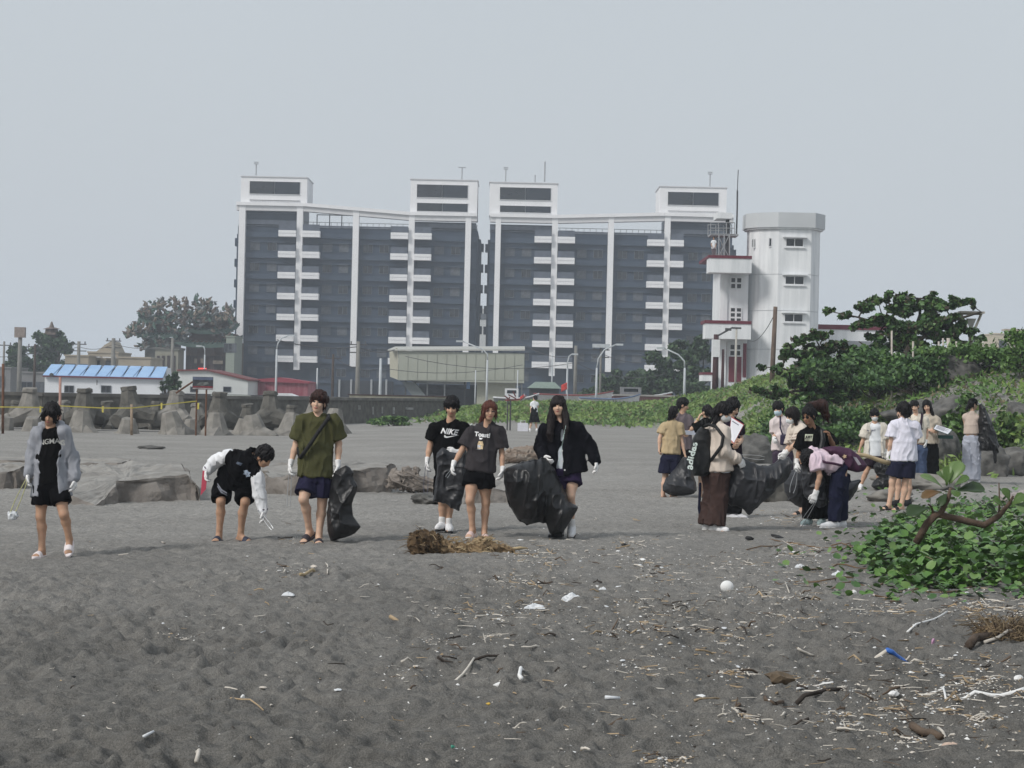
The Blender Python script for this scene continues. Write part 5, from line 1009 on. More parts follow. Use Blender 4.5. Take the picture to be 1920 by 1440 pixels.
class Person:
    """one figure: joints in pixels of the photograph plus metres of depth, turned into one skinned surface and its clothes"""
    def __init__(s, label, D, J, face=(0, -1, 0), sc=1.0, skin='mid', fem=False, res=.012, fyaw=0, feet='foot', fpitch=(0, 0), gloves='', sitz=None, curl=(.5, .5), group=None, hands='ab', headsc=1.0, toes=True):
        s.J = j = {k: P(v[0], v[1], D + (v[2] if len(v) > 2 else 0)) for k, v in J.items()}
        s.D, s.sc, s.res, s.fem, s.curl = D, sc, res, fem, curl
        w = .9 if fem else 1.0
        s.w = w
        s.top = (j['sa'] + j['sb']) / 2; s.L = nrm(j['sb'] - j['sa'])
        pv = j['pv']; s.up = nrm(s.top - pv); s.N = np.cross(s.L, s.up)           # N: out of the chest or back, towards s.front
        Lh = s.L - s.up * np.dot(s.L, s.up); Lh = nrm(Lh * 1.0)
        if 'ha' not in j: j['ha'] = pv - Lh * .085 * sc * w - s.up * .05 * sc
        if 'hb' not in j: j['hb'] = pv + Lh * .085 * sc * w - s.up * .05 * sc
        s.f = nrm(face)
        if np.dot(s.N[:2], s.f[:2]) < 0: s.N = -s.N                                 # chest side
        if 'chest' in J: pass
        s.fyaw = fyaw if hasattr(fyaw, '__len__') else (fyaw, fyaw)
        s.feet = {}
        for i, e in enumerate('ab'):
            if 'f' + e not in j: continue
            y = math.radians(s.fyaw[i]); pt = math.radians(fpitch[i])
            dirh = np.array([math.sin(y), -math.cos(y), 0]); d = dirh * math.cos(pt) - np.array([0, 0, 1]) * math.sin(pt); n = np.array([0, 0, 1]) * math.cos(pt) + dirh * math.sin(pt)
            s.feet[e] = (j['f' + e], d, n)
        gz = min([float((a - n * .085 * sc)[2] - max(0, d[2] * -1) * .2 * sc) for a, d, n in s.feet.values()] or [float(pv[2] - .85 * sc)])
        fx = np.mean([a[0] for a, d, n in s.feet.values()]) if s.feet else pv[0]; fy = np.mean([a[1] for a, d, n in s.feet.values()]) if s.feet else pv[1]
        s.root = np.array([fx, fy, gz if sitz is None else sitz])
        s.body(skin, gloves, hands, headsc, label, group, toes)
        for e in gloves: s.glove(e)
    def hframe(s, e):
        j = s.j if hasattr(s, 'j') else s.J
        w, el = j['w' + e], j['e' + e]; d = nrm(w - el)
        if 'g' + e in j: d = nrm(j['g' + e] - w)
        side = -s.L if e == 'a' else s.L
        pn = -side                                      # palm faces the body
        th = np.array([s.f[0], s.f[1], 0.0]) if abs(d[2]) > .5 else np.array([0, 0, 1.0])
        if abs(np.dot(nrm(th), d)) > .85: th = np.array([0, -1.0, 0]) if abs(d[1]) < .7 else np.array([0, 0, 1.0])
        if abs(np.dot(pn, d)) > .85: pn = np.cross(d, th)
        return w, d, pn, th
    def body(s, skin, gloves, hands, headsc, label, group, toes):
        j, u, w = s.J, s.sc, s.w; p = []
        pv, top, L, up, N = j['pv'], s.top, s.L, s.up, s.N
        sh = np.linalg.norm(j['sb'] - j['sa']) / 2
        mid = j['ms'] if 'ms' in j else lerp(pv, top, .45) - N * .005
        p += [ecap(mid, top + up * .0 * u, L, (.125 * u * w, .088 * u), (max(.10, sh * .8), .085 * u), k=.06, rnd=.06),
              ecap(pv - up * .06 * u, mid, L, (.15 * u, .1 * u), (.125 * u * w, .088 * u), k=.06, rnd=.07)]
        p.append(rcone(lerp(top, j['sa'], .85) - up * .012, lerp(top, j['sb'], .85) - up * .012, .046 * u, .046 * u, k=.05))
        nk, hd = j['nk'], j['hd']
        p.append(rcone(top - up * .01, lerp(nk, hd, .55), .062 * u * w, .050 * u * w, k=.04))
        for e in 'ab':
            if 'e' + e in j:
                S, E, W = j['s' + e], j['e' + e], j['w' + e]
                p += [rcone(S, E, .05 * u * w, .037 * u * w, k=.04), rcone(E, lerp(E, W, .35), .038 * u * w, .038 * u * w, k=.02), rcone(lerp(E, W, .35), W, .038 * u * w, .024 * u, k=.02)]
            if 'k' + e in j:
                H, K = j['h' + e], j['k' + e]
                p += [rcone(H, lerp(H, K, .45), .085 * u, .073 * u, k=.05), rcone(lerp(H, K, .45), K, .073 * u, .051 * u, k=.03)]
                if 'f' + e in j:
                    A = j['f' + e]; back = nrm(lerp(H, A, .5) - K) * .0 - s.feet[e][1] * .018
                    c = lerp(K, A, .33) + back
                    p += [rcone(K, c, .047 * u, .053 * u, k=.03), rcone(c, lerp(K, A, .9), .053 * u, .033 * u, k=.02), rcone(lerp(K, A, .85), A, .034 * u, .034 * u, k=.02)]
                    a, d, n = s.feet[e]; ht = .085 * u; lat = nrm(np.cross(d, n))
                    heel = a - n * (ht - .03 * u) - d * .035 * u; ball = a - n * (ht - .022 * u) + d * .11 * u
                    p += [rcone(heel, ball, .032 * u, .027 * u, k=.03), rcone(a - n * .01, ball, .034 * u, .024 * u, k=.03), rcone(ball - lat * .018, ball + lat * .018, .025 * u, .024 * u, k=.02)]
                    for i in range(5): p.append(rcone(ball + lat * (.032 - .016 * i) * u, ball + lat * (.034 - .016 * i) * u + d * (.058 - .005 * i) * u - n * .008 * u, .014 * u, .010 * u, k=.008))
        head = []
        f = s.f; hu = nrm(hd - nk); hu = nrm(hu - f * np.dot(hu, f)); r = np.cross(hu, f); s.hu, s.hr = hu, r
        k = u * headsc * (.97 if s.fem else 1.0); s.hk = k; ax = [r, f, hu]
        B = lambda x, y, z: hd + (r * x + f * y + hu * z) * k
        s.B = B
        head += [ell(B(0, -.012, .035), np.array([.076, .095, .088]) * k, ax, k=.03), ell(B(0, .025, -.045), np.array([.056, .062, .072]) * k, ax, k=.03), ell(B(0, .045, -.093), np.array([.026, .024, .018]) * k, ax, k=.03),
                 rcone(B(0, .085, .0), B(0, .102, -.034), .008 * k, .013 * k, k=.014), ell(B(.033, .062, -.03), np.array([.025, .022, .022]) * k, ax, k=.025), ell(B(-.033, .062, -.03), np.array([.025, .022, .022]) * k, ax, k=.025),
                 ell(B(.032, .092, .004), np.array([.018, .015, .011]) * k, ax, k=.012, op='s'), ell(B(-.032, .092, .004), np.array([.018, .015, .011]) * k, ax, k=.012, op='s'),
                 ell(B(.032, .070, .002), np.array([.014, .013, .010]) * k, ax, k=.004), ell(B(-.032, .070, .002), np.array([.014, .013, .010]) * k, ax, k=.004),
                 ell(B(0, .080, -.063), np.array([.024, .014, .011]) * k, ax, k=.006),
                 ell(B(.078, -.005, -.012), np.array([.010, .022, .034]) * k, ax, k=.012), ell(B(-.078, -.005, -.012), np.array([.010, .022, .034]) * k, ax, k=.012),
                 rcone(nk - hu * .02, lerp(nk, hd, .6), .05 * u * w, .047 * u * w, k=.03)]
        V, Q = solid(p, s.res)
        Vh, Qh = solid(head, .006)
        loc = (Vh - hd) / k; lx, ly, lz = loc @ r, loc @ f, loc @ hu
        fc = [np.stack([a[Qh].mean(1) for a in (lx, ly, lz)], 1)][0]
        mi = np.zeros(len(Qh), int); ax_, ay_, az_ = np.abs(fc[:, 0]), fc[:, 1], fc[:, 2]
        fr = ay_ > .035
        mi[fr & (((ax_ - .032) / .019) ** 2 + ((az_ - .002) / .0085) ** 2 < 1)] = 1
        mi[fr & (((ax_ - .034) / .022) ** 2 + ((az_ - .026 + (ax_ - .034) ** 2 * 6) / .006) ** 2 < 1)] = 2
        mi[fr & ((ax_ / .024) ** 2 + ((az_ + .063) / .0085) ** 2 < 1)] = 3
        parts = [(V, Q, np.zeros(len(Q), int)), (Vh, Qh, mi)]
        for i, e in enumerate('ab'):
            if e in hands and e not in gloves and 'w' + e in j and s.res < .015:
                wv, d, pn, th = s.hframe(e); hv, hq = solid(hand_prims(wv, d, pn, th, .98 * u, 0, s.curl[i]), .0055); parts.append((hv, hq, np.zeros(len(hq), int)))
            elif e in hands and e not in gloves and 'w' + e in j:
                wv, d, pn, th = s.hframe(e); hv, hq = solid(hand_prims(wv, d, pn, th, .98 * u, .001, s.curl[i]), .007); parts.append((hv, hq, np.zeros(len(hq), int)))
        n = 0; VV = []; QQ = []; MM = []
        for a, b, c in parts: VV.append(a); QQ.append(b + n); MM.append(c); n += len(a)
        me = mk_mesh('person', np.concatenate(VV) - s.root, np.concatenate(QQ), [SKIN[skin], EYE, BROW, LIP], True, np.concatenate(MM))
        s.o = tag(link('person', me, None, s.root), label, 'person', group); s.o.location[2] -= .014          # feet press into the sand
    def add(s, name, prims, m, h=None, folds=None, post=None, label=None, sm=0):
        V, Q = solid(prims, h or (s.res * .8 if folds else s.res), folds, post)
        if sm: V = smooth_verts(V, Q, sm)
        o = link(name, mk_mesh(name, V - s.root, Q, [m]), s.o)
        if label: o['label'] = label
        s.last = (V, Q); return o
    def glove(s, e):
        i = 'ab'.index(e); w, d, pn, th = s.hframe(e); u = s.sc
        p = hand_prims(w, d, pn, th, 1.0 * u, .0035, s.curl[i]) + [ecap(w - d * .055 * u, w + d * .02 * u, th, (.040 * u, .036 * u), (.037 * u, .028 * u), k=.008, rnd=.008)]
        s.add('glove', p, GLOVE, .0055 if s.res < .015 else .0075)
    # ---- clothes
    def torso_prims(s, hem, loose, shw=0.0, hemw=0.0):
        j, u, w = s.J, s.sc, s.w; top, up, L = s.top, s.up, s.L
        sh = np.linalg.norm(j['sb'] - j['sa']) / 2
        hem = np.asarray(hem, float); t = .42
        mid = j['ms'] if 'ms' in j else lerp(hem, top, t + .1)
        return [ecap(mid, top - up * .01 * u, L, (max(sh, .13 * u) * .94 + loose * .8, .098 * u + loose), (sh * .80 + shw + loose * .2, .078 * u + loose * .6), k=.05, rnd=.05),
                rcone(lerp(top, j['sa'], .85) - up * .005, j['nk'] - up * .035 * u - s.N * .012, .045 * u + loose * .5, .05 * u + loose * .3, k=.05), rcone(lerp(top, j['sb'], .85) - up * .005, j['nk'] - up * .035 * u - s.N * .012, .045 * u + loose * .5, .05 * u + loose * .3, k=.05),
                ell(top - up * .012 + s.N * .012, np.array([sh * .55, .078 * u + loose * .6, .05 * u]), [L, s.N, up], k=.05),
                ecap(hem, mid + (mid - hem) * .05, L, (.155 * u * (.95 if s.fem else 1) + loose + hemw, .105 * u + loose + hemw * .6), (max(sh, .13 * u) * .92 + loose, .098 * u + loose), k=.05, rnd=.012)]
    def pt(s, x, y, dy=0): return P(x, y, s.D + dy)
    def topwear(s, name, m, hem, sleeve='short', loose=.02, sl=.62, slw=.0, neck=True, opening=None, folds=.008, hemw=0.0, label=None, shw=0.0, cuts=(), h=None, extra=()):
        j, u, w = s.J, s.sc, s.w
        p = s.torso_prims(hem, loose, shw, hemw)
        p += [rcone(lerp(s.top, j['sa'], .8) - s.up * .012, lerp(s.top, j['sb'], .8) - s.up * .012, .052 * u + loose * .3, .052 * u + loose * .3, k=.05)]
        for e in 'ab':
            if 'e' + e not in j or sleeve == 'none' or sleeve not in ('short', 'long', 'a', 'b'): continue
            S, E, W = j['s' + e], j['e' + e], j['w' + e]
            if sleeve == 'short':
                q = lerp(S, E, sl); dv = nrm(np.cross(E - S, s.N))
                p.append(rcone(S, lerp(S, E, .35), .050 * u * w + loose * .4, .052 * u * w + loose * .6, k=.04))
                p.append(ecap(lerp(S, q, -.02), q, s.N, (.052 * u + loose * .45, .052 * u * w + loose * .35), (.060 * u * w + loose * .8 + slw, .060 * u * w + loose * .8 + slw), k=.04, rnd=.01))
            else:
                r = .046 * u * w + loose * .7
                p += [rcone(S, E, r + .012, r, k=.05), rcone(E, lerp(E, W, .88), r, r * .78, k=.03), rcone(lerp(E, W, .80), lerp(E, W, .93), r * .85, r * .7, k=.02)]
        p += list(extra)
        nk = j['nk']
        if neck: p.append(sub(ell(nk + s.N * .022 * u + s.up * .035, np.array([.070, .070, .056]) * u, [s.L, s.N, s.up], k=.01)))
        if opening:
            ow, ot = opening           # half width at the hem, at the top
            p.append(sub(ecap(hem - s.up * .2 + s.N * .12, s.top + s.up * .12 + s.N * .12, s.L, (ow, .16), (ot, .16), k=.015, rnd=.01)))
        for c in cuts: p.append(c)
        return s.add(name, p, m, h, (folds, 11, 4, len(name) % 7 + s.D % 5) if folds else None, label=label)
    def shorts(s, name, m, t=.55, loose=.02, flare=.01, waist=.06, folds=.008, label=None):
        j, u = s.J, s.sc; pv = j['pv']; p = [ecap(pv - s.up * .05 * u, pv + s.up * waist * u, s.L, (.165 * u + loose, .115 * u + loose), (.145 * u + loose * .5, .105 * u + loose * .5), k=.04, rnd=.03)]
        for e in 'ab':
            if 'k' + e not in j: continue
            H, K = j['h' + e], j['k' + e]; dH = nrm(K - H)
            p.append(ecap(H + (H - K) * .05, lerp(H, K, t), s.L, (.094 * u + loose * .5, .098 * u + loose), (.085 * u + loose + flare, .085 * u + loose + flare), k=.03, rnd=.01))
        return s.add(name, p, m, None, (folds, 12, 4, 2 + s.D % 3) if folds else None, label=label)
    def pants(s, name, m, loose=.02, bottom=.06, end=.96, waist=.06, folds=.012, label=None):
        j, u = s.J, s.sc; pv = j['pv']; p = [ecap(pv - s.up * .05 * u, pv + s.up * waist * u, s.L, (.160 * u + loose * .6, .112 * u + loose * .6), (.14 * u + loose * .3, .10 * u + loose * .3), k=.04, rnd=.03)]
        for e in 'ab':
            if 'k' + e not in j: continue
            H, K, A = j['h' + e], j['k' + e], j['f' + e]
            p += [ecap(H + (H - K) * .05, K, s.L, (.09 * u + loose * .5, .095 * u + loose), (.056 * u + loose, .06 * u + loose), k=.03, rnd=.02),
                  ecap(K + (H - K) * .12, lerp(K, A, end), s.L, (.058 * u + loose, .06 * u + loose), (bottom, bottom), k=.03, rnd=.012)]
        return s.add(name, p, m, None, (folds, 9, 6, 4 + s.D % 3) if folds else None, label=label)
    def sandals(s, m, sole=None, label=None):
        for e in s.feet:
            a, d, n = s.feet[e]; u = s.sc; lat = nrm(np.cross(d, n)); g = a - n * .085 * u
            p = [ecap(g - n * .018 + d * 0.055 * u, g + n * .016 + d * .055 * u, lat, (.054 * u, .150 * u), (.054 * u, .150 * u), k=0, rnd=.008)]
            o = s.add('slide', p, sole or m, .007)
            b = [ecap(g + d * .068 * u - n * .005, g + d * .135 * u - n * .004, lat, (.056 * u, .080 * u), (.055 * u, .060 * u), k=0, rnd=.01), cut(-n, g - n * .004)]
            V, Q = solid(b, .007); st = link('strap', mk_mesh('strap', V - s.root, Q, [m]), o)
    def sneakers(s, m, sole, sock=None):
        for e in s.feet:
            a, d, n = s.feet[e]; u = s.sc; lat = nrm(np.cross(d, n)); g = a - n * .085 * u
            p = [rcone(g + n * .048 - d * .03 * u, g + n * .04 + d * .08 * u, .046 * u, .047 * u, k=.03), rcone(g + n * .04 + d * .08 * u, g + n * .034 + d * .165 * u, .047 * u, .038 * u, k=.03), rcone(g + n * .07, a + n * .02 - d * .01, .048 * u, .044 * u, k=.03), cut(-n, g + n * .012)]
            o = s.add('sneaker', p, m, .008)
            q = [ecap(g - n * .012 + d * .065 * u, g + n * .022 + d * .065 * u, lat, (.053 * u, .152 * u), (.048 * u, .146 * u), k=0, rnd=.008)]
            V, Q = solid(q, .008); link('sole', mk_mesh('sole', V - s.root, Q, [sole]), o)
            if sock is not None:
                K = s.J['k' + e]; s.add('sock', [rcone(a - n * .02, lerp(a, K, .22), .042 * u, .044 * u, k=.01)], sock, .009)
    def hair(s, m, style='short', fringe=.045, low=-.06, extra=(), seed=0, vol=1.0, bangs=True):
        B, k = s.B, s.hk; ax = [s.hr, s.f, s.hu]
        p = [ell(B(0, -.018, .045), np.array([.090, .108, .095]) * k * vol, ax, k=.02), ell(B(0, -.05, -.01), np.array([.082, .068, .085]) * k * vol, ax, k=.03)]
        cuts = [sub(ell(B(0, .105, -.062 + fringe - .045), np.array([.066, .075, .1]) * k, ax, k=.012)), cut(-s.hu + s.f * .35, B(0, 0, low))]
        if style in ('short', 'bowl'): cuts.append(sub(ell(B(.09, .03, -.055), np.array([.03, .055, .06]) * k, ax, k=.01))); cuts.append(sub(ell(B(-.09, .03, -.055), np.array([.03, .055, .06]) * k, ax, k=.01)))
        p = p + cuts + [e for e in extra]
        hu, hr, sd = s.hu, s.hr, seed
        def strands(X, Y, Z):
            a = X * hr[0] + Y * hr[1] + Z * hr[2]; c = X * s.f[0] + Y * s.f[1] + Z * s.f[2]; b = X * hu[0] + Y * hu[1] + Z * hu[2]
            return (vnoise(a * 75 + sd, c * 75 + b * 4, b * 11 + sd) - .5) * .022 + (vnoise(a * 160, c * 160 + sd, b * 16) - .5) * .013
        o = s.add('hair', p, m, .0062 if s.res < .015 else .009, post=strands)
        if s.res < .0155:
            V = s.last[0]; rn = np.random.default_rng(seed + 50); hd = s.J['hd']; mb = MB(); L = (V - hd) / k; lx, ly, lz = L @ s.hr, L @ s.f, L @ s.hu; zlo = np.quantile(lz, .03)
            face = (ly > .04) & (np.abs(lx) < .075); cand = np.where((lz < .09) & ~(face & (lz < .05)))[0]
            for i in rn.choice(cand, min(110, len(cand)), replace=False):
                out = nrm(V[i] - hd); out = nrm(out - hu * np.dot(out, hu) * .7); ln = rn.uniform(.015, .05) * (.4 if face[i] else 1); a = V[i] - out * .006; b = a - hu * ln * .6 + out * rn.uniform(.002, .016) + hr * rn.normal() * .006; c = b - hu * ln * .5 + hr * rn.normal() * .006 - out * .002
                mb.tube([a - s.root, b - s.root, c - s.root], [.0055, .004, .0012], 4, False)
            lo = mb.build('loose_strands', m, o, True); lo['kind'] = 'stuff'
        return o
    def mask(s, m=None):
        B, k = s.B, s.hk; ax = [s.hr, s.f, s.hu]
        return s.add('face_mask', [ell(B(0, .030, -.05), np.array([.068, .080, .072]) * k, ax, k=0), rcone(B(0, .095, -.012), B(0, .104, -.05), .014, .014, k=.03), cut(-s.f, B(0, .008, 0)), cut(s.hu + s.f * .15, B(0, .09, -.012))], m or mat('mask_white', (.74, .78, .80), .9, .03), .007)
    def glasses(s, m, dark=False):
        mb = MB(); B = s.B
        for sg in (-1, 1):
            pts = [B(sg * .034 + .025 * math.cos(t), .094 - .006 * abs(math.cos(t)), .002 + .019 * math.sin(t)) - s.root for t in np.linspace(0, 2 * math.pi, 13)]
            if dark: c = B(sg * .034, .096, .002) - s.root; mb.add([c] + pts[:-1], [(0, i + 1, (i + 1) % 12 + 1) for i in range(12)])
            mb.tube(pts, .0022, 5, False); mb.tube([B(sg * .058, .088, .008) - s.root, B(sg * .078, .0, .006) - s.root], .002, 5)
        mb.tube([B(-.01, .098, .006) - s.root, B(.01, .098, .006) - s.root], .002, 5)
        return mb.build('glasses', m, s.o)
    def band(s, name, pts, r, m, flat=None, h=.009):
        """a strap along points (world)"""
        p = []
        for a, b in zip(pts[:-1], pts[1:]): p.append(rcone(a, b, r, r, k=.01))
        return s.add(name, p, m, h)
    def project(s, garment_VQ, pts, n=None, off=.004):
        pass

def text_mesh(txt, size, shear=0, bold=0, space=1.0, align='CENTER'):
    cu = bpy.data.curves.new('lettering', 'FONT'); cu.body = txt; cu.size = size; cu.shear = shear; cu.offset = bold; cu.align_x = align; cu.space_character = space; cu.resolution_u = 3
    o = bpy.data.objects.new('lettering', cu); COL.objects.link(o); dg = bpy.context.evaluated_depsgraph_get()
    me = bpy.data.meshes.new_from_object(o.evaluated_get(dg)); bpy.data.objects.remove(o); bpy.data.curves.remove(cu)
    V = np.array([v.co[:] for v in me.vertices]); Fc = [tuple(p.vertices) for p in me.polygons]; bpy.data.meshes.remove(me)
    return V, Fc
def stick_on(parent, root, surf, name, V2, Fc, centre, ru, rv, m, view=None, off=.005, label=None):
    """lay a flat print (V2 in metres) on a cloth surface: centre, right and up axes; dropped along -view onto surf (V,Q)"""
    V, Q = surf; bvh = BVHTree.FromPolygons([Vector(v) for v in V], [tuple(int(i) for i in q) for q in Q])
    ru, rv = nrm(ru), nrm(rv); n = np.cross(ru, rv) if view is None else nrm(view)
    import bmesh
    bm = bmesh.new(); vv = [bm.verts.new((v[0], v[1], 0)) for v in np.asarray(V2).tolist()]
    for q in Fc:
        try: bm.faces.new([vv[i] for i in q])
        except ValueError: pass
    bmesh.ops.triangulate(bm, faces=bm.faces[:])
    for _ in range(3):
        lg = [e for e in bm.edges if e.calc_length() > .022]
        if not lg or len(bm.verts) > 3000: break
        bmesh.ops.subdivide_edges(bm, edges=lg, cuts=1); bmesh.ops.triangulate(bm, faces=bm.faces[:])
    bm.verts.index_update(); V2 = [v.co[:] for v in bm.verts]; Fc = [tuple(v.index for v in q.verts) for q in bm.faces]; bm.free()
    out = []
    for x, y in np.asarray(V2)[:, :2]:
        p = centre + ru * x + rv * y; hit = bvh.ray_cast(Vector(p + n * .6), Vector(-n), 2.0)
        q = np.array(hit[0]) if hit[0] is not None else p
        out.append(q + n * off)
    o = link(name, mk_mesh(name, np.array(out) - root, Fc, [m], False), parent)
    if label: o['label'] = label
    return o
# ------------------------------------------------------------------ the beach cleaners
PLB = mat('black_bin_liner', (.008, .008, .009), .42, .3, 5, .12, 45, spec=.42)
PLG = mat('grey_black_bin_liner', (.024, .025, .029), .45, .25, 5, .12, 45, spec=.42)
STEEL = mat('tongs_steel', (.36, .37, .38), .45, .1, 20, metallic=.6); BLACKP = mat('black_rubber', (.02, .02, .022), .6, .1)
WHITE_PRINT = mat('white_print', (.85, .85, .85), .8, 0); SHOE_W = mat('shoe_white', (.78, .78, .79), .7, .06, 20, .2, 100); SOLE_W = mat('sole_white', (.70, .70, .69), .7, .05)
SOCK_W = mat('sock_white', (.75, .74, .73), .9, .05, 20, .3, 200)
def Dof(px, py): return float(G(px, py)[1])
def tongs(label, a, b, spread=.03, m=None, hold=.5):
    """two flat spring arms hinged at a, open towards b"""
    a, b = np.asarray(a), np.asarray(b); root = empty('litter_tongs', a); tag(root, label, 'tongs', 'litter tongs held by the cleaners')
    d = nrm(b - a); L = np.linalg.norm(b - a); sd = nrm(np.cross(d, [0, 1, 0])); w = np.array([0, 1.0, 0])
    for sg in (-1, 1):
        mb = MB(); n = 7
        V = []; Fc = []
        for i in range(n):
            t = i / (n - 1); off = sd * sg * (.006 + spread * math.sin(min(1, t * 1.25) * math.pi / 2) * (1 if t < .8 else 1 - (t - .8) * 2.2)); hw = .011 if t < .85 else .011 + (t - .85) * .06
            c = d * L * t + off
            V += [c - w * hw - sd * .0025, c + w * hw - sd * .0025, c + w * hw + sd * .0025, c - w * hw + sd * .0025]
        for i in range(n - 1):
            for k in range(4): Fc.append((i * 4 + k, i * 4 + (k + 1) % 4, i * 4 + 4 + (k + 1) % 4, i * 4 + 4 + k))
        Fc += [(3, 2, 1, 0), tuple(n * 4 - 4 + k for k in range(4))]
        mb.add(V, Fc).build('arm', m or STEEL, root)
    MB().tube([-w * .014, w * .014], .010, 10).build('hinge', STEEL, root)
    return root
def sack(label, poly, D, T=.16, m=None, ridge=.014, fr=8, seed=0, k=1.3, lean=0., h=.010, name='garbage_bag'):
    V, Q, c = inflate(poly, D, T, h, k, ridge * .85, fr * .9, seed, lean)
    c = np.array([c[0], c[1], V[:, 2].min()])
    o = link(name, mk_mesh(name, V - c, Q, [m or PLB]), None, c); return tag(o, label, 'garbage bag', 'black garbage bags carried by the cleaners')
def sc_of(top, foot, D, head=0.03): return (foot - top) / F * D / 1.72
def mx(pts, px0=0, py0=0, s=1.0): return [(px0 + x / s, py0 + y / s) for x, y in pts]

# 1 --- walker in the grey jacket, far left
D = Dof(78, 1042)
p = Person('person in an open grey hooded jacket and black shorts walking in white slides', D,
    dict(hd=(95, 775, -.02), nk=(93.5, 797, .04), sa=(71, 811), sb=(120, 809), ea=(61, 850, .03), wa=(54, 887, -.02), ga=(50, 903, -.04), eb=(135, 856, .04), wb=(141, 897, -.03), gb=(141, 913, -.05),
         pv=(95, 902), ka=(76, 966, -.02), fa=(79, 1027), kb=(120, 962, -.10), fb=(130, 1008, -.02)), face=(-.05, -1, -.25), sc=sc_of(752, 1043, D), skin='tan', fyaw=(-14, 8), fpitch=(0, 38), gloves='ab')
p.hair(HAIR['black'], 'short', fringe=.030, low=-.075, seed=3, vol=1.04, extra=[ell(p.B(.03, .085, .045), np.array([.055, .03, .04]) * p.hk, [p.hr, p.f, p.hu], k=.02), ell(p.B(-.055, .06, 0), np.array([.03, .035, .065]) * p.hk, [p.hr, p.f, p.hu], k=.02), ell(p.B(.06, .05, -.01), np.array([.022, .035, .06]) * p.hk, [p.hr, p.f, p.hu], k=.02)])
p.topwear('shirt', cloth('black', (.0055, .0055, .006)), p.pt(95, 905), 'none', .022); surf1 = p.last
GREYJ = mat('jacket_grey', (.27, .28, .31), .6, .12, 9, .08, 160)
p.topwear('jacket', GREYJ, p.pt(97, 928), 'long', .032, opening=(.115, .085), folds=.011, hemw=.035, neck=True)
p.add('hood', [rcone(p.J['nk'] - p.N * .075 - p.L * .09, p.J['nk'] - p.N * .10, .05, .055, k=.03), rcone(p.J['nk'] - p.N * .10, p.J['nk'] - p.N * .075 + p.L * .09, .055, .05, k=.03),
               rcone(p.J['nk'] - p.L * .095 - p.N * .05, p.J['nk'] - p.L * .075 + p.N * .08 - p.up * .08, .035, .02, k=.03), rcone(p.J['nk'] + p.L * .095 - p.N * .05, p.J['nk'] + p.L * .075 + p.N * .08 - p.up * .08, .035, .02, k=.03)], GREYJ, folds=(.008, 14, 8, 3))
p.shorts('shorts', cloth('black_shorts', (.005, .005, .006)), .60, .014, .012)
p.sandals(mat('slide_white', (.74, .68, .68), .6, .05))
V2, Fc = text_mesh('INGMANS', .075, 0, .0012, .92); V2[:, 1] += (.02 - (V2[:, 0] / .17) ** 2 * .03)
stick_on(p.o, p.root, surf1, 'lettering', V2, Fc, p.pt(94, 833, -.2), p.L, p.up, mat('print_grey', (.42, .42, .40), .8, .0))
tongs('yellowish steel tongs held low by the person in the grey jacket', P(53, 893, D - .06), P(22, 965, D - .2), .022, mat('tongs_brass', (.50, .49, .24), .45, .2, 20, metallic=.4))
o = tag(link('plastic_scrap', (lambda s: mk_mesh('plastic_scrap', s[0] - P(24, 966, D - .2), s[1], [mat('clear_scrap', (.6, .62, .64), .25, .2)]))(solid([ell(P(24, 967, D - .2), (.045, .04, .03))], .01, (.02, 30, 30, 1))), None, P(24, 966, D - .2)), 'crumpled clear plastic scrap gripped by the yellowish tongs', 'plastic scrap')

# 2 --- bending in the varsity jacket
D = Dof(411, 1014)
p = Person('person bending over in a black varsity jacket with white sleeves', D,
    dict(hd=(496, 854, -.42), nk=(476, 852, -.33), sa=(432, 852, -.22), sb=(482, 888, -.36), ea=(404, 862, -.02), wa=(389, 880, -.02), ga=(386, 893, -.04), eb=(487, 925, -.36), wb=(494, 957, -.36), gb=(497, 971, -.40),
         pv=(437, 893, .14), ms=(452, 872, -.02), ha=(417, 902, .12), hb=(457, 905, .12), ka=(414, 938, -.06), fa=(411, 999), kb=(460, 939, -.08), fb=(451, 1000, .02)), face=(.62, -.38, -.68), sc=.98, skin='tan', fyaw=(-8, 55), gloves='ab')
p.hair(HAIR['black'], 'short', fringe=.05, low=-.05, seed=5, vol=1.04)
BLK = cloth('black_varsity', (.005, .005, .006)); WHS = mat('sleeve_white', (.74, .75, .77), .75, .06, 9, .08, 160)
p.topwear('jacket', BLK, p.pt(440, 900, .1), 'none', .045, folds=.014, hemw=.03, extra=[rcone(lerp(p.J['ms'], p.top, .2), p.top - p.up * .03, .165, .15, k=.05), rcone(p.top, p.J['nk'], .12, .09, k=.05)]); surf2 = p.last
for e in 'ab':
    S, E, W = p.J['s' + e], p.J['e' + e], p.J['w' + e]
    p.add('sleeve', [rcone(lerp(S, E, .12), E, .078, .066, k=.04), rcone(E, lerp(E, W, .9), .068, .056, k=.03)], WHS, folds=(.011, 13, 7, 3))
    p.add('cuff', [ecap(lerp(E, W, .82), lerp(E, W, 1.0), p.L, (.062, .062), (.054, .054), rnd=.01)], cloth('cuff', (.10, .08, .11)))
p.add('collar', [rcone(p.J['nk'] - p.L * .07 + p.up * .0, p.J['nk'] - p.N * .05, .026, .028, k=.02), rcone(p.J['nk'] - p.N * .05, p.J['nk'] + p.L * .075, .028, .026, k=.02), rcone(p.J['nk'] + p.L * .075, p.J['nk'] + p.L * .05 + p.N * .07 - p.up * .05, .024, .018, k=.02)], cloth('collar_grey', (.22, .22, .24)))
p.shorts('shorts', cloth('black_shorts', (.005, .005, .006)), .88, .018, .014); sh2 = p.last
p.sandals(mat('slide_navy', (.03, .035, .06), .6, .05), mat('sole_dark', (.02, .02, .03), .7, .05))
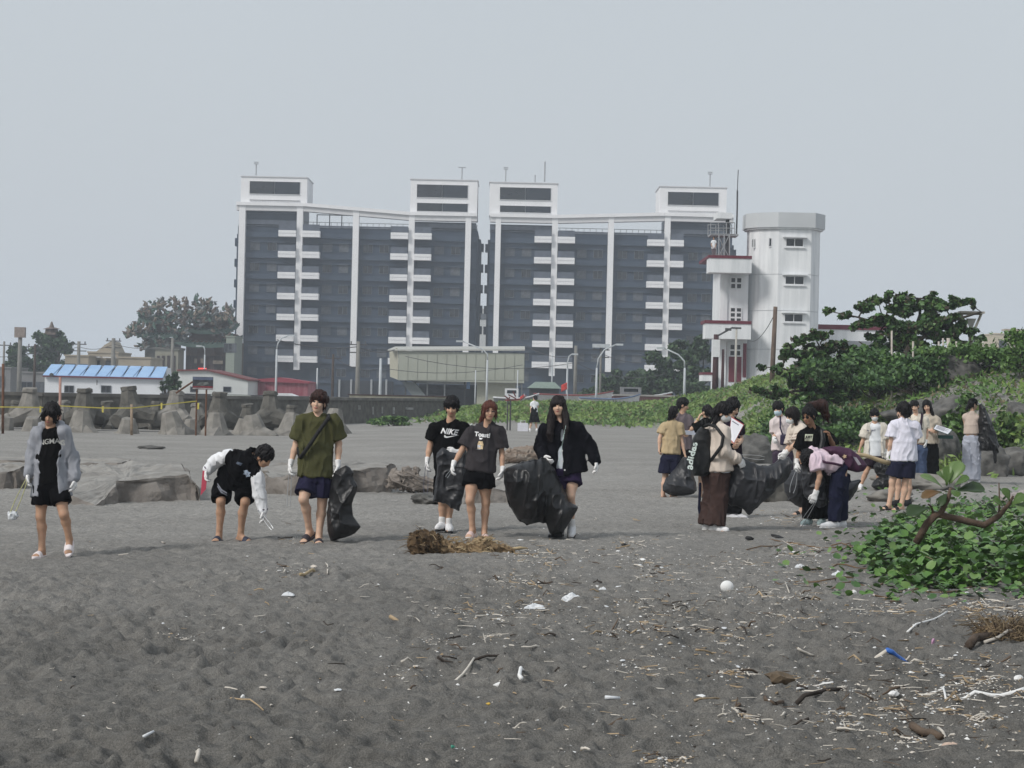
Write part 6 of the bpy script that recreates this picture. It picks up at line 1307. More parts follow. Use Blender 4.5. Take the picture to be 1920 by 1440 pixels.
star = [(.05 * math.cos(a) * (1 if i % 2 else .62), .042 * math.sin(a) * (1 if i % 2 else .55)) for i, a in enumerate(np.linspace(0, 2 * math.pi, 12, endpoint=False))]
stick_on(p.o, p.root, surf2, 'badge', np.array(star), [tuple(range(12))], P(461, 886, D - .5), (1, 0, -.25), (.2, 0, 1), mat('badge_print', (.40, .47, .58), .8, .5, 60), view=(0, -1, 0))
stick_on(p.o, p.root, surf2, 'print', np.array([(-.035, -.01), (.03, -.02), (.04, .012), (-.02, .016)]), [(0, 1, 2, 3)], P(446, 867, D - .5), (1, 0, -.25), (.2, 0, 1), mat('badge_dim', (.09, .11, .15), .8, .5, 60), view=(0, -1, 0))
for k in range(2):
    stick_on(p.o, p.root, sh2, 'stripe', np.array([(-.075, .075), (-.068, .08), (-.01, .015), (.05, -.02), (.05, -.034), (-.016, .0)]), [(0, 5, 2, 1), (5, 4, 3, 2)], P(410 + k * .5, 920 + k * 4.5, D - .4), (1, 0, 0), (0, 0, 1), mat('stripe_grey', (.22, .23, .27), .8, 0), view=(0, -1, 0))
tongs('slim steel tongs pointed at the sand by the bending person in the varsity jacket', P(485, 958, D - .40), P(511, 992, D - .5), .012)
rb = MB(); c0 = P(383, 895, D - .06)
A, B2, C, Dd = [P(x, y, D - .06) - c0 for x, y in ((380, 882), (389, 886), (386, 917), (376, 929))]
up_ = np.array([0, .012, 0])
rb.add([A, B2, C, Dd] + [q + up_ for q in (A, B2, C, Dd)], [(0, 1, 2, 3), (7, 6, 5, 4), (0, 4, 5, 1), (1, 5, 6, 2), (2, 6, 7, 3), (3, 7, 4, 0)])
tag(rb.build('clipboard', mat('red_board', (.50, .07, .11), .5, .08), None, False, c0), 'pinkish red board held edge-on behind the bending person', 'board')

# 3 --- olive shirt
D = Dof(599, 1017)
p = Person('person in a loose olive green shirt with a black strap across the chest', D,
    dict(hd=(597, 752, -.03), nk=(596, 773, .02), sa=(566, 786), sb=(626, 785), ea=(556, 829, .03), wa=(545, 868, -.03), ga=(542, 884, -.06), eb=(635, 829, .03), wb=(634, 869, -.05), gb=(635, 884, -.07),
         pv=(592, 893), ka=(569, 934, -.12), fa=(580, 991, .06), kb=(604, 942, .02), fb=(598, 1003, -.02)), face=(-.12, -1, .02), sc=sc_of(724, 1017, D) * .99, skin='light', fyaw=(-28, 6), fpitch=(24, 0), gloves='ab')
p.hair(HAIR['brown'], 'bowl', fringe=.035, low=-.05, seed=1, vol=1.05, extra=[ell(p.B(0, .075, .06), np.array([.075, .032, .032]) * p.hk, [p.hr, p.f, p.hu], k=.02)])
OLIVE = cloth('olive', (.072, .072, .032))
p.topwear('shirt', OLIVE, p.pt(591, 891), 'short', .022, sl=.80, slw=.014, folds=.015, hemw=.016); surf3 = p.last
p.shorts('shorts', cloth('navy_shorts', (.018, .017, .042)), .66, .014, .014)
STRAP = mat('strap_black', (.013, .013, .014), .7, .1)
pts = [p.J['sb'] - p.L * .075 + p.up * .045 - p.N * .03, P(615, 783, D - .15), P(598, 806, D - .19), P(582, 830, D - .19), P(570, 847, D - .17), P(563, 855, D - .08)]
p.band('bag_strap', pts, .022, STRAP); p.band('bag_strap', [pts[0], p.J['sb'] - p.L * .06 + p.up * .05, pts[1]], .022, STRAP)
p.add('sling_bag', [ecap(P(560, 838, D + .05), P(565, 856, D + .02), (0, 1, 0), (.08, .04), (.08, .03), rnd=.02)], STRAP)
p.sandals(mat('slide_dark', (.035, .03, .04), .6, .05), mat('slide_sole', (.05, .04, .045), .7, .05))
tongs('long steel tongs hanging from the right hand of the person in the olive shirt', P(545, 872, D - .07), P(541, 949, D - .12), .014)
sack('tall empty black bag hanging beside the person in the olive shirt', mx([(1220, 770), (1265, 740), (1310, 718), (1345, 745), (1365, 790), (1360, 820), (1393, 900), (1385, 960), (1360, 1040), (1370, 1130), (1430, 1220), (1380, 1275), (1300, 1305), (1190, 1325), (1165, 1250), (1150, 1120), (1165, 960), (1195, 830)], 340, 700, 4.236), D - .12, .13, seed=3, ridge=.022, fr=6)

# 4 --- black NIKE shirt
D = Dof(832, 996)
p = Person('person with short black hair in a black swoosh print t-shirt and white running shoes', D,
    dict(hd=(847, 761, -.05), nk=(847, 785, .02), sa=(815, 800), sb=(871, 798), ea=(806, 835, .02), wa=(801, 863, -.05), ga=(799, 877, -.08), eb=(876, 838, -.02), wb=(855, 846, -.22), gb=(845, 846, -.26),
         pv=(842, 888), ka=(829, 937, -.04), fa=(829, 979), kb=(843, 940), fb=(841, 982)), face=(-.05, -1, -.28), sc=sc_of(744, 996, D), skin='mid', fyaw=(-18, 10), gloves='ab')
p.hair(HAIR['black'], 'short', fringe=.028, low=-.06, seed=9, vol=1.05, extra=[ell(p.B(0, .07, .065), np.array([.078, .035, .035]) * p.hk, [p.hr, p.f, p.hu], k=.02)])
p.topwear('shirt', cloth('black', (.0055, .0055, .006)), p.pt(842, 893), 'short', .020, sl=.62, folds=.012); surf4 = p.last
p.shorts('shorts', cloth('black_shorts', (.005, .005, .006)), .75, .02, .01)
p.sneakers(SHOE_W, BLACKP, SOCK_W)
V2, Fc = text_mesh('NIKE', .092, .30, .0035, 1.0); stick_on(p.o, p.root, surf4, 'lettering', V2 * [1, 1, 1], Fc, P(840.5, 812, D - .2), (1, 0, -.10), (.10, 0, 1), WHITE_PRINT)
# the tick under the word
sw = [(-.075, .022), (-.085, .005), (-.075, -.012), (-.05, -.016), (.10, .032), (-.035, .004), (-.06, .004)]
stick_on(p.o, p.root, surf4, 'swoosh', np.array(sw), [(0, 1, 2, 6), (6, 2, 3, 5), (5, 3, 4)], P(845, 817.5, D - .2), (1, 0, -.06), (.06, 0, 1), WHITE_PRINT)
tongs('dark thin tongs held upright by the person in the black swoosh shirt', P(800, 868, D - .1), P(798, 925, D - .14), .02, mat('tongs_dark', (.10, .10, .15), .4, .1, metallic=.3))
sack('grey-black bag spread like an apron before the person in the swoosh shirt', mx([(478, 600), (520, 560), (570, 590), (630, 600), (690, 580), (700, 640), (700, 760), (680, 850), (662, 950), (640, 1030), (590, 1005), (540, 975), (450, 960), (462, 880), (480, 760)], 700, 700, 4), D - .26, .075, PLG, seed=6, ridge=.022, fr=7, k=1.0)

# 5 --- grey toast shirt
D = Dof(904, 1008)
p = Person('person with reddish brown tied hair and glasses in a dark grey toast print t-shirt', D,
    dict(hd=(918, 769, -.04), nk=(914, 791, .02), sa=(884, 806), sb=(937, 806), ea=(866, 842, .0), wa=(850, 869, -.06), ga=(845, 885, -.10), eb=(941, 846, .02), wb=(942, 880, -.04), gb=(940, 897, -.08),
         pv=(899, 888), ka=(881, 936, -.10), fa=(886, 988, -.02), kb=(911, 940, .03), fb=(908, 995, .04)), face=(.18, -1, .0), sc=sc_of(750, 1006, D), skin='mid', fem=True, fyaw=(-20, 8), fpitch=(12, 0), gloves='ab')
p.hair(HAIR['auburn'], 'pony', fringe=.055, low=-.045, seed=2, vol=1.06, extra=[rcone(p.B(.07, .055, .05), p.B(.083, .04, -.06), .018, .014), rcone(p.B(-.07, .055, .05), p.B(-.08, .04, -.07), .022, .016), rcone(p.B(-.03, -.09, .0), p.B(-.07, -.10, -.10), .045, .03, k=.03), rcone(p.B(-.07, -.10, -.10), p.B(-.08, -.09, -.15), .03, .015, k=.02)])
p.glasses(mat('glasses_rim', (.25, .14, .13), .4, 0))
DG = cloth('dark_grey', (.042, .038, .041))
p.topwear('shirt', DG, p.pt(899, 880), 'short', .022, sl=.76, slw=.018, folds=.014, hemw=.016); surf5 = p.last
p.shorts('shorts', cloth('black_shorts', (.005, .005, .006)), .34, .028, .012, folds=.007)
p.sandals(mat('slide_pink', (.66, .50, .47), .6, .05), mat('slide_cream', (.62, .55, .50), .7, .05))
V2, Fc = text_mesh('Toast!', .07, 0, .003); stick_on(p.o, p.root, surf5, 'lettering', V2, Fc, P(904, 817, D - .2), (1, 0, -.10), (.10, 0, 1), WHITE_PRINT)
bagp = [(-.028, -.05), (.032, -.055), (.036, .0), (.022, .035), (-.022, .035), (-.032, .0)]
stick_on(p.o, p.root, surf5, 'print', np.array(bagp), [tuple(range(6))], P(900.5, 831, D - .2), (1, 0, -.08), (.08, 0, 1), mat('print_cream', (.75, .58, .36), .8, .25, 60))
stick_on(p.o, p.root, surf5, 'print', np.array([(-.012, .0), (.012, .0), (.026, .02), (.006, .016), (-.02, .024)]), [(0, 1, 2, 3, 4)], P(901, 822, D - .2), (1, 0, 0), (0, 0, 1), WHITE_PRINT, off=.007)
stick_on(p.o, p.root, surf5, 'print', np.array([(-.024, -.014), (.012, -.017), (.012, .012), (-.024, .014)]), [(0, 1, 2, 3)], P(899, 834.5, D - .2), (1, 0, 0), (0, 0, 1), mat('print_white_blue', (.55, .57, .62), .8, .3, 90), off=.009)
V2, Fc = text_mesh('... toast ...', .02); stick_on(p.o, p.root, surf5, 'lettering', V2, Fc, P(898, 841, D - .2), (1, 0, -.06), (.06, 0, 1), WHITE_PRINT)
p.band('bag_strap', [P(883, 800, D - .05), P(884, 793, D + .02), P(882, 815, D + .12)], .010, mat('strap_pale', (.5, .55, .52), .6, .1))
tongs('small tongs tip peeking from the left glove of the person in the toast shirt', P(846, 882, D - .1), P(837, 895, D - .14), .008)

# 6 --- long black hair, black jacket, big bag
D = Dof(1069, 1007)
p = Person('person with long straight black hair in an oversized open black jacket and white shirt', D,
    dict(hd=(1047, 760, -.02), nk=(1049, 784, .02), sa=(1021, 805), sb=(1084, 801), ea=(1014, 838, .02), wa=(1020, 856, -.17), ga=(1025, 862, -.22), eb=(1108, 834, .0), wb=(1117, 864, -.08), gb=(1121, 880, -.11),
         pv=(1060, 884), kb=(1070, 928, -.10), fb=(1072, 986, .0), ka=(1053, 938, .05), fa=(1049, 989, .05)), face=(-.14, -1, .06), sc=sc_of(740, 1007, D), skin='light', fem=True, fyaw=(-38, -4), fpitch=(0, 14), gloves='ab')
hm = HAIR['dark']; U = p.hk
p.hair(hm, 'long', fringe=.052, low=-.15, seed=4, vol=1.03, extra=[rcone(p.B(.066, .035, .03), p.B(.088, .03, -.12), .026, .036, k=.03), rcone(p.B(.088, .03, -.12), P(1062, 802, D - .14), .036, .026, k=.03), rcone(p.B(-.066, .03, .03), p.B(-.09, .03, -.12), .028, .042, k=.03),
    rcone(p.B(-.09, .03, -.12), P(1031, 812, D - .14), .042, .035, k=.03), rcone(P(1031, 812, D - .14), P(1034, 826, D - .15), .035, .010, k=.03), rcone(P(1062, 802, D - .14), P(1058, 822, D - .17), .026, .010, k=.03), rcone(p.B(0, -.08, -.03), p.B(.0, -.11, -.3), .085, .07, k=.03),
    ell(p.B(-.035, .088, .035), np.array([.03, .012, .035]) * U, [p.hr, p.f, p.hu], k=.01), ell(p.B(.035, .088, .035), np.array([.03, .012, .032]) * U, [p.hr, p.f, p.hu], k=.01)])
p.topwear('shirt', cloth('white_pale', (.62, .66, .70)), p.pt(1063, 888), 'none', .002, folds=None)
JB = mat('jacket_black', (.006, .006, .009), .85, .15, 9, .1, 160, spec=.08)
p.topwear('jacket', JB, p.pt(1066, 886), 'long', .036, opening=None, folds=.013, hemw=.05, cuts=[sub(ecap(P(1047, 894, D - .2), P(1056, 795, D - .24), (1, 0, 0), (.085, .16), (.022, .15), k=.01, rnd=.01))])
p.band('trim', [P(1061, 796, D - .20), P(1057, 815, D - .235), P(1052, 845, D - .245), P(1047, 872, D - .23)], .006, mat('trim_mint', (.45, .58, .55), .6, .1))
btn = MB()
for (x, y) in ((1054, 843), (1055, 863), (1059, 879)): c = P(x, y, D - .262) - p.root; btn.tube([c, c + np.array([0, .012, 0])], .010, 8)
btn.build('button', mat('button_steel', (.6, .6, .6), .4, 0), p.o)
p.shorts('shorts', cloth('purple_shorts', (.028, .018, .05)), .40, .028, .014)
p.sneakers(SHOE_W, BLACKP, SOCK_W)
sack('huge billowing black bag carried between two people, its bottom corner flaring', mx([(190, 775), (215, 745), (330, 712), (480, 682), (520, 672), (545, 700), (600, 800), (650, 895), (700, 1010), (745, 1035), (785, 1060), (760, 1130), (700, 1220), (650, 1270), (570, 1280), (530, 1230), (515, 1200), (380, 1195), (300, 1150), (240, 1050), (205, 930)], 900, 700, 4.236), D - .22, .27, seed=11, ridge=.030, fr=4.5, k=1.15)

# 7 --- far person in a pinafore
D = Dof(1000, 809)
p = Person('person in a white shirt and black pinafore dress seen from behind far up the beach', D,
    dict(hd=(1003, 746), nk=(1001.5, 751.5, .0), sa=(997, 755.5), sb=(1007.3, 755.5), ea=(995.3, 763.5), wa=(995, 770), eb=(1008.8, 762), wb=(1006.5, 766, .15), pv=(1001.7, 776), ka=(996, 792), fa=(993.5, 804.5), kb=(1005, 792), fb=(1006.5, 804.5)), face=(-.5, .8, -.2), sc=sc_of(739, 809, D), skin='light', fem=True, res=.02, fyaw=(200, 170))
p.hair(HAIR['black'], 'pony', fringe=.05, low=-.1, extra=[rcone(p.B(0, -.1, 0), p.B(.03, -.16, -.1), .05, .03)])
p.topwear('shirt', cloth('white_shirt', (.72, .74, .76)), p.pt(1002, 772), 'short', .02, folds=.006)
p.add('pinafore', [ecap(P(1002, 791, D), P(1001.5, 771, D), (1, 0, 0), (.24, .20), (.145, .12), k=.02, rnd=.02), ecap(P(1001.7, 771, D), P(1001.7, 765, D), (1, 0, 0), (.15, .125), (.13, .115), k=.02, rnd=.02),
    rcone(P(1001.7, 766, D + .12), P(998.5, 754, D + .03), .022, .022, k=.02), rcone(P(1001.7, 766, D + .12), P(1004.8, 754, D + .03), .022, .022, k=.02), rcone(P(998.5, 754, D + .03), P(999, 766, D - .12), .022, .022, k=.02), rcone(P(1004.8, 754, D + .03), P(1004.5, 766, D - .12), .022, .022, k=.02)], cloth('black', (.0055, .0055, .006)), .018, (.012, 9, 3, 2))
p.sneakers(SHOE_W, SOLE_W)
c = G(980, 808.5); mb = MB(); mb.box(-.23, -.1, 0, .23, .1, .36); mb.tube([(-.1, 0, .36), (-.1, 0, .46), (.1, 0, .46), (.1, 0, .36)], .012, 5)
tag(mb.build('tote_bag', mat('tote_white', (.66, .66, .72), .8, .08), None, False, c), 'small white tote bag standing on the sand beside the person in the pinafore', 'bag')

# 8 --- beige shirt, back view
D = Dof(1249, 931)
p = Person('person in a plain beige t-shirt and navy shorts seen from behind holding a bag', D,
    dict(hd=(1263, 773), nk=(1260, 788), sa=(1245, 797), sb=(1275, 797), ea=(1237, 820), wa=(1236, 838, -.03), eb=(1278, 824, .0), wb=(1284, 850, -.03), gb=(1287, 860, -.05), pv=(1258, 856), ka=(1247, 897), fa=(1243, 923), kb=(1266, 897), fb=(1260, 923)), face=(.45, .8, -.1), sc=sc_of(758, 931, D), skin='light', fem=True, res=.015, fyaw=(165, 150), hands='ab')
p.hair(HAIR['black'], 'bob', fringe=.05, low=-.09, seed=6, extra=[rcone(p.B(0, -.07, -.05), p.B(.03, -.05, -.13), .05, .03)])
p.topwear('shirt', cloth('beige', (.46, .36, .22)), p.pt(1257, 849), 'short', .024, sl=.62, slw=.012, folds=.010, hemw=.012)
p.shorts('shorts', cloth('navy', (.013, .014, .032)), .68, .035, .02)
p.sandals(mat('slide_tan', (.40, .28, .22), .7, .05))
sack('dark bag with a folded grey top held by the person in the beige shirt', mx([(405, 690), (470, 700), (478, 780), (500, 880), (525, 990), (470, 1030), (400, 1036), (330, 1035), (270, 1020), (220, 990), (218, 950), (240, 890), (300, 820), (360, 740)], 1200, 720, 4.967), D - .15, .2, PLG, seed=14, ridge=.03, fr=5)

# 9 --- grey-brown shirt behind
D = 36.2
p = Person('person with short black hair in a brownish grey shirt standing behind the beige shirt', D,
    dict(hd=(1281, 758, 0), nk=(1279, 773), sa=(1266, 784), sb=(1292, 784, .02), ea=(1262, 808), wa=(1266, 826, -.1), eb=(1294, 806), wb=(1290, 812, -.2), pv=(1281, 838), ka=(1277, 876), fa=(1275, 914), kb=(1288, 876), fb=(1287, 914)), face=(.95, -.15, -.2), sc=.98, skin='mid', res=.015, fyaw=(60, 60))
p.hair(HAIR['black'], 'short', fringe=.05, low=-.06, seed=8, vol=1.06)
p.topwear('shirt', cloth('taupe', (.135, .112, .122)), p.pt(1281, 842), 'short', .03, folds=.012)
p.pants('pants', cloth('black', (.0055, .0055, .006)), .03, .09)
p.sneakers(SHOE_W, SOLE_W)

# 10 --- person raising an arm
D = 33.5
p = Person('person in a black top with a low bun raising one forearm to the face', D,
    dict(hd=(1325, 771), nk=(1324, 785), sa=(1312, 796), sb=(1339, 796), ea=(1297, 803, .02), wa=(1310, 783, .0), ga=(1313, 776), eb=(1342, 815), wb=(1335, 832, .15), pv=(1323, 846), ka=(1315, 895), fa=(1313, 930), kb=(1331, 895), fb=(1330, 930)), face=(-.6, .75, -.1), sc=.95, skin='light', fem=True, res=.015, fyaw=(190, 170), hands='ab')
p.hair(HAIR['black'], 'bun', fringe=.05, low=-.05, seed=2, extra=[ell(p.B(.0, -.115, -.02), np.array([.045, .045, .05]) * p.hk, k=.02)])
p.topwear('shirt', cloth('black', (.0055, .0055, .006)), p.pt(1323, 850), 'short', .03, folds=.012, sl=.75)
p.shorts('shorts', cloth('black_shorts', (.005, .005, .006)), .5, .03)
p.sandals(mat('slide_dark', (.035, .03, .04), .6, .05))
p.add('wristband', [ecap(lerp(p.J['wa'], p.J['ea'], .05), lerp(p.J['wa'], p.J['ea'], .2), (0, 1, 0), (.034, .034), (.034, .034), rnd=.01)], mat('yellow_band', (.55, .45, .18), .7, .1))
c = P(1298, 814, 34.5); mb = MB(); mb.box(-.14, -.1, -.01, .14, .1, .06)
tag(mb.build('plastic_tray', mat('tray_grey', (.42, .45, .52), .5, .15), None, False, c), 'greyish plastic tray carried between the taupe and black shirted people', 'tray')

# 11 --- cream jacket with backpack
D = Dof(1335, 994)
p = Person('masked person in a cream jacket and wide brown trousers wearing a black backpack', D,
    dict(hd=(1358, 771, -.06), nk=(1346, 788, .0), sa=(1331, 808, .12), sb=(1356, 808, -.14), ea=(1340, 845, .16), wa=(1370, 862, .02), eb=(1357, 842, -.20), wb=(1383, 860, -.14), gb=(1391, 868, -.14), pv=(1343, 882, .0), ka=(1334, 931, .1), fa=(1327, 981, .1), kb=(1349, 933, -.06), fb=(1341, 983, -.08)), face=(.82, -.42, -.42), sc=.97, skin='light', fem=True, fyaw=(60, 55), gloves='b')
p.hair(HAIR['black'], 'pony', fringe=.045, low=-.12, seed=12, vol=1.06, extra=[rcone(p.B(-.03, -.09, -.02), P(1333, 797, D + .02), .055, .02, k=.03), rcone(p.B(.066, .02, .0), p.B(.07, .03, -.11), .026, .018, k=.02), rcone(p.B(0, -.05, -.06), P(1340, 793, D - .08), .06, .03, k=.03)])
p.mask(mat('mask_grey', (.58, .60, .60), .9, .05))
CREAM = mat('jacket_cream', (.60, .52, .45), .7, .07, 9, .08, 160)
p.topwear('jacket', CREAM, p.pt(1347, 880), 'long', .05, folds=.012, hemw=.02)
p.add('waistband', [ecap(p.pt(1346, 879), p.pt(1346, 884), p.L, (.185, .15), (.18, .145), rnd=.01)], cloth('white_pale', (.62, .66, .70)))
BROWN = cloth('brown', (.052, .032, .028)); p.pants('trousers', BROWN, .05, .125, .99, folds=.013)
p.band('stripe', [P(1313, 905, D + .1), P(1311, 950, D + .1), P(1314, 978, D + .08)], .018, cloth('navy', (.013, .014, .032)))
p.sneakers(SHOE_W, SOLE_W)
BP = mat('backpack_black', (.014, .015, .016), .65, .2, 8, .3, 50)
pts = mx([(575, 395), (640, 420), (655, 500), (655, 640), (665, 760), (640, 850), (560, 858), (500, 850), (478, 780), (470, 640), (490, 520), (540, 430)], 1200, 720, 4.967)
V, Q, c = inflate(pts, D - .03, .14, .012, .7, .012, 6, 3, rim=.05)
bpk = tag(link('backpack', mk_mesh('backpack', V - c, Q, [BP]), None, c), 'large black backpack with white lettering down its side on the cream jacket', 'backpack')
surfb = (V, Q)
V2, Fc = text_mesh('adidas', .135, 0, .004, 1.02)
stick_on(bpk, c, surfb, 'lettering', V2, Fc, P(1304, 856, D - .3), (.22, 0, 1), (-1, 0, .22), mat('print_mint', (.70, .78, .74), .8, 0), view=(0, -1, 0), off=.008)
sp = MB(); r_ = lambda q: q - c
for pl in ([P(1319, 800, D - .02), P(1330, 796, D - .18), P(1342, 800, D - .22), P(1356, 818, D - .27), P(1353, 836, D - .28), P(1340, 854, D - .25), P(1331, 866, D - .1)],): sp.tube([r_(q) for q in pl], .022, 8)
sp.build('strap', BP, bpk, True)
tb = MB(); tb.tube([r_(P(1318, 800, D - .05)), r_(P(1316, 788, D - .06)), r_(P(1322, 786, D - .06)), r_(P(1325, 800, D - .05))], .012, 6); tb.build('handle', BP, bpk, True)
sack('wide grey-black bag bulging in front of the masked person in the cream jacket', [(1366, 872), (1386, 856), (1402, 862), (1425, 874), (1447, 872), (1462, 863), (1478, 859), (1486, 868), (1484, 885), (1474, 905), (1452, 916), (1440, 932), (1420, 948), (1410, 955), (1404, 963), (1392, 955), (1370, 950), (1352, 938), (1356, 925), (1364, 905)], D + .05, .2, PLG, seed=17, ridge=.034, fr=4.5)
tongs('straight pale tongs stuck out in front of the cream jacket', P(1384, 854, D - .1), P(1433, 859, D - .2), .02)

# 12 --- behind her, with the papers
D = 27.5
p = Person('person with a messy top bun bowing over a red-edged clipboard behind the cream jacket', D,
    dict(hd=(1374, 762, -.05), nk=(1369, 779, .0), sa=(1356, 795), sb=(1384, 795), ea=(1352, 828), wa=(1372, 826, -.25), eb=(1390, 822), wb=(1384, 832, -.28), pv=(1370, 862), ka=(1366, 915), fa=(1364, 962), kb=(1379, 915), fb=(1379, 962)), face=(.7, -.55, -.45), sc=.95, skin='light', fem=True, res=.014, fyaw=(55, 55), hands='ab')
p.hair(HAIR['black'], 'bun', fringe=.05, low=-.08, seed=7, vol=1.1, extra=[ell(p.B(0, -.03, .145), np.array([.035, .04, .03]) * p.hk, k=.03), rcone(p.B(-.02, -.03, .15), p.B(-.06, -.02, .18), .012, .005), rcone(p.B(.07, .03, 0), p.B(.085, .04, -.1), .025, .018)])
p.topwear('shirt', cloth('dark_violet', (.022, .016, .026)), p.pt(1370, 868), 'short', .03, folds=.012)
p.pants('pants', cloth('black', (.0055, .0055, .006)), .03, .085)
p.sneakers(mat('shoe_grey', (.55, .55, .57), .7, .08), SOLE_W)
def clipboard(label, pts, D, dys, edge, lines=5):
    q = [P(x, y, D + dy) for (x, y), dy in zip(pts, dys)]; c = np.mean(q, 0); n = nrm(np.cross(q[1] - q[0], q[3] - q[0])); n = n if n[1] < 0 else -n
    root = empty('clipboard', c); tag(root, label, 'clipboard')
    def quad(name, f0, o0, th, m):
        w = [lerp(c, a, f0) - c for a in q]; MB().add([a + n * o0 for a in w] + [a + n * (o0 + th) for a in w], [(0, 1, 2, 3), (7, 6, 5, 4), (0, 4, 5, 1), (1, 5, 6, 2), (2, 6, 7, 3), (3, 7, 4, 0)]).build(name, m, root)
    quad('board', 1.0, -.006, .005, edge); quad('sheet', .92, .001, .003, mat('paper', (.78, .78, .82), .8, .03))
    ln = MB(); a, b, d = q[0] - c, q[1] - q[0], q[3] - q[0]
    for i in range(lines):
        s0 = a + d * (.15 + .7 * i / lines) + b * .12 + n * .007; ln.add([s0, s0 + b * (.5 + .2 * (i % 2)), s0 + b * (.5 + .2 * (i % 2)) + d * .04, s0 + d * .04], [(0, 1, 2, 3)])
    ln.build('printing', mat('print_line', (.12, .12, .18), .8, 0), root)
clipboard('white form on a red-edged clipboard held up behind the cream jacket', [(1371, 781), (1395, 796), (1376, 832), (1366, 822)], 27.3, (-.30, -.36, -.42, -.36), mat('board_red', (.45, .08, .08), .5, .1))

# 13 --- mask, crossbody bag
D = 33.0
p = Person('person in a pale blue mask and pinkish white shirt with a dark crossbody bag', D,
    dict(hd=(1459, 765, -.03), nk=(1463, 779, .0), sa=(1452, 790), sb=(1482, 790), ea=(1453, 814), wa=(1451, 822, -.22), eb=(1485, 816), wb=(1482, 836, -.06), pv=(1468, 845), ka=(1460, 890), fa=(1458, 932), kb=(1475, 890), fb=(1476, 932)), face=(-.55, -.75, -.3), sc=.97, skin='light', fem=True, res=.015, fyaw=(-30, -20), gloves='a')
p.hair(HAIR['black'], 'bob', fringe=.03, low=-.06, seed=5, vol=1.06)
p.mask(mat('mask_blue', (.50, .64, .70), .9, .04))
p.topwear('shirt', cloth('pinkish_white', (.66, .58, .57)), p.pt(1468, 842), 'short', .04, sl=.8, folds=.014)
p.pants('pants', cloth('plum_grey', (.055, .04, .062)), .04, .10)
p.sneakers(SHOE_W, SOLE_W)
PUR = mat('bag_indigo', (.022, .016, .045), .6, .15)
p.band('bag_strap', [P(1463, 780, D - .06), P(1463, 800, D - .2), P(1468, 815, D - .2)], .014, PUR)
p.add('crossbody_bag', [ecap(P(1473, 833, D - .2), P(1473, 813, D - .2), (1, 0, 0), (.095, .045), (.09, .035), rnd=.02)], PUR)

# 14 --- leaning in striped cream
D = Dof(1502, 963)
p = Person('masked person in a cream striped top leaning forward with both white gloves together', D,
    dict(hd=(1485, 778, -.05), nk=(1494, 791, .0), sa=(1487, 804, .15), sb=(1504, 803, -.12), ea=(1482, 833, .1), wa=(1470, 848, .0), ga=(1464, 857, 0), eb=(1493, 829, -.2), wb=(1474, 848, -.12), gb=(1466, 858, -.1), pv=(1509, 862, .08), ka=(1512, 910, .1), fa=(1520, 952, .1), kb=(1503, 912, -.05), fb=(1504, 954, -.05)), face=(-.85, -.3, -.4), sc=.96, skin='light', fem=True, res=.014, fyaw=(-60, -60), gloves='ab')
p.hair(HAIR['dark'], 'bob', fringe=.035, low=-.12, seed=9, vol=1.05, extra=[rcone(p.B(.07, .0, .0), p.B(.08, .01, -.12), .03, .022)])
p.mask()
p.topwear('shirt', cloth('cream_stripe', (.60, .53, .46)), p.pt(1508, 858, .06), 'short', .035, sl=.95, slw=.012, folds=.012); sfc = p.last
for k in range(3):
    stick_on(p.o, p.root, sfc, 'stripe', np.array([(-.07, -.006), (.07, -.006), (.07, .006), (-.07, .006)]), [(0, 1, 2, 3)], P(1499 - k * 2, 812 + k * 6, D - .5), (1, 0, .25), (-.25, 0, 1), mat('stripe_brown', (.30, .22, .18), .8, 0), view=(0, -1, 0))
p.shorts('shorts', cloth('dark_shorts', (.03, .026, .03)), .5, .03)
p.sandals(mat('flat_black', (.015, .015, .017), .6, .05))

# 15 --- big ponytail, black shirt, sunglasses
D = Dof(1528, 985)
p = Person('person with a bushy ponytail and sunglasses in a black shirt with a pale print', D,
    dict(hd=(1516, 778, -.05), nk=(1523, 798, .0), sa=(1507, 814, -.04), sb=(1548, 813, .06), ea=(1499, 842, .0), wa=(1494, 866, -.12), ga=(1492, 882, -.16), eb=(1563, 836, .0), wb=(1556, 818, -.20), gb=(1553, 808, -.24), pv=(1531, 884), ka=(1518, 930, -.05), fa=(1516, 972, -.05), kb=(1542, 930, .05), fb=(1541, 972, .02)), face=(-.62, -.72, -.25), sc=.97, skin='dark', fem=True, fyaw=(-35, -20), gloves='a')
p.hair(HAIR['black'], 'pony', fringe=.072, low=-.05, seed=15, vol=1.02, extra=[ell(p.B(.0, -.06, .13), np.array([.05, .05, .05]) * p.hk, k=.03)])
p.add('ponytail', [rcone(p.B(0, -.08, .13), P(1541, 758, D + .1), .05, .075, k=.03), rcone(P(1541, 758, D + .1), P(1550, 778, D + .12), .075, .05, k=.04), rcone(P(1549, 776, D + .12), P(1553, 790, D + .12), .045, .012, k=.02)], HAIR['brown'], .009, post=lambda X, Y, Z: (vnoise(X * 70, Y * 70, Z * 9) - .5) * .022)
p.glasses(mat('sunglass', (.012, .01, .011), .15, 0), True)
p.topwear('shirt', cloth('black', (.0055, .0055, .006)), p.pt(1530, 884), 'short', .03, sl=.9, slw=.01, folds=.012); surf15 = p.last
p.pants('pants', cloth('black', (.0055, .0055, .006)), .03, .09, .95)
p.sneakers(mat('shoe_teal', (.33, .42, .42), .7, .1), SOLE_W)
box = np.array([(-.055, -.045), (.05, -.045), (.06, .045), (-.05, .045)])
stick_on(p.o, p.root, surf15, 'print', box, [(0, 1, 2, 3)], P(1515, 819, D - .3), (1, .2, 0), (0, 0, 1), mat('print_pale', (.62, .64, .50), .8, .1, 60), view=(-.2, -1, 0))
